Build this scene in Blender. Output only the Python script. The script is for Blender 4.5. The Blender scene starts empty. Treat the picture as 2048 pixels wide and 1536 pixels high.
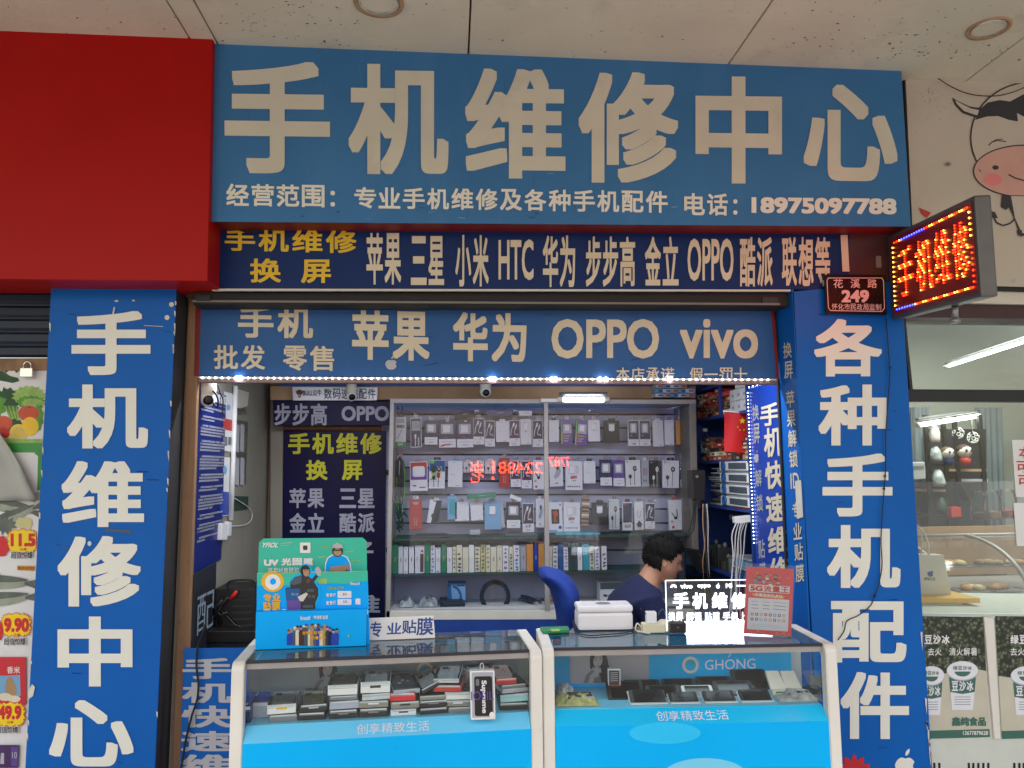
import bpy, bmesh, math, random
from mathutils import Vector as V, Matrix
random.seed(7)
sc = bpy.context.scene
C = sc.collection
# ---------------------------------------------------------------- camera, sky, sun, exposure
F = 1550.0
CAM = V((0.0, -3.2, 1.6))
YAW, PITCH, ROLL = math.radians(4.6), math.radians(6.1), math.radians(-0.53)
cf = V((math.sin(YAW)*math.cos(PITCH), math.cos(YAW)*math.cos(PITCH), math.sin(PITCH)))
r0 = V((math.cos(YAW), -math.sin(YAW), 0)); u0 = r0.cross(cf)
cr = math.cos(ROLL)*r0 + math.sin(ROLL)*u0
cu = -math.sin(ROLL)*r0 + math.cos(ROLL)*u0
cd = bpy.data.cameras.new('camera'); cam = bpy.data.objects.new('camera', cd); C.objects.link(cam)
m = Matrix((cr, cu, -cf)).transposed().to_4x4(); m.translation = CAM; cam.matrix_world = m
cd.sensor_width = 36; cd.lens = F/2048*36; cd.clip_start = 0.05; cd.clip_end = 500
sc.camera = cam
w = bpy.data.worlds.new('World'); sc.world = w; w.use_nodes = True
nt = w.node_tree; bg = nt.nodes['Background']
sky = nt.nodes.new('ShaderNodeTexSky'); sky.sky_type = 'NISHITA'; sky.sun_disc = False
SUN_EL, SUN_AZ = math.radians(62), math.radians(205)      # azimuth measured from +Y, clockwise
sky.sun_elevation = SUN_EL; sky.sun_rotation = SUN_AZ; sky.air_density = 1.6; sky.dust_density = 5.0; sky.ozone_density = 0.6
nt.links.new(sky.outputs[0], bg.inputs[0]); bg.inputs[1].default_value = 0.15
sl = bpy.data.lights.new('sun', 'SUN'); sl.energy = 1.3; sl.angle = math.radians(14); sl.color = (1, .97, .93)
so = bpy.data.objects.new('sun', sl); C.objects.link(so)
sd = V((math.sin(SUN_AZ)*math.cos(SUN_EL), math.cos(SUN_AZ)*math.cos(SUN_EL), math.sin(SUN_EL)))
so.rotation_euler = sd.to_track_quat('Z', 'Y').to_euler()
so.location = sd*30
sc.view_settings.view_transform = 'Standard'; sc.view_settings.look = 'None'
sc.view_settings.exposure = 1.15; sc.view_settings.gamma = 1.0
cy = sc.cycles; cy.use_denoising = True; cy.max_bounces = 8; cy.transparent_max_bounces = 16
cy.sample_clamp_indirect = 4.0; cy.caustics_reflective = False; cy.caustics_refractive = False

# ---------------------------------------------------------------- projection helpers
def ray(px, py): return cf + cr*((px-1024)/F) + cu*((768-py)/F)
class Plane:
    """a plane in the world; S(px,py,off) is the point of it seen at photo pixel px,py, lifted off along the normal"""
    def __init__(s, p, n): s.p = V(p); s.n = V(n).normalized()
    def __call__(s, px, py, off=0.0):
        d = ray(px, py); q = s.p + s.n*off
        return CAM + d*((q-CAM).dot(s.n)/d.dot(s.n))
class Frame:
    """local sheet: S(a,b,off) with a to the right 0..1, b downward 0..1"""
    def __init__(s, o, u, v, n=None): s.o = V(o); s.u = V(u); s.v = V(v); s.n = (V(n) if n else s.v.cross(s.u)).normalized()
    def __call__(s, a, b, off=0.0): return s.o + s.u*a + s.v*b + s.n*off
class Quad:
    """bilinear sheet through four corners tl,tr,br,bl; S(a,b,off)"""
    def __init__(s, tl, tr, br, bl): s.q = [V(p) for p in (tl, tr, br, bl)]; s.n = (s.q[3]-s.q[0]).cross(s.q[1]-s.q[0]).normalized()
    def __call__(s, a, b, off=0.0): tl, tr, br, bl = s.q; return tl*(1-a)*(1-b)+tr*a*(1-b)+br*a*b+bl*(1-a)*b+s.n*off
def YP(y): return Plane((0, y, 0), (0, -1, 0))
def P(px, py, y): return YP(y)(px, py)
def XPL(x): return Plane((x, 0, 0), (-1 if x > 0 else 1, 0, 0))
def ZP(z): return Plane((0, 0, z), (0, 0, 1))

# ---------------------------------------------------------------- materials
MAT = {}
def lin(c):
    c /= 255.0
    return c/12.92 if c <= 0.04045 else ((c+0.055)/1.055)**2.4
def L3(c): return tuple(lin(x) for x in c)
def mat(key, rgb, rough=.5, var=.10, vs=9.0, bump=0.0, bs=60.0, metal=0.0, emit=0.0, spec=.5, streak=None, ecol=None):
    m = bpy.data.materials.new(key); m.use_nodes = True; n = m.node_tree; b = n.nodes['Principled BSDF']
    b.inputs['Roughness'].default_value = rough; b.inputs['Metallic'].default_value = metal
    b.inputs['Specular IOR Level'].default_value = spec
    c = L3(rgb)
    b.inputs['Base Color'].default_value = (*c, 1)
    tc = n.nodes.new('ShaderNodeTexCoord')
    if var > 0:
        no = n.nodes.new('ShaderNodeTexNoise'); no.inputs['Scale'].default_value = vs; no.inputs['Detail'].default_value = 6
        mp = n.nodes.new('ShaderNodeMapping'); n.links.new(tc.outputs['Object'], mp.inputs[0]); n.links.new(mp.outputs[0], no.inputs['Vector'])
        if streak: mp.inputs['Scale'].default_value = streak
        rp = n.nodes.new('ShaderNodeMapRange'); rp.inputs[1].default_value = .3; rp.inputs[2].default_value = .7
        n.links.new(no.outputs[0], rp.inputs[0])
        mx = n.nodes.new('ShaderNodeMix'); mx.data_type = 'RGBA'
        mx.inputs[6].default_value = (*[x*(1-var) for x in c], 1); mx.inputs[7].default_value = (*[min(1, x*(1+var)+var*.01) for x in c], 1)
        n.links.new(rp.outputs[0], mx.inputs[0]); n.links.new(mx.outputs[2], b.inputs['Base Color'])
        r2 = n.nodes.new('ShaderNodeMapRange'); r2.inputs[3].default_value = max(.02, rough-.08); r2.inputs[4].default_value = min(1, rough+.12)
        n.links.new(no.outputs[0], r2.inputs[0]); n.links.new(r2.outputs[0], b.inputs['Roughness'])
    if bump > 0:
        nb = n.nodes.new('ShaderNodeTexNoise'); nb.inputs['Scale'].default_value = bs; nb.inputs['Detail'].default_value = 4
        n.links.new(tc.outputs['Object'], nb.inputs['Vector'])
        bp = n.nodes.new('ShaderNodeBump'); bp.inputs['Strength'].default_value = bump; bp.inputs['Distance'].default_value = .01
        n.links.new(nb.outputs[0], bp.inputs['Height']); n.links.new(bp.outputs[0], b.inputs['Normal'])
    if emit > 0:
        b.inputs['Emission Color'].default_value = (*L3(ecol or rgb), 1); b.inputs['Emission Strength'].default_value = emit
    MAT[key] = m
    return m
def stain(key, dark, scale, lo, hi, stretch=(1, 1, 1), amount=.8, detail=8):
    """adds a second layer of dirt of its own shape to a material"""
    m = MAT[key]; n = m.node_tree; b = n.nodes['Principled BSDF']; inp = b.inputs['Base Color']
    mx = n.nodes.new('ShaderNodeMix'); mx.data_type = 'RGBA'
    if inp.links: n.links.new(inp.links[0].from_socket, mx.inputs[6])
    else: mx.inputs[6].default_value = inp.default_value[:]
    mx.inputs[7].default_value = (*L3(dark), 1)
    tc = n.nodes.new('ShaderNodeTexCoord'); mp = n.nodes.new('ShaderNodeMapping'); mp.inputs['Scale'].default_value = stretch
    no = n.nodes.new('ShaderNodeTexNoise'); no.inputs['Scale'].default_value = scale; no.inputs['Detail'].default_value = detail
    no.inputs['Roughness'].default_value = .65
    rp = n.nodes.new('ShaderNodeMapRange'); rp.inputs[1].default_value = lo; rp.inputs[2].default_value = hi; rp.inputs[4].default_value = amount
    n.links.new(tc.outputs['Object'], mp.inputs[0]); n.links.new(mp.outputs[0], no.inputs['Vector']); n.links.new(no.outputs[0], rp.inputs[0])
    n.links.new(rp.outputs[0], mx.inputs[0]); n.links.new(mx.outputs[2], inp)
def glass(key, tint=(235, 245, 242), ior=1.5, rough=0.0, haze=0.0, hazecol=(200, 205, 210)):
    m = bpy.data.materials.new(key); m.use_nodes = True; n = m.node_tree; n.nodes.clear()
    out = n.nodes.new('ShaderNodeOutputMaterial'); tr = n.nodes.new('ShaderNodeBsdfTransparent'); tr.inputs[0].default_value = (*L3(tint), 1)
    gl = n.nodes.new('ShaderNodeBsdfGlossy'); gl.inputs['Roughness'].default_value = rough; gl.inputs[0].default_value = (1, 1, 1, 1)
    fr = n.nodes.new('ShaderNodeFresnel'); fr.inputs[0].default_value = ior
    mx = n.nodes.new('ShaderNodeMixShader'); n.links.new(fr.outputs[0], mx.inputs[0])
    src = tr.outputs[0]
    if haze > 0:
        df = n.nodes.new('ShaderNodeBsdfDiffuse'); df.inputs[0].default_value = (*L3(hazecol), 1)
        no = n.nodes.new('ShaderNodeTexNoise'); no.inputs['Scale'].default_value = 5; no.inputs['Detail'].default_value = 8
        tc = n.nodes.new('ShaderNodeTexCoord'); n.links.new(tc.outputs['Object'], no.inputs['Vector'])
        rp = n.nodes.new('ShaderNodeMapRange'); rp.inputs[1].default_value = .3; rp.inputs[2].default_value = .8; rp.inputs[3].default_value = haze*.4; rp.inputs[4].default_value = haze
        n.links.new(no.outputs[0], rp.inputs[0])
        m2 = n.nodes.new('ShaderNodeMixShader'); n.links.new(rp.outputs[0], m2.inputs[0]); n.links.new(tr.outputs[0], m2.inputs[1]); n.links.new(df.outputs[0], m2.inputs[2]); src = m2.outputs[0]
    n.links.new(src, mx.inputs[1]); n.links.new(gl.outputs[0], mx.inputs[2]); n.links.new(mx.outputs[0], out.inputs[0])
    MAT[key] = m

# ---------------------------------------------------------------- text outlines (Blender's own font)
_tc = {}
def glyphs(s, res=3):
    """triangles of a string, normalised to its own bounding box; returns (verts, tris, w_em, h_em)"""
    k = (s, res)
    if k in _tc: return _tc[k]
    c = bpy.data.curves.new('t', 'FONT'); c.body = s; c.size = 1; c.fill_mode = 'FRONT'; c.resolution_u = res
    o = bpy.data.objects.new('t', c); C.objects.link(o)
    bpy.context.view_layer.update()
    me = bpy.data.meshes.new_from_object(o.evaluated_get(bpy.context.evaluated_depsgraph_get()))
    vs = [(v.co.x, v.co.y) for v in me.vertices]; fs = [tuple(p.vertices) for p in me.polygons]
    bpy.data.objects.remove(o); bpy.data.curves.remove(c); bpy.data.meshes.remove(me)
    x0 = min(v[0] for v in vs); x1 = max(v[0] for v in vs); y0 = min(v[1] for v in vs); y1 = max(v[1] for v in vs)
    W, H = max(x1-x0, 1e-4), max(y1-y0, 1e-4)
    r = ([((x-x0)/W, (y-y0)/H) for x, y in vs], fs, W, H); _tc[k] = r
    return r

# ---------------------------------------------------------------- mesh builder
class MB:
    def __init__(s): s.v = []; s.f = []; s.mi = []; s.mats = []; s.sm = []
    def mid(s, k):
        if k not in s.mats: s.mats.append(k)
        return s.mats.index(k)
    def face(s, pts, k, smooth=False):
        b = len(s.v); s.v += [V(p) for p in pts]; s.f.append(tuple(range(b, b+len(pts)))); s.mi.append(s.mid(k)); s.sm.append(smooth)
        return s
    def mesh(s, vs, fs, k, smooth=False):
        b = len(s.v); s.v += [V(p) for p in vs]; i = s.mid(k)
        for f in fs: s.f.append(tuple(b+x for x in f)); s.mi.append(i); s.sm.append(smooth)
        return s
    def hexa(s, a, k, bev=0.0, kf=None):
        """8 corners: 0-3 near face (tl,tr,br,bl), 4-7 far face"""
        a = [V(p) for p in a]
        F6 = [(0, 3, 2, 1), (4, 5, 6, 7), (0, 1, 5, 4), (1, 2, 6, 5), (2, 3, 7, 6), (3, 0, 4, 7)]
        if bev <= 0:
            s.mesh(a, F6[1:], k); s.mesh(a, F6[:1], kf or k); return s
        bm = bmesh.new(); vv = [bm.verts.new(p) for p in a]
        for f in F6: bm.faces.new([vv[i] for i in f])
        bmesh.ops.recalc_face_normals(bm, faces=bm.faces)
        bmesh.ops.bevel(bm, geom=list(bm.edges), offset=bev, segments=2, affect='EDGES', profile=.6)
        bm.verts.ensure_lookup_table(); bm.verts.index_update()
        s.mesh([v.co.copy() for v in bm.verts], [tuple(v.index for v in f.verts) for f in bm.faces], k); bm.free()
        return s
    def box(s, x0, x1, y0, y1, z0, z1, k, bev=0.0):
        return s.hexa([(x0, y0, z1), (x1, y0, z1), (x1, y0, z0), (x0, y0, z0), (x0, y1, z1), (x1, y1, z1), (x1, y1, z0), (x0, y1, z0)], k, bev)
    def obox(s, c, ax, ay, az, k, bev=0.0, kf=None):
        """box with centre c and half axes; -ay is the near face"""
        c, ax, ay, az = V(c), V(ax), V(ay), V(az)
        return s.hexa([c-ax-ay+az, c+ax-ay+az, c+ax-ay-az, c-ax-ay-az, c-ax+ay+az, c+ax+ay+az, c+ax+ay-az, c-ax+ay-az], k, bev, kf)
    def slab(s, S, quad, k, depth, bev=0.0, kf=None, off=0.0):
        """board whose front is the quad (tl,tr,br,bl in S coordinates), thickness depth behind it"""
        return s.hexa([S(x, y, off) for x, y in quad] + [S(x, y, off)-S.n*depth for x, y in quad], k, bev, kf)
    def poly(s, S, pts, k, off=.002): return s.face([S(x, y, off) for x, y in pts], k)
    def qd(s, S, x0, y0, x1, y1, k, off=.002): return s.poly(S, [(x0, y0), (x1, y0), (x1, y1), (x0, y1)], k, off)
    def ell(s, S, cx, cy_, rx, ry, k, off=.002, n=20, rot=0.0, a0=0.0, a1=2*math.pi):
        pts = []
        for i in range(n):
            a = a0+(a1-a0)*i/(n if abs(a1-a0-2*math.pi) < 1e-6 else n-1)
            x, y = rx*math.cos(a), ry*math.sin(a)
            pts.append((cx+x*math.cos(rot)-y*math.sin(rot), cy_+x*math.sin(rot)+y*math.cos(rot)))
        return s.poly(S, pts, k, off)
    def rrect(s, S, x0, y0, x1, y1, rx, ry, k, off=.002):
        pts = []
        for cx, cy_, a in ((x1-rx, y0+ry, -90), (x1-rx, y1-ry, 0), (x0+rx, y1-ry, 90), (x0+rx, y0+ry, 180)):
            for i in range(5):
                t = math.radians(a+i*22.5); pts.append((cx+rx*math.cos(t), cy_+ry*math.sin(t)))
        return s.poly(S, pts, k, off)
    def line(s, S, pts, wd, k, off=.002, asp=1.0):
        """stroke of width wd along pts (S coordinates; asp = height/width of the unit square for local frames)"""
        for (xa, ya), (xb, yb) in zip(pts, pts[1:]):
            dx, dy = xb-xa, (yb-ya)*asp; l = math.hypot(dx, dy) or 1e-6
            nx, ny = -dy/l*wd/2, dx/l*wd/2/asp
            s.poly(S, [(xa+nx, ya+ny), (xb+nx, yb+ny), (xb-nx, yb-ny), (xa-nx, ya-ny)], k, off)
            off += 2e-5
        return s
    def text(s, S, t, q, k, bold=.028, off=.003, res=3, shear=0.0):
        """string fitted into q = (x0,y0,x1,y1) or four corners tl,tr,br,bl"""
        if len(q) == 4 and not hasattr(q[0], '__len__'): q = ((q[0], q[1]), (q[2], q[1]), (q[2], q[3]), (q[0], q[3]))
        vs, fs, w_, h_ = glyphs(t, res)
        bx, by = bold/(w_+2*bold), bold/(h_+2*bold)
        sh = [(0, 0)] if bold <= 0 else [(-1, -1), (1, 1), (-1, 1), (1, -1), (0, 0)]
        if bold >= .02: sh = [(a, b) for a in (-1, -.5, 0, .5, 1) for b in (-1, -.5, 0, .5, 1) if max(abs(a), abs(b)) == 1]+[(0, 0)]
        (ax, ay), (bx_, by_), (cx, cy_), (dx, dy) = q
        for i, (ox, oy) in enumerate(sh):
            out = []
            for x, y in vs:
                X = bx + x*(1-2*bx) + ox*bx; Y = by + y*(1-2*by) + oy*by; X += shear*(Y-.5)
                tx = ax+(bx_-ax)*X; ty = ay+(by_-ay)*X; lx = dx+(cx-dx)*X; ly = dy+(cy_-dy)*X
                out.append(S(lx+(tx-lx)*Y, ly+(ty-ly)*Y, off+i*4e-5))
            s.mesh(out, fs, k)
        return s
    def tube(s, pts, r, k, n=8, cap=True, smooth=True, closed=False):
        pts = [V(p) for p in pts]; N = len(pts); b = len(s.v); mi = s.mid(k); prev = None
        for i, p in enumerate(pts):
            if closed: t = (pts[(i+1) % N]-pts[i-1])
            else: t = (pts[min(i+1, N-1)]-pts[max(i-1, 0)])
            t = t.normalized() if t.length > 1e-9 else V((0, 0, 1))
            if prev is None:
                a = V((0, 0, 1)) if abs(t.z) < .9 else V((1, 0, 0)); prev = t.cross(a).normalized()
            prev = (prev-t*prev.dot(t)); prev = prev.normalized() if prev.length > 1e-9 else t.orthogonal().normalized()
            q = t.cross(prev); rr = r[i] if hasattr(r, '__len__') else r
            for j in range(n):
                a = 2*math.pi*j/n; s.v.append(p+prev*(rr*math.cos(a))+q*(rr*math.sin(a)))
        for i in range(N if closed else N-1):
            i2 = (i+1) % N
            for j in range(n):
                s.f.append((b+i*n+j, b+i*n+(j+1) % n, b+i2*n+(j+1) % n, b+i2*n+j)); s.mi.append(mi); s.sm.append(smooth)
        if cap and not closed:
            s.f.append(tuple(b+j for j in range(n))[::-1]); s.mi.append(mi); s.sm.append(False)
            s.f.append(tuple(b+(N-1)*n+j for j in range(n))); s.mi.append(mi); s.sm.append(False)
        return s
    def lathe(s, c, prof, k, n=20, axis=(0, 0, 1), smooth=True):
        """prof: (radius, height) pairs about axis through c"""
        c = V(c); a = V(axis).normalized(); p = a.orthogonal().normalized(); q = a.cross(p); b = len(s.v); mi = s.mid(k)
        for r, h in prof:
            for j in range(n):
                t = 2*math.pi*j/n; s.v.append(c+a*h+p*(r*math.cos(t))+q*(r*math.sin(t)))
        for i in range(len(prof)-1):
            for j in range(n):
                s.f.append((b+i*n+j, b+i*n+(j+1) % n, b+(i+1)*n+(j+1) % n, b+(i+1)*n+j)); s.mi.append(mi); s.sm.append(smooth)
        s.f.append(tuple(b+j for j in range(n))[::-1]); s.mi.append(mi); s.sm.append(False)
        s.f.append(tuple(b+(len(prof)-1)*n+j for j in range(n))); s.mi.append(mi); s.sm.append(False)
        return s
    def build(s, name, parent=None, base=None):
        me = bpy.data.meshes.new(name)
        o = bpy.data.objects.new(name, me); C.objects.link(o)
        q = parent; org = V((0, 0, 0))
        while q is not None: org += q.location; q = q.parent
        if parent is not None: o.parent = parent
        if base is not None: o.location = V(base)-org; org = V(base)
        me.from_pydata([tuple(v-org) for v in s.v], [], s.f)
        for k in s.mats: me.materials.append(MAT[k])
        me.polygons.foreach_set('material_index', s.mi); me.polygons.foreach_set('use_smooth', s.sm)
        me.update()
        return o
LAB = {}
def tag(o, label=None, cat=None, group=None, kind=None):
    if label: o['label'] = label; LAB.setdefault(label, []).append(o.name)
    if cat: o['category'] = cat
    if group: o['group'] = group
    if kind: o['kind'] = kind
    return o
def thing(name, label, cat, loc, group=None):
    o = bpy.data.objects.new(name, None); C.objects.link(o); o.location = V(loc); o.empty_display_size = .05
    return tag(o, label, cat, group)
def solo(mb, name, label, cat, base=None, group=None):
    """a thing that is one mesh, its origin at its base"""
    if base is None:
        n = len(mb.v); base = V((sum(v.x for v in mb.v)/n, sum(v.y for v in mb.v)/n, min(v.z for v in mb.v)))
    return tag(mb.build(name, None, base), label, cat, group)
def curve(pts, n=24):
    """smooth path through points (Catmull-Rom)"""
    pts = [V(p) for p in pts]; out = []; N = len(pts)
    for i in range(N-1):
        p0, p1, p2, p3 = pts[max(i-1, 0)], pts[i], pts[i+1], pts[min(i+2, N-1)]
        m_ = max(2, n//(N-1))
        for j in range(m_):
            t = j/m_; out.append(.5*((2*p1)+(p2-p0)*t+(2*p0-5*p1+4*p2-p3)*t*t+(3*p1-p0-3*p2+p3)*t**3))
    out.append(pts[-1]); return out
def blob(u, v, w_): return math.sin(u*7.3+w_*3.1)*math.cos(v*5.1-w_*2.3)+.5*math.sin(u*13.7+v*11.3+w_)
# ---------------------------------------------------------------- palette
mat('ceil', (218, 207, 186), .85, .06, 3, .15, 40); stain('ceil', (110, 96, 80), 2.2, .56, .80, amount=.40); stain('ceil', (60, 50, 42), 26, .66, .74, (1, 2.5, 1), .7, 5)
mat('dark', (30, 28, 27), .7, .2); mat('black', (14, 14, 15), .45, .15); mat('blackgloss', (8, 8, 10), .12, 0); mat('charcoal', (44, 44, 46), .6, .2)
mat('groove', (88, 62, 44), .9, .2)
mat('pave', (140, 142, 138), .8, .12, 2, .2, 30); stain('pave', (90, 80, 72), 3, .5, .75, amount=.5)
mat('red', (170, 12, 8), .42, .06, 2.2, spec=.2); stain('red', (120, 26, 24), 2.0, .45, .8, amount=.25)
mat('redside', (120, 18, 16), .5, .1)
mat('signblue', (58, 116, 168), .40, .07, 3, .10, 7, spec=.25); stain('signblue', (92, 140, 190), 1.6, .52, .82, (3.0, 1, .35), .40); stain('signblue', (34, 52, 82), 5, .62, .8, (5, 1, .6), .45)
mat('pillarblue', (2, 94, 180), .42, .06, 3, .06, 6, spec=.22); stain('pillarblue', (30, 56, 100), 2.2, .60, .76, (.5, 1, 1.6), .35, 10)
mat('navy', (12, 42, 96), .42, .1, 4, .08, 9, spec=.2)
mat('shutblue', (44, 92, 150), .5, .08, 2, .10, 7, spec=.25); stain('shutblue', (90, 120, 160), 1.5, .5, .8, (2, 1, .5), .3)
mat('deepnavy', (13, 11, 60), .36, .1, 4, .08, 8, spec=.18)
mat('noticeblue', (12, 34, 110), .35, .1, 4, .08, 9, spec=.3); mat('shoulder', (110, 208, 250), .2, .03, 2, spec=.3); mat('bannerblue', (10, 62, 170), .22, .08, 4, .08, 9)
mat('vinyl', (216, 204, 178), .5, .05, 4, spec=.3); mat('vinyldim', (206, 203, 186), .55, .06, 4, spec=.25); stain('vinyldim', (150, 136, 108), 3.5, .55, .8, amount=.35); stain('vinyl', (170, 150, 120), 3.5, .55, .8, amount=.35)  # big sign letters: aged beige, also toned down for weaker light up high
mat('vinylwhite', (230, 229, 217), .5, .04, 4); stain('vinylwhite', (190, 180, 160), 3, .58, .8, amount=.3)
mat('yellow', (226, 186, 30), .5, .08, 6); mat('yellow2', (206, 204, 30), .5, .08, 6)
mat('silverletter', (170, 170, 186), .5, .08)
mat('wood', (150, 116, 86), .7, .18, 5, .2, 30, streak=(8, 8, .6)); stain('wood', (70, 58, 46), 4, .55, .75, amount=.6)
mat('railpink', (120, 98, 90), .6, .12)
mat('steel', (150, 150, 150), .35, .15, metal=.8); mat('chrome', (220, 220, 220), .12, 0, metal=1.0)
mat('alu', (158, 153, 150), .45, .08, metal=.2); mat('alu_dull', (120, 116, 110), .5, .1, metal=.3)
mat('white', (232, 231, 228), .45, .03); mat('whitegloss', (238, 236, 240), .2, .01); mat('offwhite', (214, 208, 194), .6, .06)
mat('framewhite', (226, 222, 212), .45, .05, 6); stain('framewhite', (150, 126, 92), 5, .62, .75, amount=.55)
mat('grey', (120, 120, 122), .6, .1); mat('lightgrey', (180, 180, 184), .6, .06); mat('slate', (70, 82, 92), .5, .1)
mat('wallgrey', (142, 138, 124), .85, .08, 3, .1, 40); stain('wallgrey', (110, 100, 84), 2.5, .5, .75, amount=.45)
mat('walldark', (120, 110, 96), .85, .1, 3); mat('backwall', (150, 134, 112), .8, .1, 3); stain('backwall', (84, 72, 60), 4, .55, .75, amount=.5)
mat('slat', (182, 184, 208), .6, .05, 3); mat('slatgroove', (52, 44, 44), .7, .1)
mat('shelfblue', (28, 64, 140), .45, .1, 5); mat('cyan', (0, 180, 250), .30, .03, 2, spec=.15); stain('cyan', (20, 120, 190), 3, .6, .8, (2, 1, .6), .25)
mat('cyanlight', (20, 196, 252), .22, .03, 2); mat('cyanpale', (116, 206, 238), .35, .02)
mat('greyback', (146, 162, 174), .5, .08); mat('teal', (44, 190, 160), .4, .03); mat('skyblue', (0, 172, 252), .4, .03, spec=.15)
mat('green', (40, 130, 84), .5, .08); mat('lime', (90, 200, 50), .5, .05); mat('orange', (220, 150, 60), .5, .06); mat('redbox', (190, 52, 46), .5, .08); mat('darkgreen', (38, 66, 52), .6, .1)
mat('purple', (96, 70, 150), .3, .1); mat('cream', (222, 216, 188), .6, .06); mat('paleyellow', (206, 200, 140), .6, .06); mat('lightblue', (120, 170, 208), .4, .06); mat('tealbox', (50, 160, 176), .4, .06)
mat('packnavy', (34, 40, 84), .25, .08); mat('packwhite', (226, 226, 232), .3, .03); mat('packgrey', (170, 174, 186), .3, .05); mat('ink', (50, 50, 56), .6, 0); mat('blueink', (40, 74, 150), .6, 0); mat('redink', (196, 60, 40), .6, 0)
mat('brown', (96, 66, 46), .6, .15); mat('maroon', (64, 32, 34), .5, .2); mat('orangebox', (170, 92, 62), .7, .2, 20); mat('tan', (176, 140, 104), .7, .12)
mat('rubber', (20, 20, 22), .5, .1); mat('cablewhite', (220, 220, 216), .5, .03); mat('cablegrey', (90, 80, 76), .6, .1)
mat('skin', (176, 128, 100), .5, .06, 12); mat('hair', (12, 11, 11), .7, .2, 60, .3, 160, spec=.2); mat('shirt', (15, 24, 66), .85, .12, 14, .3, 120); mat('trouser', (36, 38, 46), .9, .1)
mat('lips', (168, 104, 92), .5, 0); mat('chairblue', (16, 54, 140), .8, .14, 10, .5, 30)
mat('flyerred', (228, 70, 74), .5, .05); mat('bagolive', (178, 176, 104), .35, .25, 30); mat('flagred', (206, 30, 34), .6, .05); mat('flagyellow', (240, 200, 40), .6, 0); mat('mint', (150, 206, 206), .4, .05); mat('marble', (200, 206, 214), .3, .3, 60)
mat('pink', (206, 160, 148), .6, .06); mat('blush', (224, 130, 130), .6, 0); mat('boardwhite', (196, 186, 172), .6, .05, 3); stain('boardwhite', (110, 96, 84), 9, .66, .78, amount=.6); stain('boardwhite', (150, 136, 120), 2, .5, .8, amount=.3)
mat('yellowtape', (232, 176, 30), .5, .05); mat('leaf', (88, 150, 50), .5, .25, 30, .3, 60); mat('leafdark', (30, 74, 36), .5, .3, 40); mat('leafpale', (150, 186, 96), .5, .2, 30)
mat('fruitred', (196, 74, 40), .4, .25, 10); mat('lemon', (240, 196, 40), .4, .1, 14); mat('fish', (150, 158, 140), .4, .25, 18); mat('fishdark', (92, 100, 92), .4, .3, 18); mat('tarp', (176, 178, 170), .6, .08, 3, .3, 6)
mat('posterwhite', (226, 226, 226), .4, .04); mat('postergreen', (60, 150, 66), .4, .06); mat('burst', (246, 214, 20), .4, .03); mat('pricered', (206, 30, 40), .4, .04); mat('packred', (206, 36, 50), .35, .06); mat('winepurple', (70, 40, 96), .4, .1)
mat('shutter', (26, 38, 56), .45, .15, 5); mat('roomgrey', (178, 182, 176), .8, .05, 2); stain('roomgrey', (150, 152, 148), 3, .5, .8, (1, 1, 3), .5)
mat('curtain', (96, 106, 112), .7, .1); mat('beanpaper', (198, 193, 174), .6, .06); stain('beanpaper', (196, 186, 140), 2.5, .5, .8, amount=.5); mat('cupgreen', (60, 106, 92), .5, .08); mat('cabinetwhite', (206, 210, 200), .5, .04)
mat('plush', (212, 204, 196), .9, .05, 30, .4, 90); mat('food', (200, 140, 70), .6, .35, 14); mat('foodpale', (226, 200, 140), .6, .2, 10)
mat('tube', (240, 246, 255), .5, 0, emit=14, ecol=(236, 243, 255)); mat('tube2', (244, 250, 246), .5, 0, emit=9, ecol=(240, 250, 244)); mat('ledwhite', (240, 244, 255), .5, 0, emit=11, ecol=(226, 234, 255))
mat('ledred', (255, 40, 14), .5, 0, emit=4.2, ecol=(255, 40, 10)); mat('ledsmall', (240, 244, 255), .5, 0, emit=7, ecol=(226, 234, 255)); mat('ledyellow', (255, 190, 60), .5, 0, emit=4, ecol=(255, 186, 66)); mat('ledblue', (40, 60, 255), .5, 0, emit=8, ecol=(40, 56, 255))
mat('ledface', (22, 4, 6), .3, 0, emit=.03, ecol=(255, 14, 8)); mat('ledcase', (96, 92, 90), .4, .15, metal=.4)
mat('acrylglow', (240, 248, 255), .4, 0, emit=1.1, ecol=(236, 244, 255)); mat('acryllamp', (240, 248, 255), .4, 0, emit=2.6, ecol=(236, 244, 255)); mat('acryledge', (230, 240, 255), .4, 0, emit=.9, ecol=(226, 238, 255)); mat('lampglass', (206, 206, 200), .2, .05)
mat('plate', (18, 9, 15), .35, .1, spec=.2); mat('plateline', (226, 186, 180), .4, .03)
mat('deskdark', (30, 34, 44), .5, .2); mat('petalred', (196, 30, 40), .45, .05); mat('clearplastic', (200, 206, 208), .15, .1, 20); mat('bagcrease', (170, 176, 176), .2, .35, 25, .8, 30)
glass('glass', (247, 251, 250), 1.45); glass('glasstop', (226, 242, 242), 1.75); glass('doorglass', (240, 241, 244), 1.6, 0, .05, (150, 150, 160)); glass('acryl', (250, 252, 253), 1.4, .05, .02, (220, 230, 240)); glass('clear', (250, 251, 252), 1.35, .06, .03)
glass('shopglass', (230, 236, 230), 1.5, 0, .16, (196, 198, 188))
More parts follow.
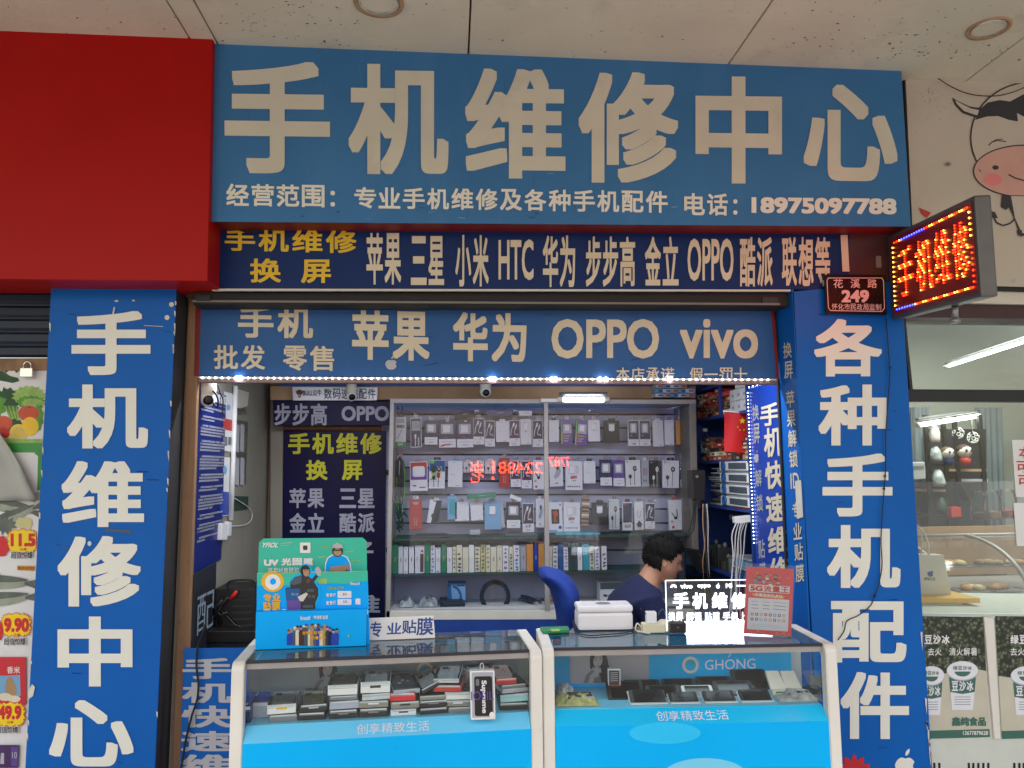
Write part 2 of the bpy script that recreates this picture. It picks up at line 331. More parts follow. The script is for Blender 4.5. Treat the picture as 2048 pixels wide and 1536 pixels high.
def beans():
    m = mat('beans', (60, 68, 46), .4, 0); n = m.node_tree; b = n.nodes['Principled BSDF']
    tc = n.nodes.new('ShaderNodeTexCoord'); v = n.nodes.new('ShaderNodeTexVoronoi'); v.inputs['Scale'].default_value = 62
    n.links.new(tc.outputs['Object'], v.inputs['Vector'])
    r = n.nodes.new('ShaderNodeValToRGB'); e = r.color_ramp.elements; e[0].position = 0; e[0].color = (*L3((148, 152, 130)), 1); e[1].position = .62; e[1].color = (*L3((34, 38, 30)), 1)
    x = e.new(.28); x.color = (*L3((84, 94, 68)), 1)
    n.links.new(v.outputs['Distance'], r.inputs[0]); n.links.new(r.outputs[0], b.inputs['Base Color'])
beans()

# ---------------------------------------------------------------- ground and overhang
g = MB(); g.face([(-60, -60, 0), (60, -60, 0), (60, 40, 0), (-60, 40, 0)], 'pave'); tag(g.build('ground'), kind='structure')
ZC = P(430, 88, -.12).z
_zr = P(1803, 142, -.12).z
CS = (_zr-ZC)/(P(1803, 142, -.12).x-P(430, 88, -.12).x)       # the soffit drops a little to the right
CX0 = P(430, 88, -.12).x
class Ceil(Plane): pass
CE = Plane((CX0, -.12, ZC), (CS, 0, -1))
def cz(x): return ZC+CS*(x-CX0)
xs = [-9.0] + [CE(a, b).x for a, b in ((372, 66), (425, 70), (937, 105), (1462, 122), (1935, 160))] + [9.0]
m = MB()
for a, b in zip(xs, xs[1:]):
    gp = .0035
    y0, y1 = -3.0, .9
    m.hexa([(a+gp, y0, cz(a)+.2), (b-gp, y0, cz(b)+.2), (b-gp, y0, cz(b)), (a+gp, y0, cz(a)), (a+gp, y1, cz(a)+.2), (b-gp, y1, cz(b)+.2), (b-gp, y1, cz(b)), (a+gp, y1, cz(a))], 'ceil', .004)
m.hexa([(-9, -3.0, cz(-9)+.3), (9, -3.0, cz(9)+.3), (9, -3.0, cz(9)+.203), (-9, -3.0, cz(-9)+.203), (-9, .9, cz(-9)+.3), (9, .9, cz(9)+.3), (9, .9, cz(9)+.203), (-9, .9, cz(-9)+.203)], 'groove')
rnd = random.Random(3)
for cx0, cy0, sx, sy, n in ((640, 50, 90, 40, 60), (1760, 80, 130, 45, 110), (560, 30, 60, 20, 30), (1900, 110, 120, 30, 90), (1300, 60, 260, 50, 40), (200, 30, 150, 25, 14)):
    for i in range(n):
        x, y = rnd.gauss(cx0, sx), rnd.gauss(cy0, sy)
        if y > 120: continue
        l = rnd.uniform(.5, 7); m.poly(CE, [(x, y), (x+l, y+rnd.uniform(-2, 2)), (x+l*.8, y+rnd.uniform(.6, 2.2)), (x+l*.2, y+rnd.uniform(.5, 1.6))], rnd.choice(['groove', 'walldark', 'dark']), .0012+i*1e-6)
tag(m.build('ceiling'), kind='structure')
for (px, py, R, lab) in ((757, 4, .092, 'round recessed downlight in the soffit above the big blue sign'), (1977, 56, .078, 'round recessed downlight in the soffit above the cartoon cow')):
    c = CE(px, py); t = thing('recessed_downlight', lab, 'downlight', c, 'downlights in the overhang')
    a = (CS, 0, -1); MB().lathe(c, [(R*.80, -.03), (R*.82, .004), (R, .008), (R*1.02, .001), (R*1.02, -.004)], 'tan', 32, a).build('trim_ring', t)
    MB().lathe(c-V(a)*.0, [(R*.62, -.03), (R*.80, -.02), (R*.815, .006), (R*.80, .007), (R*.70, -.004)], 'chrome', 32, a).build('reflector', t)
    MB().lathe(c, [(R*.05, -.012), (R*.66, -.01), (R*.66, -.014)], 'grey', 28, a).build('lens', t)

# ---------------------------------------------------------------- red fascia box of the shop next door
YR = YP(-.155)
t = thing('fascia_box', 'large plain red fascia box over the grocery shutter', 'fascia', P(200, 560, -.155))
q = [(-700, 30), (425, 70), (415, 562), (-700, 552)]
m = MB(); m.slab(YR, q, 'red', .25, .004); m.build('box_body', t)
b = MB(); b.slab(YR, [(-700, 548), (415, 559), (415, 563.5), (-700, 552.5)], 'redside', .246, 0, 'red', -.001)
# wall that carries everything above the door
m = MB(); m.box(P(-700, 500, 0).x, P(2700, 500, 0).x, .02, .2, 2.03+.33, 3.6, 'walldark')
wl = solo(m, 'front_wall', 'dingy plastered wall behind the signs above the shop openings', 'wall')
YR0 = YP(.01)
# ---------------------------------------------------------------- the big blue sign
YS = YP(-.12)
t = thing('shop_sign', 'wide blue shop sign with six huge cream characters and a phone number line', 'sign', P(1120, 450, -.12))
m = MB(); SQ = [(430, 87), (1803, 142), (1822, 453), (418, 443)]
m.slab(YS, SQ, 'redside', .135, .003, None, -.004); m.build('box_body', t)
m = MB(); m.slab(YS, SQ, 'signblue', .006, .001)
for c, q in zip('手机维修中心', ((449, 122, 660, 347), (697, 127, 897, 349), (930, 136, 1131, 357), (1157, 143, 1357, 366), (1391, 152, 1564, 367), (1607, 168, 1795, 362))):
    x0, y0, x1, y1 = q; k = 0.012
    m.text(YS, c, ((x0, y0), (x1, y0+k*(x1-x0)), (x1, y1+k*(x1-x0)*.5), (x0, y1-k*.5*(x1-x0))), 'vinyldim', .029, .003, 6)
def row(mb, S, s, q, k, bold=.028, off=.003):
    """one line of characters, each fitted to its own cell; q corners or box"""
    if not hasattr(q[0], '__len__'): q = ((q[0], q[1]), (q[2], q[1]), (q[2], q[3]), (q[0], q[3]))
    tl, tr, br, bl = q; n = len(s); g = .10
    for i, c in enumerate(s):
        if c == ' ': continue
        a, b = (i+g/2)/n, (i+1-g/2)/n
        L = lambda p, r, f: (p[0]+(r[0]-p[0])*f, p[1]+(r[1]-p[1])*f)
        vs, fs, w_, h_ = glyphs(c)
        if c in '：:一': 
            ta, tb, ba, bb = L(tl, tr, a), L(tl, tr, b), L(bl, br, a), L(bl, br, b)
            if c == '一': e, f2, u_, v_ = 0, 1, .44, .56
            else: e, f2, u_, v_ = .15, .35, .25, .95
            L2 = lambda e_, w2: L(L(ta, tb, e_), L(ba, bb, e_), w2)
            mb.text(S, c, (L2(e, u_), L2(f2, u_), L2(f2, v_), L2(e, v_)), k, bold, off)
        else: mb.text(S, c, (L(tl, tr, a), L(tl, tr, b), L(bl, br, b), L(bl, br, a)), k, bold, off)
row(m, YS, '经营范围：', ((450, 367), (702, 371), (702, 416), (450, 411)), 'vinylwhite', .022)
row(m, YS, '专业手机维修及各种手机配件', ((706, 374), (1338, 382), (1338, 426), (706, 416)), 'vinylwhite', .022)
row(m, YS, '电话：', ((1366, 386), (1504, 388), (1504, 432), (1366, 430)), 'vinylwhite', .022)
m.text(YS, '18975097788', ((1503, 394), (1793, 397), (1793, 429), (1503, 426)), 'vinylwhite', .04)
rnd = random.Random(5)
for i in range(26):
    x, y = rnd.uniform(440, 1800), rnd.choice([rnd.uniform(150, 430), rnd.uniform(400, 440)])
    l = rnd.uniform(2, 14); m.line(YS, [(x, y), (x+l, y+rnd.uniform(-3, 3))], rnd.uniform(.6, 1.4), rnd.choice(['slate', 'navy', 'lightblue']), .0036)
m.build('face_panel', t)
# torn wall edge above the sign
m = MB()
for i in range(60):
    x = 432+i*23; y = 86+(x-430)*.0403; m.poly(YP(-.118), [(x, y-2), (x+24, y-1), (x+24, y+rnd.uniform(-1, 3)), (x+12, y+rnd.uniform(-2, 2.5)), (x, y+rnd.uniform(-1, 3))], rnd.choice(['dark', 'dark', 'charcoal', 'offwhite', 'dark']), .0012)
solo(m, 'joint_sealant', 'dark ragged joint between the soffit and the big blue sign', 'sealant')

# ---------------------------------------------------------------- narrow navy brand strip under it
YB = YP(.0)
t = thing('brand_strip_sign', 'narrow navy sign strip listing phone makes in stretched cream characters', 'sign', P(1050, 578, 0))
m = MB(); m.slab(YB, [(424, 452), (1698, 463), (1697, 579), (425, 577)], 'navy', .015, .001)
row(m, YB, '手机维修', ((446, 458), (716, 460), (716, 507), (446, 501)), 'yellow', .022)
for c, q in (('换', (500, 517, 562, 565)), ('屏', (602, 519, 662, 566))): m.text(YB, c, q, 'yellow', .022)
for s, q in (('苹果', (731, 466, 804, 569)), ('三星', (820, 472, 890, 570)), ('小米', (909, 470, 979, 573)), ('华为', (1084, 471, 1152, 574)), ('步步高', (1170, 473, 1272, 573)), ('金立', (1288, 473, 1359, 571)), ('酷派', (1478, 474, 1547, 573)), ('联想等', (1562, 474, 1662, 572))):
    row(m, YB, s, q, 'vinyl', .022)
m.text(YB, 'HTC', (997, 479, 1067, 560), 'vinyl', .02); m.text(YB, 'OPPO', (1375, 477, 1467, 562), 'vinyl', .02)
m.poly(YB, [(1681, 470), (1695, 470), (1699, 543), (1685, 543)], 'vinyl', .003)
m.poly(YB, [(470, 459), (520, 459), (519, 464), (492, 466)], 'dark', .0042)
m.build('face_panel', t)
m = MB(); m.slab(YB, [(424, 577), (1582, 579), (1582, 582.5), (424, 581)], 'offwhite', .016, .001, None, .004); m.build('bottom_trim', t)
m = MB(); m.slab(YP(.0), [(1698, 463), (1786, 464), (1786, 560), (1697, 579)], 'maroon', .02, .002)
m.slab(YP(-.002), [(1752, 512), (1762, 512), (1763, 535), (1753, 535)], 'grey', .006)
solo(m, 'junction_cover', 'dark maroon cover plate between the navy strip and the LED sign', 'cover plate')

# ---------------------------------------------------------------- roller shutter box, shutter sign, LED strip
m = MB(); m.slab(YP(.035), [(385, 584), (1584, 585), (1584, 612), (385, 608)], 'dark', .3, .004)
m.slab(YP(.03), [(385, 600), (1560, 606), (1560, 610), (385, 604)], 'alu_dull', .01)
m.slab(YP(.028), [(392, 590), (420, 590), (420, 602), (392, 602)], 'charcoal', .01); m.slab(YP(.028), [(1525, 594), (1556, 595), (1556, 606), (1525, 605)], 'charcoal', .01)
solo(m, 'shutter_box', 'dark roller shutter housing slot above the lower blue sign', 'shutter housing')
YH = YP(.15)
t = thing('shutter_sign', 'blue sign board over the shop opening edged by white LED dots', 'sign', P(980, 757, .15))
m = MB(); m.slab(YH, [(401, 600), (1541, 610), (1553, 757), (397, 752)], 'shutblue', .02, .002)
row(m, YH, '手机', ((472, 611), (630, 613), (630, 677), (472, 675)), 'vinyl', .026)
row(m, YH, '批发', ((425, 690), (533, 690), (533, 739), (425, 738)), 'vinyl', .018); row(m, YH, '零售', ((563, 691), (671, 692), (671, 742), (563, 741)), 'vinyl', .018)
row(m, YH, '苹果', ((700, 620), (863, 624), (863, 722), (700, 719)), 'vinyl', .03); row(m, YH, '华为', ((902, 624), (1057, 627), (1057, 724), (902, 722)), 'vinyl', .03)
m.text(YH, 'OPPO', (1103, 638, 1318, 717), 'vinyl', .025); m.text(YH, 'vivo', (1360, 638, 1516, 717), 'vinyl', .022, .003, 5)
row(m, YH, '本店承诺', ((1231, 735), (1350, 735), (1350, 762), (1231, 761)), 'vinyl', .01); row(m, YH, '假一罚十', ((1378, 735), (1496, 735), (1496, 762), (1378, 762)), 'vinyl', .01)
def fruitlogo(mb, S, x0, y0, x1, y1, k, off=.003):
    pts = []
    for i in range(48):
        a = 2*math.pi*i/48-math.pi/2; r = 1.0
        x, y = math.cos(a), math.sin(a)
        d = (1-.20*math.exp(-((a+math.pi/2)/.30)**2)-.08*math.exp(-((abs(a-math.pi/2))/.35)**2)-.16*math.exp(-((a-2*math.pi+math.pi/2)/.30)**2))
        x *= d*(.98 if y < 0 else .92-.1*max(0, y)); y *= d
        bx, by = 1.12, -.12
        if math.hypot(x-bx, y-by) < .42: v_ = V((x-bx, y-by)).normalized()*.42; x, y = bx+v_[0], by+v_[1]
        pts.append((x0+(x+1)/2*(x1-x0), y0+(.27+.73*(y+1)/2)*(y1-y0)))
    mb.poly(S, pts, k, off); w_, h_ = x1-x0, y1-y0
    mb.poly(S, [(x0+.50*w_, y0+.25*h_), (x0+.52*w_, y0+.12*h_), (x0+.60*w_, y0+.04*h_), (x0+.71*w_, y0), (x0+.70*w_, y0+.11*h_), (x0+.63*w_, y0+.21*h_)], k, off)
fruitlogo(m, YH, 770, 711, 795, 740, 'lightgrey')
for i in range(9):
    x, y = rnd.uniform(820, 1500), rnd.uniform(620, 745); l = rnd.uniform(10, 50); m.line(YH, [(x, y), (x+l*.5, y-2), (x+l, y-rnd.uniform(2, 8))], .8, 'navy', .0028)
m.build('face_panel', t)
m = MB(); m.slab(YP(.148), [(396, 756), (1556, 761), (1556, 769), (396, 765)], 'railpink', .03, .002); m.build('bottom_rail', t)
m = MB(); m.slab(YP(.149), [(391, 602), (402, 602), (398, 752), (388, 752)], 'redside', .02, .001); m.build('red_edging', t); m = MB(); m.slab(YP(.149), [(1541, 612), (1548, 612), (1559, 757), (1553, 757)], 'redside', .02, .001); m.build('red_edging', t)
t = thing('led_strip', 'string of white LED dots along the bottom of the lower blue sign', 'light strip', P(980, 759, .14))
m = MB(); m.slab(YP(.143), [(400, 753.5), (1553, 757.5), (1553, 761), (400, 757)], 'offwhite', .003); m.build('tape', t)
m = MB(); x = 405.0; i = 0
while x < 1545:
    y = 755.8+4.0*(x-400)/1150; r = 2.0
    m.lathe(P(x, y, .142), [(.0034, 0), (.003, .003), (.001, .0045)], 'ledwhite', 8, (0, -1, 0)); x += 13.0; i += 1
for x in (475, 481, 982, 989, 1104, 1111, 1200, 1212, 1340): m.lathe(P(x, 755.6+4*(x-400)/1150, .141), [(.0095, 0), (.009, .004), (.002, .007)], 'ledwhite', 10, (0, -1, 0))
m.build('leds', t)
ld = bpy.data.lights.new('interior_fill_lamp', 'AREA'); ld.shape = 'RECTANGLE'; ld.size = 2.4; ld.size_y = .008; ld.energy = 9.5; ld.color = (.86, .91, 1)  # area lamp hidden behind the board, added to light the interior
lo = bpy.data.objects.new('interior_fill', ld); C.objects.link(lo); lo.parent = t; lo.location = V((P(980, 770, .25).x, .25, 2.075))-t.location; lo.rotation_euler = (math.radians(8), 0, 0)

# ---------------------------------------------------------------- left pillar
def pillar_text(mb, S, s, qs, k='vinylwhite', bold=.029):
    for c, q in zip(s, qs): mb.text(S, c, q, k, bold, .003, 5)
zb = lambda S, x, z=0.0: x
YPL = YP(0.0)
t = thing('sign_pillar', 'blue pillar by the grocery posters lettered with six white characters', 'pillar', P(190, 1536, 0)*1)
t.location.z = 0
def down(px0, py0, px1, py1, S, z=0.0):
    """pixel of the straight edge p0-p1 carried on down to height z"""
    a, b = S(px0, py0), S(px1, py1); f = (z-a.z)/(b.z-a.z); return a+(b-a)*f
def pboard(S, tl, tr, bl, br, k, depth, mb, off=0.0, kf=None):
    A, B, Cc, D = S(*tl, off), S(*tr, off), None, None
    D = down(*tl, *bl, S); Cc = down(*tr, *br, S); n = S.n
    D = D+n*off; Cc = Cc+n*off
    mb.hexa([A, B, Cc, D] + [p-n*depth for p in (A, B, Cc, D)], k, .003, kf)
m = MB(); pboard(YPL, (104, 575), (350, 579), (53, 1536), (307, 1536), 'charcoal', .165, m, -.006); m.build('core', t)
m = MB(); pboard(YPL, (102, 573), (353, 578), (50, 1536), (310, 1536), 'pillarblue', .005, m)
def gq(x0, y0, x1, y1, lean=-.052): d = (y1-y0)*lean/2; return ((x0-d, y0), (x1-d, y0+1), (x1+d, y1), (x0+d, y1))
def lq(x0, y0, x1, y1): return ((x0+5, y0), (x1, y0+1), (x1-5, y1), (x0-1, y1))
pillar_text(m, YPL, '手机维修中心', ((143, 622, 301, 750), (134, 769, 296, 897), (123, 922, 288, 1054), (115, 1072, 282, 1213), (115, 1233, 265, 1373), (98, 1400, 267, 1533)))
for x, y, rx, ry in ((233, 602, 4, 2), (267, 601, 3, 1.5), (343, 609, 5, 5), (334, 635, 5, 5), (179, 1087, 4, 5)): m.ell(YPL, x, y, rx, ry, 'offwhite', .0036, 12)
m.line(YPL, [(226, 628), (229, 614)], 3, 'offwhite', .0037); m.line(YPL, [(288, 651), (326, 653)], 1.6, 'lightgrey', .0037); m.line(YPL, [(210, 1060), (262, 1063)], 6, 'slate', .0022)
for i in range(60):
    y = rnd.uniform(600, 1536); e = 102-(y-573)*.054; f = 353-(y-578)*.0449
    if i % 3 == 0: x = rnd.choice([e+rnd.uniform(.5, 2), f-rnd.uniform(.5, 2)]); m.poly(YPL, [(x-1.5, y), (x+1.5, y+2), (x+1.2, y+rnd.uniform(6, 22)), (x-1, y+rnd.uniform(4, 12))], 'offwhite', .0034)
    else: x = rnd.uniform(e+10, f-20); l = rnd.uniform(3, 26); m.line(YPL, [(x, y), (x+l, y+rnd.uniform(-2, 2))], rnd.uniform(.6, 2.0), rnd.choice(['navy', 'slate', 'pillarblue']), .0021)
m.poly(YPL, [(55, 1385), (64, 1368), (70, 1374), (66, 1392), (58, 1398)], 'offwhite', .0038)
m.build('board', t)
# timber shutter guide between pillar and opening
m = MB(); S = YP(.15); A = S(377, 598); B = S(400, 598); D = down(377, 598, 344, 1536, S); Cc = down(400, 598, 370, 1536, S); n = S.n
m.hexa([A, B, Cc, D] + [p-n*.05 for p in (A, B, Cc, D)], 'wood', .004); solo(m, 'door_post', 'worn brown timber post beside the dark side of the blue pillar', 'post')

# ---------------------------------------------------------------- right pillar
t = thing('sign_pillar', 'blue pillar under the LED sign lettered with six white characters and a loose wire', 'pillar', (P(1730, 1300, 0).x, 0, 0))
S = YPL
m = MB(); pboard(S, (1588, 586), (1802, 560), (1638, 1536), (1862, 1536), 'pillarblue', .2, m, -.006); m.build('core', t)
m = MB(); pboard(S, (1584, 583), (1803, 560), (1640, 1536), (1865, 1536), 'pillarblue', .005, m)
pillar_text(m, S, '各种手机配件', ((1628, 638, 1764, 753), (1637, 769, 1773, 891), (1645, 907, 1785, 1033), (1654, 1050, 1801, 1176), (1662, 1202, 1813, 1325), (1681, 1344, 1818, 1478)), 'vinylwhite')
for i, (a, rr) in enumerate(((-60, 30), (-30, 33), (0, 34), (30, 33), (60, 30))): m.ell(S, 1708+20*math.sin(math.radians(a)), 1548-22*math.cos(math.radians(a)), 6.5, 17, 'petalred', .003+i*5e-5, 16, math.radians(a))
fruitlogo(m, S, 1789, 1497, 1832, 1556, 'vinylwhite')
for i in range(40):
    y = rnd.uniform(620, 1536); f = 1803+(y-615)*.066
    if i % 2 == 0 and y > 1150: x = f-rnd.uniform(1, 4); m.poly(S, [(x-2, y), (x+2, y+2), (x+2, y+rnd.uniform(10, 44)), (x-1, y+rnd.uniform(5, 14))], 'offwhite', .0034)
    else: x = rnd.uniform(1630, f-20); l = rnd.uniform(3, 22); m.line(S, [(x, y), (x+l, y+rnd.uniform(-2, 2))], rnd.uniform(.6, 1.6), rnd.choice(['navy', 'slate', 'pillarblue']), .0021)
m.build('board', t)
# its inner face carries a column of small characters
XF = P(1600, 860, 0).x-.004
m = MB(); SX = XPL(XF)
A, B = SX(1560, 590), SX(1585, 585); A = V((XF, .17, A.z)); B = V((XF, .0, A.z))
m.hexa([A, B, V((XF, 0, 0)), V((XF, .17, 0)), A+V((.006, 0, 0)), B+V((.006, 0, 0)), V((XF+.006, 0, 0)), V((XF+.006, .17, 0))], 'pillarblue')
for c, q in zip('换屏苹果解锁ID专业贴膜', [None]*12): pass
colx = lambda y: 1566+(y-685)*.056
for c, y0, y1 in (('换', 683, 715), ('屏', 721, 756), ('苹', 780, 814), ('果', 819, 853), ('解', 858, 893), ('锁', 899, 934), ('ID', 944, 976), ('专', 1003, 1037), ('业', 1044, 1078), ('贴', 1085, 1120), ('膜', 1127, 1163)):
    x = colx(y0); m.text(SX, c, ((x, y0+3), (x+17, y0), (x+18, y1), (x+1, y1+2)), 'vinyl', .012, .003)
m.poly(SX, [(1590, 962), (1602, 960), (1606, 1034), (1594, 1038)], 'offwhite', .0045)
m.build('side_board', t)
m = MB(); m.box(XF-.009, XF-.002, .172, .190, 0.002, P(1560, 600, .17).z, 'dark', .002)
solo(m, 'door_post', 'dark metal shutter guide beside the column of small characters', 'post')
# wire hanging down the pillar
m = MB(); S = YP(-.012)
m.tube(curve([S(1772, 636), S(1777, 700), S(1779, 760), S(1772, 860), S(1771, 940), S(1766, 1010), S(1762, 1080), S(1764, 1130), S(1757, 1170), S(1749, 1192), S(1741, 1211), S(1718, 1230), S(1694, 1242), S(1688, 1262), S(1676, 1280)], 70), .0022, 'rubber', 6)
for x, y in ((1781, 735), (1770, 952), (1768, 977), (1750, 1192)): m.lathe(S(x, y), [(.004, -.004), (.006, 0), (.004, .004)], 'rubber', 8, (0, -1, 0))
solo(m, 'cable', 'thin dark wire running loosely down the right blue pillar', 'cable')

# ---------------------------------------------------------------- house number plate
t = MB(); S = YP(-.028); q = [(1649, 549), (1771, 549), (1774, 630), (1652, 627)]
t.slab(S, q, 'plate', .008, .002)
for k, (i0, i1) in enumerate((((1656, 556), (1764, 556)), ((1767, 562), (1769, 616)), ((1764, 623), (1661, 621)), ((1657, 616), (1654, 561)))): t.line(S, [i0, i1], 1.6, 'plateline', .003)
for a, b in (((1654, 561), (1657, 556)), ((1764, 556), (1767, 562)), ((1769, 616), (1764, 623)), ((1661, 621), (1657, 616))): t.line(S, [a, b], 1.6, 'plateline', .0031)
for c, x in (('花', 1667), ('溪', 1701), ('路', 1735)): t.text(S, c, (x, 558, x+19, 576), 'plateline', .012)
t.text(S, '249', (1683, 580, 1738, 605), 'plateline', .04); row(t, S, '怀化市民政局监制', ((1663, 607), (1763, 608), (1763, 621), (1663, 619)), 'plateline', .008)
for i in range(10): x, y = rnd.uniform(1665, 1760), rnd.uniform(560, 615); t.line(S, [(x, y), (x+rnd.uniform(-8, 8), y+rnd.uniform(4, 9))], .7, 'maroon', .0026)
solo(t, 'house_number_plate', 'small dark house number plate 249 with a rounded pale border', 'number plate')

# ---------------------------------------------------------------- projecting LED sign
pf = P(1780, 550, -.02); dn = 2.42
pn = P(1950, 495, -3.2+dn)
u = V((pn.x-pf.x, pn.y-pf.y, 0)); nrm = V((u.y, -u.x, 0)).normalized()
if nrm.dot(CAM-pf) < 0: nrm = -nrm
SL = Plane(pf, nrm)
t = thing('led_sign', 'projecting LED sign with red dot characters in a grey metal case', 'LED sign', SL(1870, 620))
m = MB(); LQ = [(1774, 474), (1948, 390), (1962, 594), (1782, 640)]
dp = .055
m.slab(SL, LQ, 'ledcase', dp, .008, None, -.004); m.build('case', t)
m = MB(); LQ2 = [(1781, 481), (1941, 402), (1955, 582), (1787, 629)]; m.slab(SL, LQ2, 'ledface', .004); m.build('face', t)
def lq2(a, b):
    tl, tr, br, bl = LQ2; tx, ty = tl[0]+(tr[0]-tl[0])*a, tl[1]+(tr[1]-tl[1])*a; bx, by = bl[0]+(br[0]-bl[0])*a, bl[1]+(br[1]-bl[1])*a
    return tx+(bx-tx)*b, ty+(by-ty)*b
def dot(mb, a, b, k, r=.0036):
    p = SL(*lq2(a, b), .0015); mb.lathe(p, [(r, 0), (r*.8, .003), (r*.2, .004)], k, 6, SL.n)
def inside(c):
    vs, fs, w_, h_ = glyphs(c)
    tr = [[vs[i] for i in f] for f in fs]
    def hit(x, y):
        for T in tr:
            s0 = None; ok = True
            for i in range(len(T)):
                (xa, ya), (xb, yb) = T[i], T[(i+1) % len(T)]; d = (xb-xa)*(y-ya)-(yb-ya)*(x-xa)
                if s0 is None and abs(d) > 1e-12: s0 = d > 0
                elif abs(d) > 1e-12 and (d > 0) != s0: ok = False; break
            if ok: return True
        return False
    return hit
m = MB(); m2 = m3 = m
for ci, c in enumerate('手机维修'):
    h = inside(c); nx, ny = 15, 19
    for j in range(ny):
        for i in range(nx):
            fx, fy = (i+.5)/nx, (j+.5)/ny
            if h(fx, 1-fy) or h(fx, 1-fy+.012): k_ = (i*7+j*3) % 5 == 0; dot(m2 if k_ else m, .07+ci*.225+fx*.19, .17+fy*.64, 'ledyellow' if k_ else 'ledred', .0031)
N = 30
for i in range(N):
    f = (i+.5)/N
    for e, (a, b) in enumerate(((.03+.94*f, .055), (.03+.94*f, .945))):
        k = ('ledblue' if (.10 < f < .40 and e == 0) or (f < .25 and e == 1) else ('ledyellow' if (i//2) % 2 else 'ledred'))
        dot(m3, a, b, k, .0036)
for i in range(13):
    f = (i+.5)/13; dot(m3, .025, .08+.84*f, 'ledyellow', .0036)
    if i != 5: dot(m3, .972, .08+.84*f, 'ledyellow' if i < 6 else 'ledred', .0036)
m.build('led_matrix', t)
m = MB(); q = SL(1800, 600, -.03); m.tube([q+V((0, 0, .1)), V((q.x+.02, .02, q.z+.1))], .012, 'ledcase'); m.build('bracket', t); m = MB(); q2 = SL(1910, 612, -.04); m.tube([q2, q2+V((.01, .02, -.05))], .012, 'steel'); m.lathe(q2+V((.01, .02, -.06)), [(.018, 0), (.02, .012), (.008, .02)], 'steel', 10); m.build('clamp', t)
ld = bpy.data.lights.new('led_glow', 'AREA'); ld.shape = 'RECTANGLE'; ld.size = .7; ld.size_y = .25; ld.energy = .5; ld.color = (1, .10, .04)
lo = bpy.data.objects.new('led_glow', ld); C.objects.link(lo); lo.parent = t; lo.location = SL(1865, 510, .06)-t.location; lo.rotation_euler = SL.n.to_track_quat('-Z', 'Y').to_euler()
# ---------------------------------------------------------------- grocery next door: shutter, padlock, posters
SG = YP(.13)
m = MB(); x0, x1 = P(-500, 700, .13).x, P(112, 700, .13).x; zt = P(50, 570, .13).z+.2; zb_ = P(50, 716, .13).z; n = 9; h = (zt-zb_)/n
prof = []
for i in range(n):
    z = zt-i*h
    prof += [(.0, z), (-.012, z-h*.2), (-.012, z-h*.7), (-.002, z-h*.9)]
for (ya, za), (yb, zb2) in zip(prof, prof[1:]): m.face([(x0, .16+ya, za), (x1, .16+ya, za), (x1, .16+yb, zb2), (x0, .16+yb, zb2)], 'shutter')
m.slab(YP(.135), [(-500, 718), (108, 716), (104, 741), (-500, 743)], 'wood', .03, .003)
solo(m, 'roller_shutter', 'half lowered dark navy roller shutter over the grocery posters', 'shutter')
m = MB(); c = P(54, 739, .115)
t = thing('padlock', 'small shiny padlock hanging from the shutter bottom rail', 'padlock', P(54, 755, .115))
m = MB(); b = P(54, 745, .115); m.obox(b, (.024, 0, 0), (0, .008, 0), (0, 0, .019), 'chrome', .003); m.build('body', t)
m = MB(); m.tube([b+V((.015*math.cos(a)*1.0, 0, .016+ (.012+.017*math.sin(a) if True else 0))) for a in [math.pi*i/10 for i in range(11)]], .0032, 'chrome', 8); m.tube([b+V((-.015, 0, .016)), b+V((-.015, 0, .029))], .0032, 'chrome'); m.tube([b+V((.015, 0, .016)), b+V((.015, 0, .029))], .0032, 'chrome'); m.build('shackle', t)
# poster board
S = YP(.14); m = MB()
A, B = S(-420, 738), S(108, 738); m.hexa([A, B, V((B.x, .14, 0)), V((A.x, .14, 0))]+[p+V((0, .01, 0)) for p in (A, B, V((B.x, .14, 0)), V((A.x, .14, 0)))], 'posterwhite')
o = [.002]
def pp(pts, k): m.poly(S, pts, k, o[0]); o[0] += 3e-5
def leafy(cx, cy0, rx, ry, k, n=14, seed=1, j=.16):
    r_ = random.Random(seed); pts = []
    for i in range(n*2):
        a = math.pi*i/n; r = 1+(j if i % 2 else -j)*r_.uniform(.3, 1.2); pts.append((cx+rx*r*math.cos(a), cy0+ry*r*math.sin(a)))
    pp(pts, k)
pp([(-60, 742), (5, 742), (20, 752), (36, 756), (38, 762), (25, 766), (5, 762), (-60, 752)], 'leafdark'); pp([(28, 741), (38, 741), (33, 746)], 'leafdark'); pp([(6, 740), (17, 741), (12, 746)], 'leafdark')
leafy(14, 800, 24, 24, 'leafdark', 12, 2); leafy(-30, 810, 40, 40, 'leaf', 12, 3); leafy(58, 792, 32, 20, 'leafpale', 16, 4, .1); leafy(62, 805, 28, 14, 'leaf', 14, 5, .12); leafy(66, 806, 22, 9, 'leafpale', 12, 6, .12); leafy(22, 812, 14, 12, 'leafdark', 10, 8, .2)
for i in range(7): x = 8+i*4; pp([(x, 812), (x+2, 811), (28+i*2, 848), (24+i*2, 848)], 'leaf' if i % 2 else 'leafpale')
leafy(24, 850, 22, 12, 'leafdark', 12, 9)
def disc(cx, cy0, rx, ry, k): m.ell(S, cx, cy0, rx, ry, k, o[0], 24); o[0] += 3e-5
leafy(76, 836, 10, 26, 'leaf', 9, 12); disc(57, 827, 21, 16, 'fruitred'); disc(59, 815, 2.4, 1.4, 'brown'); disc(8, 846, 17, 14, 'fruitred'); disc(6, 866, 14, 12, 'redbox'); disc(60, 853, 17, 19, 'lemon'); disc(37, 865, 18, 17, 'lemon'); disc(37, 866, 14.5, 13.5, 'paleyellow')
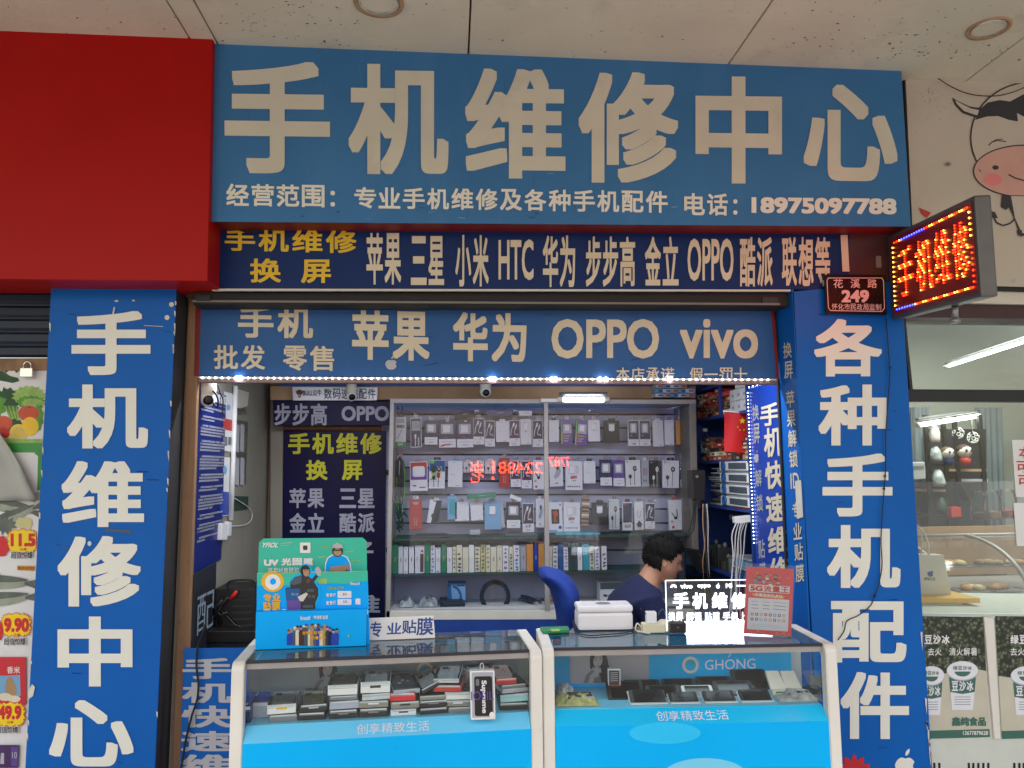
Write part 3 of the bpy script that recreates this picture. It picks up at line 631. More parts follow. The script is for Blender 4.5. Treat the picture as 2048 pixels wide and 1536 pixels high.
for i in range(9): a = i*.698; pp([(37, 866), (37+12*math.cos(a), 866+11*math.sin(a)), (37+12*math.cos(a+.5), 866+11*math.sin(a+.5))], 'yellow')
pp([(-60, 878), (25, 884), (84, 884), (84, 905), (-60, 905)], 'postergreen'); pp([(-60, 872), (50, 878), (84, 878), (84, 886), (-60, 886)], 'leafpale')
pp([(70, 903), (84, 903), (82, 980), (70, 980)], 'postergreen'); pp([(-60, 905), (66, 905), (76, 912), (74, 985), (-60, 985)], 'posterwhite')
pp([(-60, 985), (80, 985), (79, 1000), (-60, 1000)], 'tarp')
# fish and prices
def fish(cx, cy0, w_, h_, k, k2, rot=0.0):
    pts = []
    for i in range(28):
        a = 2*math.pi*i/28; x = math.cos(a); y = math.sin(a)*(.55+.45*(1-((x+1)/2)**1.6)); pts.append((x, y))
    tail = [(.85, -.15), (1.35, -.6), (1.28, 0), (1.35, .6), (.85, .15)]
    R = lambda p: (cx+(p[0]*math.cos(rot)-p[1]*math.sin(rot)*h_/w_)*w_, cy0+(p[0]*math.sin(rot)*w_/h_+p[1]*math.cos(rot))*h_)
    pp([R(p) for p in pts], k); pp([R(p) for p in tail], k2); pp([R((x, y*.5-.45)) for x, y in pts if True], k2)
    pp([R((-.3+.12*math.cos(a), -.9-.25*math.sin(a))) for a in [i*.5 for i in range(7)]]+[R((.5, -.6))], k2)
fish(10, 1010, 62, 17, 'fish', 'fishdark', .25); fish(5, 990, 50, 12, 'fishdark', 'fish', .12); fish(30, 1030, 44, 13, 'fish', 'fishdark', -.35)
for x in (40, 48, 56): m.ell(S, x, 1046, 8, 11, 'paleyellow', o[0], 16); o[0] += 3e-5
leafy(10, 1050, 20, 18, 'fishdark', 12, 21, .3)
def burst(cx, cy0, w_, h_, price, y2, tx, clip=80):
    r_ = random.Random(int(cx)); pts = []
    for i in range(44):
        a = 2*math.pi*i/44; r = 1 if i % 2 else .84; pts.append((min(clip, cx+w_*r*math.copysign(abs(math.cos(a))**.55, math.cos(a))), cy0+h_*r*math.copysign(abs(math.sin(a))**.6, math.sin(a))))
    pp([(cx+(x-cx)*1.05, cy0+(y-cy0)*1.06) for x, y in pts], 'pricered'); pp(pts, 'burst')
    m.text(S, price, tx, 'pricered', .05, o[0]); o[0] += 4e-4
    x0, y0, x1, y1 = tx; m.text(S, '元/袋', ((x0+x1)/2-6, y1+3, (x0+x1)/2+7, y1+8), 'pricered', .02, o[0]); o[0] += 4e-4
    row(m, S, '超值惊爆', (y2[0], y2[1], y2[2], y2[3]), 'white', .09, o[0]); o[0] += 4e-4
    row(m, S, '超值惊爆', (y2[0]+1, y2[1]+1, y2[2]-1, y2[3]-1), 'ink', .02, o[0]); o[0] += 4e-4
burst(45, 1082, 32, 24, '11.5', (20, 1102, 67, 1118), (21, 1067, 71, 1093), 72)
m.poly(S, [(-20, 1075), (8, 1072), (14, 1082), (18, 1100), (10, 1112), (-20, 1115)], 'pricered', o[0]); o[0] += 3e-5
pp([(34, 1131), (69, 1132), (68, 1142), (34, 1140)], 'orange'); m.text(S, '第3月29日至3', (36, 1133, 68, 1140), 'brown', .02, o[0]); o[0] += 4e-4
fish(8, 1165, 48, 16, 'fish', 'fishdark', .05); fish(6, 1198, 52, 16, 'fish', 'fishdark', -.06)
burst(32, 1250, 31, 24, '9.90', (6, 1275, 53, 1291), (8, 1236, 58, 1264), 63)
pp([(-20, 1246), (4, 1244), (7, 1262), (2, 1280), (-20, 1284)], 'pricered')
pp([(-50, 1314), (52, 1314), (52, 1410), (-50, 1404)], 'packred'); pp([(-50, 1354), (40, 1350), (41, 1392), (-50, 1392)], 'lightblue'); m.text(S, '香米', (14, 1333, 40, 1347), 'white', .01, o[0]); o[0] += 4e-4
for x, y, rx, ry in ((20, 1375, 9, 22), (26, 1382, 7, 16), (10, 1394, 14, 8), (28, 1398, 13, 7)): disc(x, y, rx, ry, 'tan' if rx < 10 else 'cream')
burst(21, 1429, 30, 25, '49.9', (-10, 1452, 38, 1467), (-4, 1411, 43, 1439), 52)
pp([(-40, 1490), (38, 1490), (36, 1536), (-40, 1536)], 'winepurple'); pp([(22, 1494), (36, 1494), (35, 1532), (22, 1532)], 'purple'); m.text(S, '10', (24, 1504, 34, 1517), 'lightgrey', .01, o[0]); pp([(2, 1506), (8, 1506), (8, 1528), (0, 1528)], 'lightgrey')
solo(m, 'grocery_poster', 'supermarket poster of vegetables, fish and red prices beside the blue pillar', 'poster', V((P(0, 1200, .14).x, .14, 0)))
# grey sheet draped over the poster
m = MB(); S = YP(.11); N, K = 14, 10; vs = []
for j in range(K+1):
    for i in range(N+1):
        a, b = i/N, j/K; x = -120+a*(78*b+120+ (1-b)*0); y = 862+b*138+ (1-a)*4; x = -120+a*(120+78*b**.9)
        q = S(x, y); q.y += -.012*math.sin(a*19+b*3)-.01*math.sin(a*8-b*7); vs.append(q)
m.mesh(vs, [(j*(N+1)+i, j*(N+1)+i+1, (j+1)*(N+1)+i+1, (j+1)*(N+1)+i) for j in range(K) for i in range(N)], 'tarp', True)
o2 = solo(m, 'plastic_sheet', 'crumpled grey plastic sheet draped across the grocery poster', 'plastic sheet'); sm = o2.modifiers.new('s', 'SOLIDIFY'); sm.thickness = .004

# ---------------------------------------------------------------- cow board and food shop on the right
S = YP(-.05)
t = thing('fascia_board', 'dirty white fascia board with a cartoon cow head', 'fascia', P(1950, 575, -.05))
m = MB(); m.slab(S, [(1806, 140), (2700, 172), (2700, 600), (1826, 575)], 'dark', .06, .003, None, -.006)
m.build('backing', t)
m = MB(); m.slab(S, [(1811, 150), (2700, 182), (2700, 590), (1830, 568)], 'boardwhite', .006, .001); o = [.003]
def cp(pts, k): m.poly(S, pts, k, o[0]); o[0] += 4e-5
def cl(pts, wd, k='ink'): m.line(S, pts, wd, k, o[0]); o[0] += 6e-4*.3
def ec(cx, cy0, rx, ry, k, n=36): m.ell(S, cx, cy0, rx, ry, k, o[0], n); o[0] += 4e-5
ec(2062, 275, 122, 112, 'ink', 48); ec(2062, 275, 119, 109, 'boardwhite', 48)
cp([(1955, 236), (1925, 226), (1910, 210), (1904, 195), (1918, 203), (1940, 213), (1962, 216)], 'ink'); cp([(1955, 231), (1928, 222), (1914, 208), (1910, 200), (1922, 207), (1942, 217), (1958, 220)], 'boardwhite')
cp([(1950, 240), (1960, 218), (1975, 205), (2000, 200), (2020, 203), (2048, 188), (2090, 180), (2090, 245), (2060, 240), (2034, 226), (2036, 243), (2018, 240), (1996, 232), (1974, 233)], 'ink')
cl([(1977, 291), (1984, 284), (1995, 281), (2012, 283)], 2.2); cl([(1980, 287), (1992, 279), (2006, 278)], 1.6)
ec(2050, 342, 104, 53, 'ink', 48); ec(2050, 342, 101.5, 50.5, 'pink', 48); ec(1991, 335, 6.5, 4.5, 'ink'); ec(1986, 359, 18, 12, 'blush')
cl([(2017, 349), (2030, 356), (2048, 361), (2070, 362)], 3); cl([(1957, 338), (1962, 344), (1960, 340)], 1.2)
cp([(2004, 390), (2100, 392), (2100, 470), (2040, 472), (2030, 440), (2018, 414), (2012, 420), (2002, 414)], 'ink'); cp([(2022, 392), (2100, 394), (2100, 466), (2044, 466), (2030, 436)], 'boardwhite'); cp([(2005, 391), (2022, 392), (2020, 412), (2010, 417), (2002, 408)], 'ink')
cl([(1986, 430), (1993, 445), (2006, 451), (2020, 447), (2030, 438)], 3); cp([(1974, 420), (1990, 424), (1996, 436), (1986, 436), (1976, 430)], 'ink')
cp([(1838, 415), (1862, 425), (1854, 436), (1843, 428)], 'redbox'); cp([(2034, 460), (2044, 460), (2044, 474), (2036, 470)], 'ink')
for i in range(40): x, y = rnd.gauss(1865, 18), rnd.gauss(195, 22); cp([(x, y), (x+2, y+.5), (x+1, y+2)], 'slate')
for a in range(8): cl([(1896, 328), (1896+7*math.cos(a*.8), 328+6*math.sin(a*.8))], 1.0, 'slate')
m.build('face_panel', t)
m = MB(); q = lambda x, y: P(x, y, -.07)
m.tube(curve([q(1800, 132), q(1830, 134), q(1860, 146), q(1900, 172), q(1940, 188), q(1985, 192), q(2020, 186), q(2060, 170), q(2130, 140)], 50), .0022, 'rubber', 6); solo(m, 'cable', 'thin sagging wire looped above the cartoon cow board', 'cable')
m = MB(); S = YP(-.02)
m.slab(S, [(1828, 578), (2700, 600), (2700, 622), (1826, 604)], 'offwhite', .1, .003); m.slab(YP(-.0), [(1806, 606), (2700, 622), (2700, 646), (1806, 634)], 'maroon', .1, .004)
solo(m, 'door_header', 'pale ledge and dark beam under the cow board above the food shop glass', 'beam')
# glazing frame
YW = YP(.06)
t = thing('shop_window', 'glazed front of the food shop with a black transom bar', 'window', P(1950, 1240, .06))
m = MB(); m.slab(YW, [(1800, 778), (2700, 784), (2700, 808), (1800, 802)], 'black', .05, .003); m.build('transom_bar', t); m = MB(); m.slab(YW, [(1806, 636), (1811, 636), (1826, 778), (1820, 778)], 'charcoal', .05); m.build('frame', t)
m = MB(); S = YP(.085); m.poly(S, [(1808, 636), (2700, 646), (2700, 782), (1815, 780)], 'shopglass', 0); m.build('pane', t)
m = MB(); m.poly(S, [(1815, 803), (2700, 808), (2700, 1226), (1845, 1226)], 'shopglass', 0); m.build('pane', t)
# room behind it
xw = P(1700, 700, .2).x; xr = P(2900, 700, .1).x
m = MB(); m.face([(xw, 2.6, 0), (xr, 2.6, 0), (xr, 2.6, 3.2), (xw, 2.6, 3.2)], 'roomgrey'); m.face([(xr, .1, 0), (xr, 2.6, 0), (xr, 2.6, 3.2), (xr, .1, 3.2)], 'roomgrey')
m.face([(xw, .1, 0), (xw, 2.6, 0), (xw, 2.6, 3.2), (xw, .1, 3.2)], 'roomgrey'); m.face([(xw, .1, 2.75), (xr, .1, 2.75), (xr, 2.6, 2.75), (xw, 2.6, 2.75)], 'roomgrey')
solo(m, 'room_walls', 'pale grey walls and ceiling of the food shop seen through its glass', 'wall')
def tubelamp(a, b, lab, en, r=.013, k='tube2'):
    a, b = V(a), V(b); t = thing('fluorescent_tube', lab, 'tube light', (a+b)/2, 'fluorescent tubes')
    MB().tube([a, b], r, k, 10).build('tube', t); d = (b-a).normalized()
    m = MB(); m.tube([a+V((0, .0, r*2.6))-d*.02, b+V((0, 0, r*2.6))+d*.02], r*.9, 'grey', 6); m.tube([a-d*.03, a], r*1.15, 'white', 8); m.tube([b, b+d*.03], r*1.15, 'white', 8); m.build('housing', t)
    return t
tubelamp(P(1897, 732, 1.5), P(2110, 664, .9), 'long fluorescent tube behind the upper pane of the food shop', 8, .009)
tubelamp(P(1838, 850, 1.55), P(1955, 832, 1.95), 'short fluorescent tube above the plush toy shelf', 6, .014)
ld = bpy.data.lights.new('food_shop_fill', 'AREA'); ld.size = .8; ld.energy = 22; ld.color = (.95, 1, .93); ld.shape = 'DISK'  # bare disc lamp added as fill, out of view and apart from the tubes
lo = bpy.data.objects.new('food_room_fill', ld); C.objects.link(lo); lo.location = (P(2000, 700, 1.3).x, 1.2, 2.6)
# curtain, shelf tower, toys
m = MB(); S = YP(2.2)
for x0, x1, yb in ((1952, 2003, 1170), (1822, 1856, 1200)):
    vs = []; N = 16; A0, A1 = S(x0, 815), S(x1, 815); B0, B1 = S(x0+14, yb), S(x1+10, yb)
    for j in range(2):
        for i in range(N+1):
            q = (A0+(A1-A0)*(i/N)) if j == 0 else (B0+(B1-B0)*(i/N)); q = q+V((0, .03*math.sin(i*1.7), 0)); vs.append(q)
    m2 = MB(); m2.mesh(vs, [(i, i+1, N+2+i, N+1+i) for i in range(N)], 'curtain', True)
    oc = solo(m2, 'curtain', 'grey curtain strip hanging ' + ('right of the plush toys' if x0 > 1900 else 'beside the blue pillar edge in the food shop'), 'curtain'); sm = oc.modifiers.new('s', 'SOLIDIFY'); sm.thickness = .01
t = thing('display_shelf', 'tall black shelf tower with plush toys behind the food shop glass', 'shelf', P(1890, 1150, 1.9))
S = YP(1.8); m = MB()
for x, dx in ((1853, 12), (1888, 14), (1910, 16), (1962, 14)):
    A = S(x, 830); B = S(x+dx, 1120); m.obox((A+B)/2, (.012, 0, 0), (0, .012, 0), (0, 0, (A.z-B.z)/2), 'black')
m.build('frame', t); MB().slab(YP(2.1), [(1856, 858), (1972, 858), (1976, 1130), (1868, 1130)], 'deskdark', .01).build('back_panel', t)  # dark backing sheet added so the shelf tower reads darker
for y0, x0, x1, k in ((928, 1855, 1905, 'black'), (938, 1898, 1974, 'tan'), (979, 1858, 1900, 'tan'), (1030, 1862, 1906, 'black'), (958, 1918, 1976, 'lightgrey')):
    MB().slab(YP(1.8), [(x0, y0), (x1, y0), (x1, y0+5), (x0, y0+5)], k, .3).build('shelf_board', t)
def toy(px, py, r, lab, body, hairk, d=1.75):
    c = P(px, py, d); t = thing('plush_toy', lab, 'plush toy', c-V((0, 0, r*1.9)))
    def ball(mb, c, rx, ry, rz, k): mb.lathe(c, [(.001*1, -rz)]+[(math.cos(a)*rx, math.sin(a)*rz) for a in [math.radians(x) for x in range(-75, 90, 15)]]+[(.001, rz)], k, 16)
    mb = MB(); ball(mb, c, r, r*.9, r*.95, 'plush')
    FR = Frame(c+V((-r, -r*.97, r)), (2*r, 0, 0), (0, 0, -2*r), (0, -1, 0))
    mb.ell(FR, .3, .45, .1, .13, 'ink', .004); mb.ell(FR, .7, .45, .1, .13, 'ink', .004); mb.ell(FR, .5, .7, .05, .03, 'redbox', .004); mb.build('head', t)
    mb = MB(); ball(mb, c+V((0, .01, r*.28)), r*1.06, r, r*.78, hairk); mb.build('hair', t)
    mb = MB(); ball(mb, c-V((0, 0, r*1.35)), r*.8, r*.7, r*.75, body); mb.build('body', t)
toy(1929, 903, .046, 'white faced plush doll in red on the pale shelf', 'redbox', 'maroon'); toy(1896, 906, .040, 'white faced plush doll in dark blue beside the red doll', 'navy', 'brown')
def bagshape(px, py, w_, h_, k, lab, d=1.78, name='wrapped_toy'):
    c = P(px, py, d); m = MB(); vs = []; R_ = random.Random(int(px)); n = 10
    m.lathe(c-V((0, 0, h_/2)), [(w_*.4, 0), (w_*.5, h_*.2), (w_*.46, h_*.55), (w_*.3, h_*.85), (w_*.12, h_)], k, 12)
    for i, v in enumerate(m.v): m.v[i] = v+V((R_.uniform(-1, 1), R_.uniform(-1, 1), R_.uniform(-.6, .6)))*w_*.07
    solo(m, name, lab, 'plush toy')
bagshape(1869, 868, .07, .11, 'plush', 'round pale plush on the top of the black shelf tower'); bagshape(1871, 908, .08, .10, 'bagcrease', 'plush in clear bag on the upper level of the black tower')
bagshape(1877, 956, .09, .11, 'bagcrease', 'white plush in a shiny bag at the middle of the black tower'); bagshape(1883, 1010, .07, .10, 'darkgreen', 'dark green plush low in the black tower')
m = MB(); m.slab(YP(1.75), [(1918, 966), (1955, 964), (1953, 995), (1940, 1003), (1920, 1000)][:4], 'black', .08, .01); solo(m, 'toy_bag', 'black handbag shape hanging below the plush doll shelf', 'bag')
m = MB(); m.slab(YP(1.75), [(1902, 1014), (1922, 1014), (1924, 1034), (1903, 1035)], 'redbox', .06, .004); solo(m, 'gift_box', 'small red box low between the black posts', 'box')
for px, py, lab in ((1916, 866, 'white ring pattern ball hanging near the short tube'), (1946, 875, 'white ring pattern ball hanging beside the curtain')):
    c = P(px, py, 1.8); m = MB(); r = .035
    for i in range(12):
        a = i*2.399; zz = 1-2*(i+.5)/12; q = V((math.cos(a)*math.sqrt(1-zz*zz), math.sin(a)*math.sqrt(1-zz*zz), zz)); p_ = q.orthogonal().normalized(); s_ = q.cross(p_)
        m.tube([c+q*r+p_*(.012*math.cos(b))+s_*(.012*math.sin(b)) for b in [k*.7 for k in range(9)]], .0025, 'white', 5, closed=True)
    m.tube([c+V((0, 0, r)), c+V((0, 0, r+.09))], .001, 'white', 4); solo(m, 'hanging_ball', lab, 'ornament', None, 'ornaments in the food shop')
# curved glass food case
t = thing('food_case', 'curved glass food display case with pastries on trays', 'display case', P(1990, 1225, .9)); 
YA, YB2 = .75, 1.25
xa, xb = P(1895, 1180, YA).x, xr-.1; zb0, zt0 = P(1950, 1200, YA).z, P(1960, 1070, YB2).z
arc = [(YA+.02*math.sin(0), zb0)]+[(YA+(YB2-YA)*(1-math.cos(a)), zb0+(zt0-zb0)*math.sin(a)) for a in [math.radians(x) for x in range(10, 91, 10)]]
m = MB()
for (ya, za), (yb, zb2) in zip(arc, arc[1:]): m.face([(xa, ya, za), (xb, ya, za), (xb, yb, zb2), (xa, yb, zb2)], 'clear', True)
m.build('curved_glass', t); m = MB()
for x in (xa, P(2015, 1120, .9).x, xb): m.tube([(x, y, z) for y, z in arc], .012, 'alu', 6)
m.tube([(xa, YB2, zt0), (xb, YB2, zt0)], .012, 'alu', 6); m.build('frame', t)
m = MB(); m.box(xa, xb, YA, YB2+.4, zb0-.9, zb0-.01, 'alu'); m.box(xa, xb, YB2+.38, YB2+.4, zb0, zt0+.02, 'tan'); m.build('base', t)
R_ = random.Random(9)
for i in range(10):
    x = xa+.1+(i % 5)*.2; z = zb0+(.01 if i < 5 else .13); y = YA+.16+(.1 if i < 5 else .22); mm = MB()
    mm.box(x-.09, x+.09, y-.07, y+.07, z-.008, z, 'steel', .003)
    mm.build('tray', t)
    for k in range(5):
        cx_, cy0 = x+R_.uniform(-.06, .06), y+R_.uniform(-.04, .04); mm = MB(); s_ = R_.uniform(.02, .034); mm.lathe((cx_, cy0, z), [(s_, 0), (s_*1.1, s_*.4), (s_*.7, s_*.85), (s_*.1, s_)], R_.choice(['food', 'foodpale', 'tan']), 9); mm.build('pastry', t)
for i, (px, py) in enumerate(((1958, 1010), (1985, 1008), (2016, 1006))):
    c = P(px, py, 1.3); m = MB(); m.lathe(c-V((0, 0, .09)), [(.045, 0), (.05, .02), (.05, .13), (.035, .15), (.037, .17), (.001, .171)], 'clear', 14); m.lathe(c-V((0, 0, .085)), [(.042, 0), (.045, .04), (.001, .045)], ['maroon', 'tan', 'redbox'][i], 12); solo(m, 'food_jar', 'clear jar with %s contents on the curved food case' % ['maroon', 'tan', 'red'][i], 'jar', None, 'jars on the food case')
# counter ledge, tote bag, notices
m = MB(); m.slab(YP(.1), [(1842, 1226), (2700, 1236), (2700, 1246), (1846, 1235)], 'cabinetwhite', .6, .004); m.slab(YP(.3), [(1840, 1196), (1961, 1196), (1961, 1206), (1840, 1206)], 'yellowtape', .35, .004)
m.slab(YP(.32), [(1840, 1206), (1925, 1206), (1925, 1224), (1840, 1224)], 'cabinetwhite', .3)
solo(m, 'counter_ledge', 'pale service ledge with a yellow edged tray behind the food shop glass', 'counter')
t = thing('tote_bag', 'white paper carrier bag with a small blue emblem on the yellow tray', 'bag', P(1875, 1195, .4))
m = MB(); S = YP(.4); TQ = [(1838, 1110), (1888, 1110), (1903, 1189), (1842, 1190)]; m.slab(S, TQ, 'offwhite', .07, .004); m.poly(S, [(1855, 1144), (1866, 1142), (1866, 1152), (1860, 1154), (1855, 1150)], 'blueink'); row(m, S, '财远人生', (1849, 1155, 1871, 1161), 'ink', .01); m.build('bag_body', t)
m = MB(); m.tube(curve([P(1842, 1110, .42), P(1844, 1080, .43), P(1838, 1060, .43), P(1836, 1050, .43)], 12), .004, 'offwhite', 6); m.tube(curve([P(1858, 1110, .42), P(1855, 1085, .42), P(1846, 1062, .42), P(1836, 1055, .42)], 12), .005, 'offwhite', 6); m.build('handle', t)
S = YP(.08); m = MB(); m.slab(S, [(2024, 880), (2120, 878), (2124, 994), (2032, 994)], 'posterwhite', .002)
for c, q in (('本', (2038, 893, 2060, 917)), ('可', (2033, 922, 2060, 946)), ('可', (2036, 950, 2062, 974))): m.text(S, c, q, 'redbox', .01, .002)
solo(m, 'notice', 'white notice with red characters taped inside the food shop glass', 'notice')
m = MB(); m.slab(S, [(2027, 1006), (2120, 1006), (2124, 1094), (2034, 1092)], 'posterwhite', .002); solo(m, 'notice', 'blank white sheet taped below the red lettered notice', 'notice')
m = MB(); m.slab(YP(1.6), [(1818, 925), (1850, 924), (1852, 958), (1822, 960)], 'lightgrey', .1, .006); m.qd(YP(1.6), 1824, 932, 1848, 938, 'grey'); solo(m, 'wall_box', 'pale electrical box on the wall by the grey curtain', 'electric box')
# lower cabinet with bean posters
t = thing('food_cabinet', 'white slatted cabinet front below the bean drink posters', 'cabinet', V((P(1950, 1500, .05).x, .05, 0)))
S = YP(.05); m = MB(); A, B = S(1836, 1236), S(2700, 1244)
m.hexa([A, B, V((B.x, .05, 0)), V((A.x, .05, 0))]+[p+V((0, .5, 0)) for p in (A, B, V((B.x, .05, 0)), V((A.x, .05, 0)))], 'cabinetwhite', .004)
for xs_ in ((1867, 1877), (1936, 1945, 1955, 1965, 1975), (2027, 2037, 2046)):
    for x in xs_: m.slab(S, [(x, 1526), (x+4, 1526), (x+5, 1700), (x+1, 1700)], 'black', .002, 0, None, .002)
m.build('cabinet_body', t)
m = MB(); m.slab(S, [(1968, 1234), (1988, 1236), (2002, 1478), (1989, 1478)], 'framewhite', .02, .003, None, .012); m.build('upright', t)
def beanposter(x0, x1, d, lab, full):
    S = YP(.046); m = MB(); L = lambda x, y: x+(y-1232)*.058
    m.poly(S, [(L(x0, 1232), 1232), (L(x1, 1232), 1234), (L(x1, 1470), 1468), (L(x0, 1475), 1474)], 'beanpaper', 0)
    m.poly(S, [(L(x0, 1232), 1232), (L(x1, 1232), 1234), (L(x1, 1342), 1342), (L(x1, 1342)-20, 1338), (L(x1, 1342)-44, 1352), (L(x0, 1350)+60, 1346), (L(x0, 1350)+30, 1356), (L(x0, 1350), 1352)], 'beans', .0006)
    m.poly(S, [(L(x0, 1462), 1462), (L(x1, 1458), 1458), (L(x1, 1474), 1474), (L(x0, 1478), 1478)], 'cupgreen', .0008)
    def cup(cx, cy0, w_, ch):
        m.poly(S, [(cx-w_*.86, cy0), (cx+w_*.86, cy0), (cx+w_*.66, cy0+78), (cx-w_*.66, cy0+78)], 'packwhite', .0012)
        m.poly(S, [(cx-w_*.84, cy0+12), (cx, cy0+18), (cx+w_*.84, cy0+12), (cx+w_*.76, cy0+42), (cx, cy0+46), (cx-w_*.76, cy0+42)], 'cupgreen', .0014)
        m.ell(S, cx, cy0, w_, 20, 'packgrey', .0016, 28); m.ell(S, cx, cy0-1, w_*.97, 18.5, 'packwhite', .0018, 28); m.ell(S, cx, cy0+1, w_*.5, 10, 'cupgreen', .002, 16, 0, 0, math.pi)
        row(m, S, ch, (cx-w_*.6, cy0-10, cx+w_*.6, cy0-2), 'cupgreen', .02, .0022); row(m, S, ch[-3:], (cx-w_*.7, cy0+20, cx+w_*.7, cy0+40), 'packwhite', .03, .0022)
        for i in range(4): m.line(S, [(cx-w_*.5, cy0+52+i*5), (cx+w_*.5, cy0+52+i*5)], 1, 'cupgreen', .0016)
    if full:
        cup(1863, 1352, 26, '绿豆沙冰'); cup(1925, 1342, 32, '绿豆沙冰')
        row(m, S, '豆沙冰', (1848, 1270, 1900, 1288), 'white', .03, .002); row(m, S, '去火 清火解暑', (1855, 1296, 1955, 1311), 'white', .01, .002)
        m.text(S, '鑫纯食品', (1904, 1434, 1972, 1452), 'cupgreen', .04, .002); m.text(S, '13677879628', (1926, 1462, 1976, 1470), 'white', .02, .002)
    else:
        cup(2055, 1352, 34, '绿豆沙冰'); row(m, S, '绿豆沙冰', (2020, 1270, 2092, 1288), 'white', .03, .002); row(m, S, '去火清火', (2020, 1296, 2080, 1311), 'white', .01, .002)
    solo(m, 'bean_drink_poster', lab, 'poster', None, 'bean drink posters')
beanposter(1826, 1966, 0, 'faded poster of beans and two drink cups next to the blue pillar', True); beanposter(1990, 2130, 0, 'bean drink poster cut by the photo edge, past the white upright', False)
# ---------------------------------------------------------------- inside the phone shop: walls
XLW = P(392, 800, .15).x; YBW = 1.5; XR = 1.86
m = MB()
def wallbox(x0, x1, y0, y1, z0, z1, k, name, lab):
    m = MB(); m.box(x0, x1, y0, y1, z0, z1, k); return solo(m, name, lab, 'wall', V(((x0+x1)/2, (y0+y1)/2, z0)))
wallbox(XLW-.12, XLW, .17, 1.5, .002, 2.6, 'wallgrey', 'side_wall', 'pale stained side wall of the phone shop carrying the blue notice')
wallbox(XLW-.12, 2.0, 1.5, 1.62, .002, 2.6, 'backwall', 'back_wall', 'brownish back wall of the phone shop behind the navy door')
wallbox(XR, XR+.1, .25, 1.5, .002, 2.6, 'walldark', 'side_wall', 'dark side wall behind the blue shelves of orange boxes')
m = MB(); m.box(XLW-.12, 2.0, .2, 1.62, 2.46, 2.5, 'roomgrey'); tag(m.build('ceiling'), kind='structure')
# beam and blue band at the top of the back wall
m = MB(); S = YP(1.3); m.slab(S, [(540, 772), (1392, 772), (1392, 797), (541, 800)], 'tan', .18, .003); m.slab(YP(1.285), [(560, 764), (1392, 764), (1392, 772.5), (560, 772)], 'shelfblue', .2); 
solo(m, 'ceiling_beam', 'tan beam with a blue upper band across the back of the shop', 'beam')
m = MB(); m.slab(YP(1.42), [(541, 800), (566, 802), (563, 1240), (540, 1240)], 'wallgrey', .08, .003); solo(m, 'corner_post', 'pale corner post beside the navy door', 'post')
# left wall: blue notice
SXL = XPL(XLW)
def sxl(y, z, off=0.0): return V((XLW+off, y, z))
class SideFrame(Frame): pass
def side_sheet(yn, yf, px, pyt, pyb):
    """frame on the left wall between depths yn (near) and yf; heights read at photo pixels px"""
    zt, zb2 = SXL(px, pyt).z, SXL(px, pyb).z
    return Frame((XLW, yn, zt), (0, yf-yn, 0), (0, 0, zb2-zt), (1, 0, 0))
ya, yb = SXL(393, 900).y, SXL(447, 900).y
FN = Frame((XLW, ya, SXL(394, 768).z), (0, yb-ya, 0), (0, 0, SXL(382, 1148).z-SXL(394, 768).z), (1, 0, 0))
m = MB(); m.slab(FN, [(0, 0), (1, 0.015), (1, .985), (0, 1)], 'noticeblue', .003, 0, None, .005)
row(m, FN, '手机维修顾客须知', (.05, .02, .97, .075), 'white', .02, .008)
m.line(FN, [(.02, .088), (.98, .088)], .006, 'white', .0075, 5)
R_ = random.Random(11); b = .11
for para in (2, 2, 4, 4, 5, 3, 2, 5, 2, 3, 2):
    for l in range(para):
        a = .06+(.06 if l == 0 else 0); end = .95 if l < para-1 else R_.uniform(.3, .8)
        while a < end:
            w_ = R_.choice([.022, .026, .03]); m.qd(FN, a, b, a+w_, b+.009, 'lightgrey', .0076); m.qd(FN, a+w_*.3, b+.003, a+w_*.7, b+.006, 'noticeblue', .008); a += w_+R_.choice([.008, .01, .04 if R_.random() < .1 else .01])
        b += .0165
    b += .018
solo(m, 'repair_notice', 'tall blue notice of small white text on the side wall', 'notice')
def wallsheet(pts, k, lab, name='leaflet', extra=None, off=.004, cat='leaflet'):
    m = MB(); m.slab(SXL, pts, k, .002, 0, None, off)
    if extra: extra(m)
    return solo(m, name, lab, cat)
def e1(m):
    m.poly(SXL, [(447, 836), (465, 840), (464, 862), (446, 858)], 'redbox', .006); m.poly(SXL, [(447, 872), (455, 874), (454, 892), (446, 890)], 'grey', .006); m.poly(SXL, [(457, 873), (464, 875), (463, 891), (456, 889)], 'grey', .006); m.ell(SXL, 457, 815, 4, 6, 'lightblue', .006)
wallsheet([(449, 783), (467, 788), (464, 905), (446, 900)], 'posterwhite', 'white leaflet with a red block next to the tall blue notice', extra=e1)
def e2(m): m.poly(SXL, [(441, 983), (458, 984), (457, 1030), (440, 1030)], 'bannerblue', .006); m.ell(SXL, 450, 940, 4, 9, 'lightblue', .006)
wallsheet([(446, 914), (460, 915), (457, 1032), (440, 1032)], 'posterwhite', 'white leaflet with a blue base below the red block leaflet', extra=e2)
wallsheet([(470, 776), (498, 785), (495, 812), (470, 820)], 'offwhite', 'pale paper sheet pinned high on the side wall beside the white pipe')
def e3(m):
    for y0 in (0, 66):
        for x0 in (0, 10): m.poly(SXL, [(471+x0, 848+y0), (479+x0, 850+y0), (478+x0, 905+y0), (470+x0, 903+y0)], 'lightgrey', .007)
    row(m, SXL, '营业中心', (474, 815, 494, 829), 'ink', .01, .006)
wallsheet([(468, 838), (496, 844), (492, 968), (467, 970)], 'steel', 'grey sheet of four white panels on the side wall', extra=e3)
wallsheet([(467, 992), (497, 993), (496, 1018), (465, 1022)], 'darkgreen', 'dark green plate low on the side wall', 'wall_plate', cat='plate')
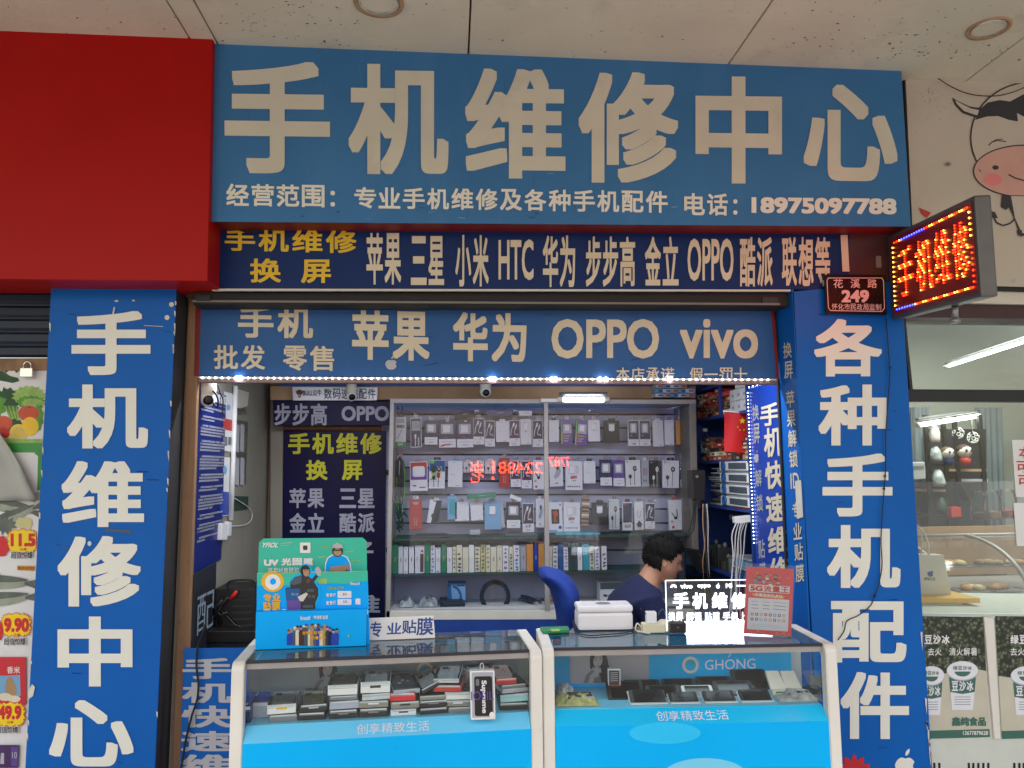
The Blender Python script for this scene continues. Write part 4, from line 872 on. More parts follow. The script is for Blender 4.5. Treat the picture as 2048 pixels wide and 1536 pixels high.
m = MB(); A, B = SXL(471, 772, .015), SXL(462, 1040, .015); m.tube([A, B], .012, 'white', 8); solo(m, 'conduit', 'white plastic conduit running down the side wall', 'pipe')
t = thing('wall_socket', 'white double socket box at the foot of the white conduit', 'socket', SXL(450, 1075))
m = MB(); m.slab(SXL, [(444, 1046), (456, 1047), (455, 1080), (442, 1080)], 'white', .02, .003, None, .022); m.slab(SXL, [(457, 1043), (464, 1044), (463, 1072), (456, 1072)], 'whitegloss', .02, .003, None, .022); m.build('socket_box', t)
m = MB(); q = lambda x, y: SXL(x, y, .012); m.tube(curve([q(466, 995), q(480, 1003), q(500, 1018), q(504, 1035), q(494, 1048), q(475, 1052), q(464, 1052)], 40), .0026, 'cablewhite', 6); m.build('lead', t)
# security cameras
def camdome(px, py, d, lab, r, hang):
    c = P(px, py, d); t = thing('security_camera', lab, 'camera', c, 'shop security cameras')
    MB().lathe(c+V((0, 0, r*.2)), [(r*.55, 0), (r*.95, r*.2), (r, r*1.0), (r*.9, hang)], 'offwhite', 18).build('mount', t)
    m = MB(); m.lathe(c, [(.001, -r*1.05)]+[(r*math.cos(a), r*math.sin(a)) for a in [math.radians(x) for x in (-70, -50, -30, -10, 10, 30)]], 'white', 18)
    e = (CAM-c).normalized(); e = (e+V((.15, 0, -.3))).normalized(); m.lathe(c, [(r*.62, r*.78), (r*.5, r*.98), (r*.2, r*1.04)], 'blackgloss', 14, e); m.build('dome', t)
camdome(415, 797, .22, 'white ball security camera over the blue side wall notice', .036, .08)
camdome(703, 792, 1.16, 'cylindrical white security camera before the white light box', .030, .075)
camdome(971, 783, 1.16, 'white ball security camera above the glass cabinet', .033, .06)
m = MB(); q = lambda x, y: P(x, y, .2); m.tube(curve([q(398, 768), q(412, 778), q(428, 784), q(436, 800), q(434, 815), q(426, 806), q(416, 790)], 30), .004, 'rubber', 6); m.tube(curve([q(436, 770), q(440, 785), q(446, 800), q(444, 830)], 20), .003, 'rubber', 6); solo(m, 'cable', 'loop of black cable around the camera on the side wall', 'cable')
# dark board and machine in the lower left
m = MB(); Z1, Z2 = SXL(378, 1150).z, .75; FB = Frame((XLW, SXL(382, 1200).y, Z1), (0, .30, 0), (0, 0, Z2-Z1), (1, 0, 0)); m.slab(FB, [(0, 0), (1, -.02), (1, 1), (0, 1)], 'deskdark', .004, 0, None, .012)
m.text(FB, '配', (.12, .24, .92, .62), 'greyback', .0, .003+.012); solo(m, 'side_board', 'dark blue board with one faded character under the notice', 'board')
t = thing('heat_station', 'black metal repair machine with a red lever tip on the side shelf', 'machine', P(465, 1278, .5))
S = YP(.46); m = MB(); m.slab(S, [(428, 1178), (512, 1176), (512, 1262), (428, 1264)], 'black', .22, .006)
for i in range(5): m.slab(S, [(462, 1198+i*13), (506, 1197+i*13), (503, 1201+i*13), (466, 1202+i*13)], 'charcoal', .004, 0, None, .004)
m.build('housing', t)
m = MB(); q = lambda x, y: P(x, y, .44); m.tube(curve([q(456, 1180), q(460, 1163), q(506, 1161), q(512, 1178)], 20), .005, 'black', 6); m.build('handle', t)
m = MB(); m.tube([q(424, 1240), q(440, 1215), q(456, 1195), q(462, 1200)], .007, 'charcoal', 6); m.tube([q(440, 1250), q(430, 1215), q(446, 1200)], .009, 'black', 6); m.tube([q(405, 1235), q(425, 1208), q(440, 1230), q(455, 1225)], .006, 'charcoal', 6); m.tube([q(430, 1210), q(470, 1250), q(500, 1262)], .005, 'black', 6); m.build('lever_arm', t)
m = MB(); m.tube([q(459, 1200), q(466, 1192), q(474, 1182)], [.006, .009, .007], 'flagred', 8); m.build('lever_grip', t)
m = MB(); S = YP(.36); m.slab(S, [(402, 1262), (520, 1262), (520, 1286), (400, 1286)], 'black', .34, .004); m.box(S(400, 1286).x, S(516, 1286).x, .38, .7, .002, S(400, 1286).z-.002, 'deskdark'); solo(m, 'side_bench', 'black side bench under the repair machine', 'bench')
S = YP(.1); t = thing('repair_board', 'blue board with squat white characters between the post and the left counter', 'sign', P(410, 1530, .1))
m = MB(); A, B = S(368, 1297), S(500, 1296); m.hexa([A, B, V((B.x, .1, 0.001)), V((A.x, .1, 0.001))]+[p+V((0, .008, 0)) for p in (A, B, V((B.x, .1, 0.001)), V((A.x, .1, 0.001)))], 'pillarblue')
for c, y0, y1 in (('手', 1316, 1358), ('机', 1365, 1406), ('快', 1411, 1455), ('速', 1462, 1503), ('维', 1509, 1552)): m.text(S, c, (365-(y0-1316)*.02, y0, 466-(y0-1316)*.02, y1), 'lightgrey', .03)
m.build('board', t)
m = MB(); q = lambda x, y: P(x, y, .08); m.tube(curve([q(412, 1245), q(404, 1270), q(396, 1292), q(393, 1330), q(397, 1370), q(394, 1400), q(384, 1430), q(374, 1470), q(368, 1500), q(360, 1560)], 50), .0042, 'rubber', 6); solo(m, 'cable', 'black cable hanging over the squat lettered blue board', 'cable')

# ---------------------------------------------------------------- back wall: door, boards, light box
S = YP(1.44); t = thing('shop_door', 'navy door lettered in yellow and grey beside the glass cabinet', 'door', V((P(670, 1200, 1.44).x, 1.44, 0)))
m = MB(); A, B = S(562, 853), S(778, 853); D, E_ = V((A.x, 1.44, 0.003)), V((B.x, 1.44, 0.003)); m.hexa([A, B, E_, D]+[p+V((0, .05, 0)) for p in (A, B, E_, D)], 'wood', .004); m.build('frame', t)
m = MB(); S = YP(1.425); A, B = S(568, 860), S(772, 862); D, E_ = V((A.x, 1.425, 0.02)), V((B.x, 1.425, 0.02)); m.hexa([A, B, E_, D]+[p+V((0, .012, 0)) for p in (A, B, E_, D)], 'deepnavy', .002)
row(m, S, '手机维修', (574, 866, 766, 908), 'yellow2', .028); m.text(S, '换', (612, 920, 655, 960), 'yellow2', .028); m.text(S, '屏', (684, 920, 725, 960), 'yellow2', .028)
row(m, S, '苹果', (577, 977, 650, 1016), 'silverletter', .026); row(m, S, '三星', (677, 977, 751, 1016), 'silverletter', .026); row(m, S, '金立', (577, 1026, 650, 1065), 'silverletter', .026); row(m, S, '酷派', (677, 1026, 751, 1065), 'silverletter', .026)
row(m, S, '华为', (577, 1084, 650, 1124), 'silverletter', .026); row(m, S, '锤子', (665, 1084, 749, 1124), 'silverletter', .026); m.text(S, '维', (700, 1190, 760, 1228), 'silverletter', .026)
m.build('panel', t)
m = MB()
for y in (940, 1095, 1150): m.slab(YP(1.42), [(772, y), (777, y), (777, y+10), (772, y+10)], 'dark', .01)
m.build('hinge', t)
S = YP(1.30); m = MB(); m.slab(S, [(546, 800), (781, 803), (780, 850), (547, 852)], 'deepnavy', .03, .002); row(m, S, '步步高', (547, 807, 656, 851), 'silverletter', .024); m.text(S, 'OPPO', (683, 812, 778, 842), 'silverletter', .03); solo(m, 'lintel_sign', 'navy lintel board with grey letters over the navy door', 'sign')
t = thing('light_box', 'white accessories light box sign half hidden by a camera', 'sign', P(670, 800, 1.26)); S = YP(1.26)
m = MB(); m.slab(S, [(584, 773), (756, 774), (754, 801), (585, 801)], 'whitegloss', .03, .006); m.text(S, 'BULL公牛', (606, 779, 643, 792), 'ink', .02); row(m, S, '数码速充配件', (647, 777, 752, 798), 'ink', .008); m.ell(S, 599, 785, 6, 6, 'brown', .003); m.poly(S, [(591, 780), (594, 783), (604, 783), (607, 780), (605, 787), (593, 787)], 'brown', .0034); m.ell(S, 599, 792, 3, 4, 'tan', .0036); m.build('face', t)

# ---------------------------------------------------------------- cabinet
YG, YK, YC = 1.12, 1.44, 1.32
SG_ = YP(YG); SK = YP(YK)
t = thing('glass_cabinet', 'aluminium framed glass cabinet full of hanging phone accessories', 'cabinet', V((P(1088, 1200, YG).x, YG, 0.004)))
xl, xr_ = P(779, 900, YG).x, P(1392, 900, YG).x; zt = P(1088, 797, YG).z; zb0 = P(1088, 1236, YG).z; ft = .03
def fr(mb, x0, x1, y0, y1, k='alu'): mb.slab(SG_, [(x0, y0), (x1, y0), (x1, y1), (x0, y1)], k, .05, .002)
m = MB(); m.slab(SG_, [(780, 797), (1392, 799), (1392, 808), (780, 806)], 'alu', .34, .002); m.slab(SG_, [(780, 806), (788, 806), (780, 1240), (771, 1240)], 'alu', .34, .002); m.slab(SG_, [(1380, 808), (1392, 808), (1400, 1240), (1388, 1240)], 'alu_dull', .34, .002)
m.slab(SG_, [(772, 1222), (1398, 1220), (1398, 1238), (772, 1240)], 'offwhite', .05, .002); m.build('frame', t)
m = MB(); m.slab(YP(YG-.004), [(1088, 806), (1096, 806), (1100, 1222), (1090, 1222)], 'alu', .02, .002); m.build('door_stile', t)
for x0, x1 in ((788, 1089), (1096, 1382)):
    m = MB(); m.poly(YP(YG+.02), [(x0, 807), (x1, 807), (x1+2, 1221), (x0-4, 1221)], 'doorglass', 0); m.build('glass_door', t)
m = MB(); x0, x1 = P(770, 900, YK).x-.02, P(1385, 900, YK).x; A, B = P(784, 800, YK), P(1384, 800, YK)
m.hexa([(x0, YK, A.z+.1), (x1, YK, A.z+.1), (x1, YK, 0.01), (x0, YK, 0.01), (x0, YK+.03, A.z+.1), (x1, YK+.03, A.z+.1), (x1, YK+.03, 0.01), (x0, YK+.03, 0.01)], 'slat')
for y in (829, 856, 883, 909, 935, 962, 989, 1018, 1046, 1100): m.slab(SK, [(786, y-1.6), (1384, y-1.6), (1384, y+1.8), (786, y+1.8)], 'slatgroove', .002, 0, None, .0025)
m.build('slat_panel', t)
def shelf(y, k='darkgreen', yf=YG+.06):
    m = MB(); a = P(788, y, yf); b_ = P(1386, y, yf); m.box(a.x, b_.x, yf, YK-.003, a.z-.012, a.z, k, .001); return m.build('shelf', t), a.z
_, ZS1 = shelf(1078); _, ZS2 = shelf(1150); 
m = MB(); a = P(780, 1218, YG+.06); b_ = P(1386, 1218, YG+.06); m.box(a.x, b_.x, YG+.06, YK-.003, a.z-.02, a.z, 'white'); m.build('bottom_shelf', t); ZS3 = a.z
m = MB(); m.slab(SG_, [(774, 1240), (1400, 1238), (1400, 1275), (772, 1278)], 'shelfblue', .03, 0, None, -.004); m.box(xl-.01, xr_+.02, YG+.01, YK, .01, zb0-.03, 'deskdark'); m.build('plinth', t)
tl = tubelamp(P(1126, 799, YG-.03), P(1208, 799, YG-.03), 'fluorescent tube glowing on top of the glass cabinet', 6, .0125, 'tube')
m = MB(); m.slab(YP(YG-.02), [(1082, 797), (1216, 797), (1216, 804), (1082, 804)], 'white', .016, .002, None, .004); m.build('batten', tl)
m = MB(); S = YP(1.33); m.ell(S, 796, 817, 9, 9, 'slatgroove', .0, 24); m.ell(S, 796, 817, 7.6, 7.6, 'tan', .002, 24); m.ell(S, 796, 817, 2, 2, 'brown', .004, 12); c = S(796, 817); m.lathe(c, [(.026, -.03), (.027, 0), (.022, .001)], 'slatgroove', 24, (0, -1, 0)); solo(m, 'tape_roll', 'round brown tape roll in the upper corner of the cabinet', 'tape')

# ---------------------------------------------------------------- packs hanging on the slat wall
def hook(px, py):
    S_ = YP(YK); m = MB(); c = P(px, py, YK); m.slab(S_, [(px-4, py-3), (px+4, py-3), (px+4, py+4), (px-4, py+4)], 'steel', .003, 0, None, .005)
    m.tube([c+V((0, -.004, 0)), V((c.x, YC-.015, c.z)), V((c.x, YC-.02, c.z+.008))], .002, 'chrome', 6); m.build('hook', t)
def cable_art(m, Fm, k='white', y0=.08, y1=.60):
    m.line(Fm, [(.15, y1), (.22, y0+.30), (.34, y0+.16)], .055, k, .003, 2); m.poly(Fm, [(.30, y0+.16), (.40, y0+.02), (.54, y0+.05), (.47, y0+.17), (.36, y0+.19)], k, .0032)
    m.line(Fm, [(.56, y0+.26), (.46, y1-.10), (.55, y1-.04), (.74, y1-.06), (.78, y1)], .05, k, .0034, 2); m.poly(Fm, [(.52, y0+.26), (.66, y0+.08), (.74, y0+.10), (.64, y0+.27)], k, .0036)
def pack(x0, y0, x1, y1, style, lab, tilt=0.0, d=None, grp='packs hanging in the glass cabinet', name='accessory_pack', hk=True):
    d = YC if d is None else d
    A, B, D = P(x0, y0, d), P(x1, y0, d), P(x0, y1, d)
    c = (B+D)/2; u, v = V((B.x-A.x, 0, 0)), V((0, 0, D.z-A.z))
    if tilt:
        R = Matrix.Rotation(math.radians(tilt), 3, 'Y'); u, v = R @ u, R @ v
    o = c-u/2-v/2; Fm = Frame(o, u, v, (0, -1, 0)); asp = v.length/u.length
    m = MB(); dep = .022
    base, edge = {'navycable': ('packwhite', None), 'redcable': ('redbox', None)}.get(style, ('packwhite', None))
    st = style
    bodyk = {'black': 'black', 'navy': 'packnavy', 'purple': 'purple', 'clear': 'clearplastic', 'dark': 'charcoal', 'red': 'redbox', 'blue': 'lightblue', 'green': 'lime', 'grey': 'packgrey', 'orange': 'orange', 'strips': 'tan'}.get(st.split('-')[0], 'packwhite')
    m.slab(Fm, [(0, 0), (1, 0), (1, 1), (0, 1)], bodyk, dep, .0012)
    if 'tab' in st: m.slab(Fm, [(.3, -.10), (.7, -.10), (.74, .0), (.26, .0)], 'black' if 'btab' in st else ('redbox' if 'rtab' in st else ('lightblue' if 'utab' in st else 'packwhite')), .003, 0, None, -.004); 
    if 'btab' in st or 'tab' in st: m.qd(Fm, .44, -.07, .56, -.04, 'grey', -.002)
    if st.startswith('white-cable') or st == 'navycable' or 'cablefront' in st:
        m.qd(Fm, .05, .03, .95, .70, 'redbox' if 'redc' in st else 'packnavy', .0015); cable_art(m, Fm); 
        m.line(Fm, [(.15, .82), (.8, .82)], .03, 'packgrey', .002, asp); m.qd(Fm, .3, .90, .66, .935, 'packgrey', .002); m.qd(Fm, .62, .74, .72, .775, 'ink', .002)
    if 'window' in st:
        m.rrect(Fm, .14, .14, .84, .50, .06, .04, 'packgrey', .0016); m.slab(Fm, [(.26, .19), (.68, .19), (.68, .45), (.26, .45)], 'whitegloss', .006, .001, None, .007)
    if 'charger' in st:
        m.slab(Fm, [(.30, .17), (.66, .17), (.66, .46), (.30, .46)], 'whitegloss', .008, .002, None, .008); m.qd(Fm, .40, .46, .56, .50, 'packgrey', .004); m.line(Fm, [(.25, .13), (.75, .13)], .03, 'packgrey', .002, asp)
    if 'lowwhite' in st: m.qd(Fm, .02, .68, .98, .985, 'packwhite', .0018); m.line(Fm, [(.2, .78), (.82, .78)], .03, 'packgrey', .002, asp); m.qd(Fm, .35, .87, .65, .91, 'packgrey', .0022)
    if 'swoosh' in st: m.poly(Fm, [(.06, .94), (.25, .87), (.6, .85), (.8, .88), (.5, .89), (.2, .95)], 'redbox', .0024)
    if 'glare' in st: m.qd(Fm, .36, .60, .58, .635, 'purple', .0024); m.qd(Fm, .45, .02, .62, .06, 'packwhite', .0024)
    if 'ear' in st:
        k = 'white' if bodyk in ('black', 'packnavy') else 'ink'
        m.ell(Fm, .62, .32, .13, .10, k, .0025, 16); m.ell(Fm, .62, .31, .06, .045, 'packgrey', .003, 12); m.ell(Fm, .30, .62, .11, .08, k, .0025, 14); m.line(Fm, [(.60, .38), (.58, .95)], .035, k, .0022, 2); m.line(Fm, [(.30, .66), (.31, .95)], .035, k, .0022, 2); m.qd(Fm, .08, .05, .16, .09, k, .002); m.line(Fm, [(.2, .07), (.44, .07)], .02, 'packgrey', .002, asp)
    if 'carcharger' in st:
        m.qd(Fm, .05, .03, .95, .74, 'packnavy', .0015); m.rrect(Fm, .18, .13, .80, .50, .06, .03, 'packgrey', .0018); m.poly(Fm, [(.38, .17), (.60, .17), (.62, .36), (.55, .46), (.43, .46), (.36, .36)], 'ink', .002); m.ell(Fm, .49, .22, .06, .03, 'packgrey', .0024, 10); m.qd(Fm, .2, .58, .36, .61, 'packgrey', .0018); m.line(Fm, [(.2, .82), (.8, .82)], .03, 'packgrey', .002, asp); m.qd(Fm, .4, .90, .66, .93, 'ink', .002)
    if 'plain' in st: m.line(Fm, [(.3, .06), (.6, .06)], .025, 'packgrey', .002, asp); m.qd(Fm, .55, .93, .78, .955, 'packgrey', .002); m.line(Fm, [(.15, .52), (.5, .52)], .02, 'packgrey', .002, asp)
    if 'sixty' in st:
        m.rrect(Fm, .2, .16, .56, .45, .05, .03, 'packgrey', .0018); m.rrect(Fm, .22, .17, .54, .43, .05, .03, 'whitegloss', .0022); m.line(Fm, [(.64, .18), (.74, .18), (.74, .42), (.64, .42), (.64, .18)], .03, 'packgrey', .002, asp); m.text(Fm, '60W', (.3, .50, .68, .62), 'redink', .03, .002); m.line(Fm, [(.4, .68), (.62, .68)], .03, 'ink', .002, asp)
        for i in range(6): m.qd(Fm, .12+i*.13, .86, .19+i*.13, .90, 'ink', .002)
    if 'hookcable' in st: m.line(Fm, [(.55, .32), (.62, .36), (.62, .54), (.5, .60), (.36, .52), (.2, .42)], .07, 'ink', .002, 2); m.ell(Fm, .5, .60, .14, .05, 'charcoal', .0024, 12); m.text(Fm, '3A', (.12, .68, .32, .74), 'ink', .02, .002); m.ell(Fm, .28, .9, .1, .045, 'redink' if 'rtab' in st else 'packgrey', .002, 12)
    if 'phoneart' in st: m.qd(Fm, .02, .02, .98, .40, 'shutblue', .0015); m.rrect(Fm, .16, .20, .42, .48, .05, .03, 'charcoal', .002); m.rrect(Fm, .5, .22, .78, .46, .04, .03, 'paleyellow', .002); m.qd(Fm, .2, .44, .45, .60, 'leafpale', .0022); m.qd(Fm, .48, .44, .7, .62, 'redink', .0022); m.qd(Fm, .06, .66, .5, .69, 'grey', .002); m.qd(Fm, .06, .73, .7, .75, 'packgrey', .002); m.qd(Fm, .04, .02, .3, .12, 'lime', .0022)
    if 'adapter' in st: m.poly(Fm, [(.45, .25), (.70, .20), (.86, .42), (.70, .62), (.42, .72), (.30, .62), (.48, .45)], 'packgrey', .002); m.poly(Fm, [(.5, .24), (.66, .2), (.72, .33), (.58, .38)], 'ink', .0024); m.qd(Fm, .4, .86, .6, .89, 'ink', .002)
    if 'tree' in st: m.poly(Fm, [(.28, .92), (.28, .82), (.10, .84), (.30, .74), (.5, .66), (.68, .74), (.9, .84), (.7, .82), (.7, .92)], 'ink', .002); m.poly(Fm, [(.34, .98), (.34, .90), (.66, .90), (.66, .98)], 'paleyellow', .0022); m.line(Fm, [(.35, .2), (.33, .5), (.5, .56), (.68, .5), (.66, .2)], .05, 'packgrey', .002, 2); m.qd(Fm, .02, .0, .98, .32, 'whitegloss', .004)
    if 'aux' in st: m.qd(Fm, .06, .04, .94, .72, 'packnavy', .0015); 
    if 'aux' in st:
        for i in range(4): m.line(Fm, [(.2+i*.18, .12), (.2+i*.18, .68)], .05, 'charcoal', .002, 3)
        m.text(Fm, 'AUX', (.2, .79, .85, .90), 'ink', .01, .002); m.qd(Fm, .1, .05, .28, .10, 'redbox', .002)
    if 'cables3' in st:
        m.rrect(Fm, .18, .24, .8, .60, .04, .03, 'packgrey', .0015)
        for i, k in enumerate(('ink', 'redink', 'redink', 'slate')): m.line(Fm, [(.28+i*.14, .3), (.30+i*.13, .58)], .05, k, .002, 2)
        m.text(Fm, '3in1', (.25, .74, .5, .82), 'ink', .01, .002); m.ell(Fm, .6, .78, .06, .03, 'ink', .002, 8)
    if 'orangewin' in st: m.rrect(Fm, .18, .22, .76, .70, .05, .03, 'charcoal', .0015); m.poly(Fm, [(.28, .3), (.6, .27), (.66, .4), (.5, .5), (.6, .64), (.34, .64), (.36, .46)], 'redink', .002); m.qd(Fm, .0, .9, .6, .99, 'lightblue', .002); m.ell(Fm, .8, .82, .12, .06, 'blueink', .002, 12); m.qd(Fm, .78, .06, .92, .10, 'slate', .002)
    if 'holo' in st:
        m.line(Fm, [(.04, .05), (.04, .95)], .08, 'lime', .002, asp); m.line(Fm, [(.08, .5), (.08, .97)], .06, 'yellow', .0024, asp); m.rrect(Fm, .16, .18, .9, .55, .06, .03, 'packgrey', .0018); m.slab(Fm, [(.32, .22), (.7, .22), (.7, .46), (.32, .46)], 'whitegloss', .006, .001, None, .007)
        for i in range(3): m.qd(Fm, .2, .62+i*.10, .8-.1*i, .67+i*.10, ['orange', 'lightblue', 'pink'][i], .002)
    if 'purplewin' in st: m.qd(Fm, .04, .03, .96, .62, 'purple', .0015); m.qd(Fm, .04, .03, .96, .2, 'redbox', .0017); m.rrect(Fm, .15, .16, .85, .52, .14, .07, 'packwhite', .002); m.slab(Fm, [(.25, .2), (.75, .2), (.75, .46), (.25, .46)], 'whitegloss', .006, .001, None, .007); m.qd(Fm, .15, .8, .34, .84, 'ink', .002); m.qd(Fm, .52, .86, .88, .9, 'redink', .002)
    if 'greenbase' in st: m.qd(Fm, .0, .82, 1, 1, 'green', .0016); m.text(Fm, '30W', (.25, .85, .75, .95), 'packwhite', .02, .002); m.rrect(Fm, .14, .05, .86, .20, .05, .02, 'packgrey', .0016); m.line(Fm, [(.2, .72), (.45, .55), (.7, .35), (.72, .28)], .08, 'packgrey', .002, 2); m.qd(Fm, .15, .26, .85, .36, 'grey', .0016)
    if 'slimnavy' in st: m.qd(Fm, .06, .03, .94, .97, 'packnavy', .0015); m.rrect(Fm, .14, .12, .86, .44, .03, .02, 'packgrey', .002); [m.line(Fm, [(.3+i*.15, .16), (.3+i*.15, .36)], .04, 'grey', .0024, 2) for i in range(4)]; m.line(Fm, [(.44, .6), (.44, .95)], .08, 'white', .002, 2); m.rrect(Fm, .36, .56, .52, .70, .04, .02, 'white', .0024); m.qd(Fm, .65, .66, .8, .95, 'packgrey', .002)
    if 'speaker' in st: m.poly(Fm, [(.0, 0), (.55, .0), (.35, 1), (.0, 1)], 'packwhite', .0016); m.ell(Fm, .46, .68, .17, .11, 'ink', .002, 16); m.qd(Fm, .25, .03, .75, .07, 'ink', .002)
    if 'stripbrand' in st:
        for i in range(7): m.qd(Fm, .0, .02+i*.14, 1, .09+i*.14, ['brown', 'cream', 'ink'][i % 3], .0016+.00001*i)
    if 'case' in st: m.rrect(Fm, .2, .1, .8, .8, .1, .05, 'tealbox', .0016)
    if 'redlong' in st: m.ell(Fm, .5, .14, .25, .05, 'pink', .0016, 14); m.text(Fm, '耳机', (.3, .62, .7, .68), 'pink', .01, .002); m.line(Fm, [(.4, .7), (.42, .88)], .06, 'pink', .002, 2); m.line(Fm, [(.58, .7), (.56, .88)], .06, 'pink', .002, 2)
    if hk: hook((x0+x1)/2, y0-4)
    o = solo(m, name, lab, 'pack', c+v/2, grp); return o
TOP = [(790, 834, 812, 895, 'white-greenbase-btab', 'white pack with a green base, first on the top hook row'),
 (821, 835, 843, 895, 'slimnavy', 'slim navy cable pack, second on the top hook row'),
 (849, 841, 876, 890, 'navy-window-lowwhite', 'navy and white charger pack, third on the top hook row'),
 (877, 840, 912, 896, 'navy-window-lowwhite-swoosh-glare', 'wide navy charger pack with a red swoosh on the top hook row'),
 (913, 840, 947, 896, 'navy-window-lowwhite-glare', 'wide navy charger pack without a swoosh, fifth on the top hook row'),
 (946, 836, 969, 889, 'navycable', 'navy pack with white cable right after the two wide charger packs'),
 (970, 841, 990, 893, 'navycable', 'navy pack with white cable just before the blank white pack, top row'),
 (992, 842, 1018, 884, 'white-plain-tab', 'blank white pack with a white hang tab on the top hook row'),
 (1018, 840, 1040, 892, 'navycable', 'navy pack with white cable between two white packs, top row'),
 (1041, 838, 1063, 889, 'white-plain-charger', 'white charger pack left of the last navy pack, first glass door'),
 (1065, 840, 1086, 894, 'navycable', 'navy cable pack against the middle door stile, top row'),
 (1098, 840, 1118, 884, 'white-plain-btab', 'white pack with black hang tab just past the middle stile, top row'),
 (1122, 839, 1145, 890, 'purple-holo', 'upright purple holographic pack on the top hook row'),
 (1151, 839, 1175, 891, 'purple-holo', 'tilted purple holographic pack on the top hook row'),
 (1176, 840, 1200, 883, 'white-charger', 'white charger pack after the tilted purple pack, top row'),
 (1208, 841, 1239, 886, 'dark-charger-btab', 'dark clear pack with a white charger under the fluorescent tube'),
 (1256, 840, 1278, 892, 'white-carcharger', 'navy car charger pack nearer the dark clear pack, top row'),
 (1279, 840, 1301, 892, 'white-carcharger', 'navy car charger pack nearer the tall white packs, top row'),
 (1306, 841, 1327, 893, 'white-plain-tab', 'tall white pack beside the car chargers on the top row'),
 (1329, 840, 1348, 890, 'white-plain', 'tall white pack beside the orange pack on the top row'),
 (1353, 840, 1376, 889, 'orange-lowhalf-btab', 'orange and white cable pack at the end of the top row'),
 (820, 923, 855, 982, 'white-purplewin', 'purple and red charger pack beside the hanging lanyards'),
 (858, 920, 890, 977, 'white-phoneart-btab', 'blue pack printed with small phone pictures, second hook row'),
 (896, 922, 925, 974, 'white-plain-utab', 'white pack with blue hang tab on the second hook row'),
 (927, 922, 946, 945, 'clear-plain-tab', 'small pale pack nearest the blue tab pack, second row'),
 (948, 922, 968, 946, 'clear-plain-tab', 'small pale pack between two other small pale packs, second row'),
 (970, 920, 992, 947, 'clear-plain-tab', 'small pale pack beside the red cable pack, second row'),
 (999, 916, 1019, 974, 'red-redlong', 'red cable pack on the second hook row'),
 (1021, 921, 1042, 974, 'navycable', 'navy cable pack beside the red pack, second row'),
 (1043, 921, 1064, 977, 'navycable', 'navy cable pack beside the red topped white pack, second row'),
 (1066, 920, 1088, 979, 'white-hookcable-rtab', 'white pack with red top and black cable, second row'),
 (1099, 920, 1126, 973, 'white-adapter', 'white pack with a grey adapter picture past the middle stile'),
 (1131, 922, 1165, 980, 'white-sixty', 'white pack marked in orange on the second hook row'),
 (1167, 922, 1191, 967, 'white-plain-btab', 'plain white pack with black tab on the second hook row'),
 (1200, 919, 1224, 972, 'navy-window-lowwhite', 'navy pack with a white cube charger, second hook row'),
 (1226, 920, 1249, 973, 'purple-window-lowwhite', 'plum coloured pack with a cube charger, second hook row'),
 (1251, 920, 1281, 973, 'white-ear-btab', 'white earphone pack with big black earbuds nearest the plum pack'),
 (1283, 920, 1298, 973, 'grey-cables3-tab', 'narrow grey pack of coiled earphones, second hook row'),
 (1300, 921, 1323, 976, 'black-ear', 'black earphone pack on the second hook row'),
 (1325, 921, 1358, 976, 'white-ear-btab', 'wide white earphone pack between the black and navy ones'),
 (1360, 923, 1382, 976, 'navy-ear-lowwhite-btab', 'navy earphone pack at the end of the second row'),
 (819, 998, 844, 1059, 'red-redlong-tab', 'tall red earphone pack on the bottom hook row'),
 (895, 993, 914, 1039, 'blue-case-utab', 'small light blue case pack on the bottom hook row'),
 (910, 1004, 938, 1042, 'white-plain', 'squat white earphone box nearer the light blue pack'),
 (941, 1004, 966, 1041, 'white-plain', 'squat white earphone box under the long green box'),
 (969, 1003, 1002, 1059, 'blue-charger-utab', 'pale blue charger pack on the bottom hook row'),
 (1013, 1004, 1041, 1057, 'black-window-lowwhite', 'black and white window pack on the bottom hook row'),
 (1045, 1006, 1068, 1065, 'white-cables3-utab', 'long white pack of coloured cables, bottom hook row'),
 (1072, 998, 1088, 1055, 'white-adapter-tab', 'narrow white pack against the middle stile, bottom row'),
 (1098, 1005, 1125, 1066, 'white-orangewin-utab', 'pale blue pack with an orange item in its window'),
 (1127, 1005, 1160, 1063, 'white-sixty', 'white pack marked in orange on the bottom hook row'),
 (1163, 997, 1178, 1051, 'strips-stripbrand', 'brown and cream strip of sachets, bottom hook row'),
 (1184, 1005, 1215, 1050, 'dark-charger-btab', 'dark pack with a white charger, bottom hook row'),
 (1218, 999, 1239, 1059, 'clear-plain', 'greenish clear pack on the bottom hook row'),
 (1245, 1004, 1265, 1061, 'white-aux-btab', 'navy audio lead pack lettered AUX'),
 (1269, 1003, 1287, 1060, 'white-tree', 'white cable pack with a tree drawing at its foot'),
 (1290, 1006, 1310, 1058, 'navycable', 'navy pack with white cable, alone on the bottom hook row'),
 (1338, 1000, 1364, 1060, 'white-hookcable-rtab', 'white pack with red top beside the green pack'),
 (1366, 991, 1385, 1033, 'green-plain', 'bright green pack at the end of the bottom hook row')]
TILT = {13: -4, 31: 0, 52: 3, 44: 2}
for i, p in enumerate(TOP): pack(*p, tilt={13: 5, 12: 0, 44: -3, 32: 1, 39: 2, 51: 4, 50: 1}.get(i, random.Random(i).uniform(-1.2, 1.2)))
pack(857, 1000, 880, 1047, 'dark-speaker-tab', 'tilted dark green and white speaker pack on the bottom hook row', 9)
pack(988, 1006, 1008, 1056, 'white-plain', 'white pack leaning out behind the pale blue charger pack', -6, YC+.035, hk=False)
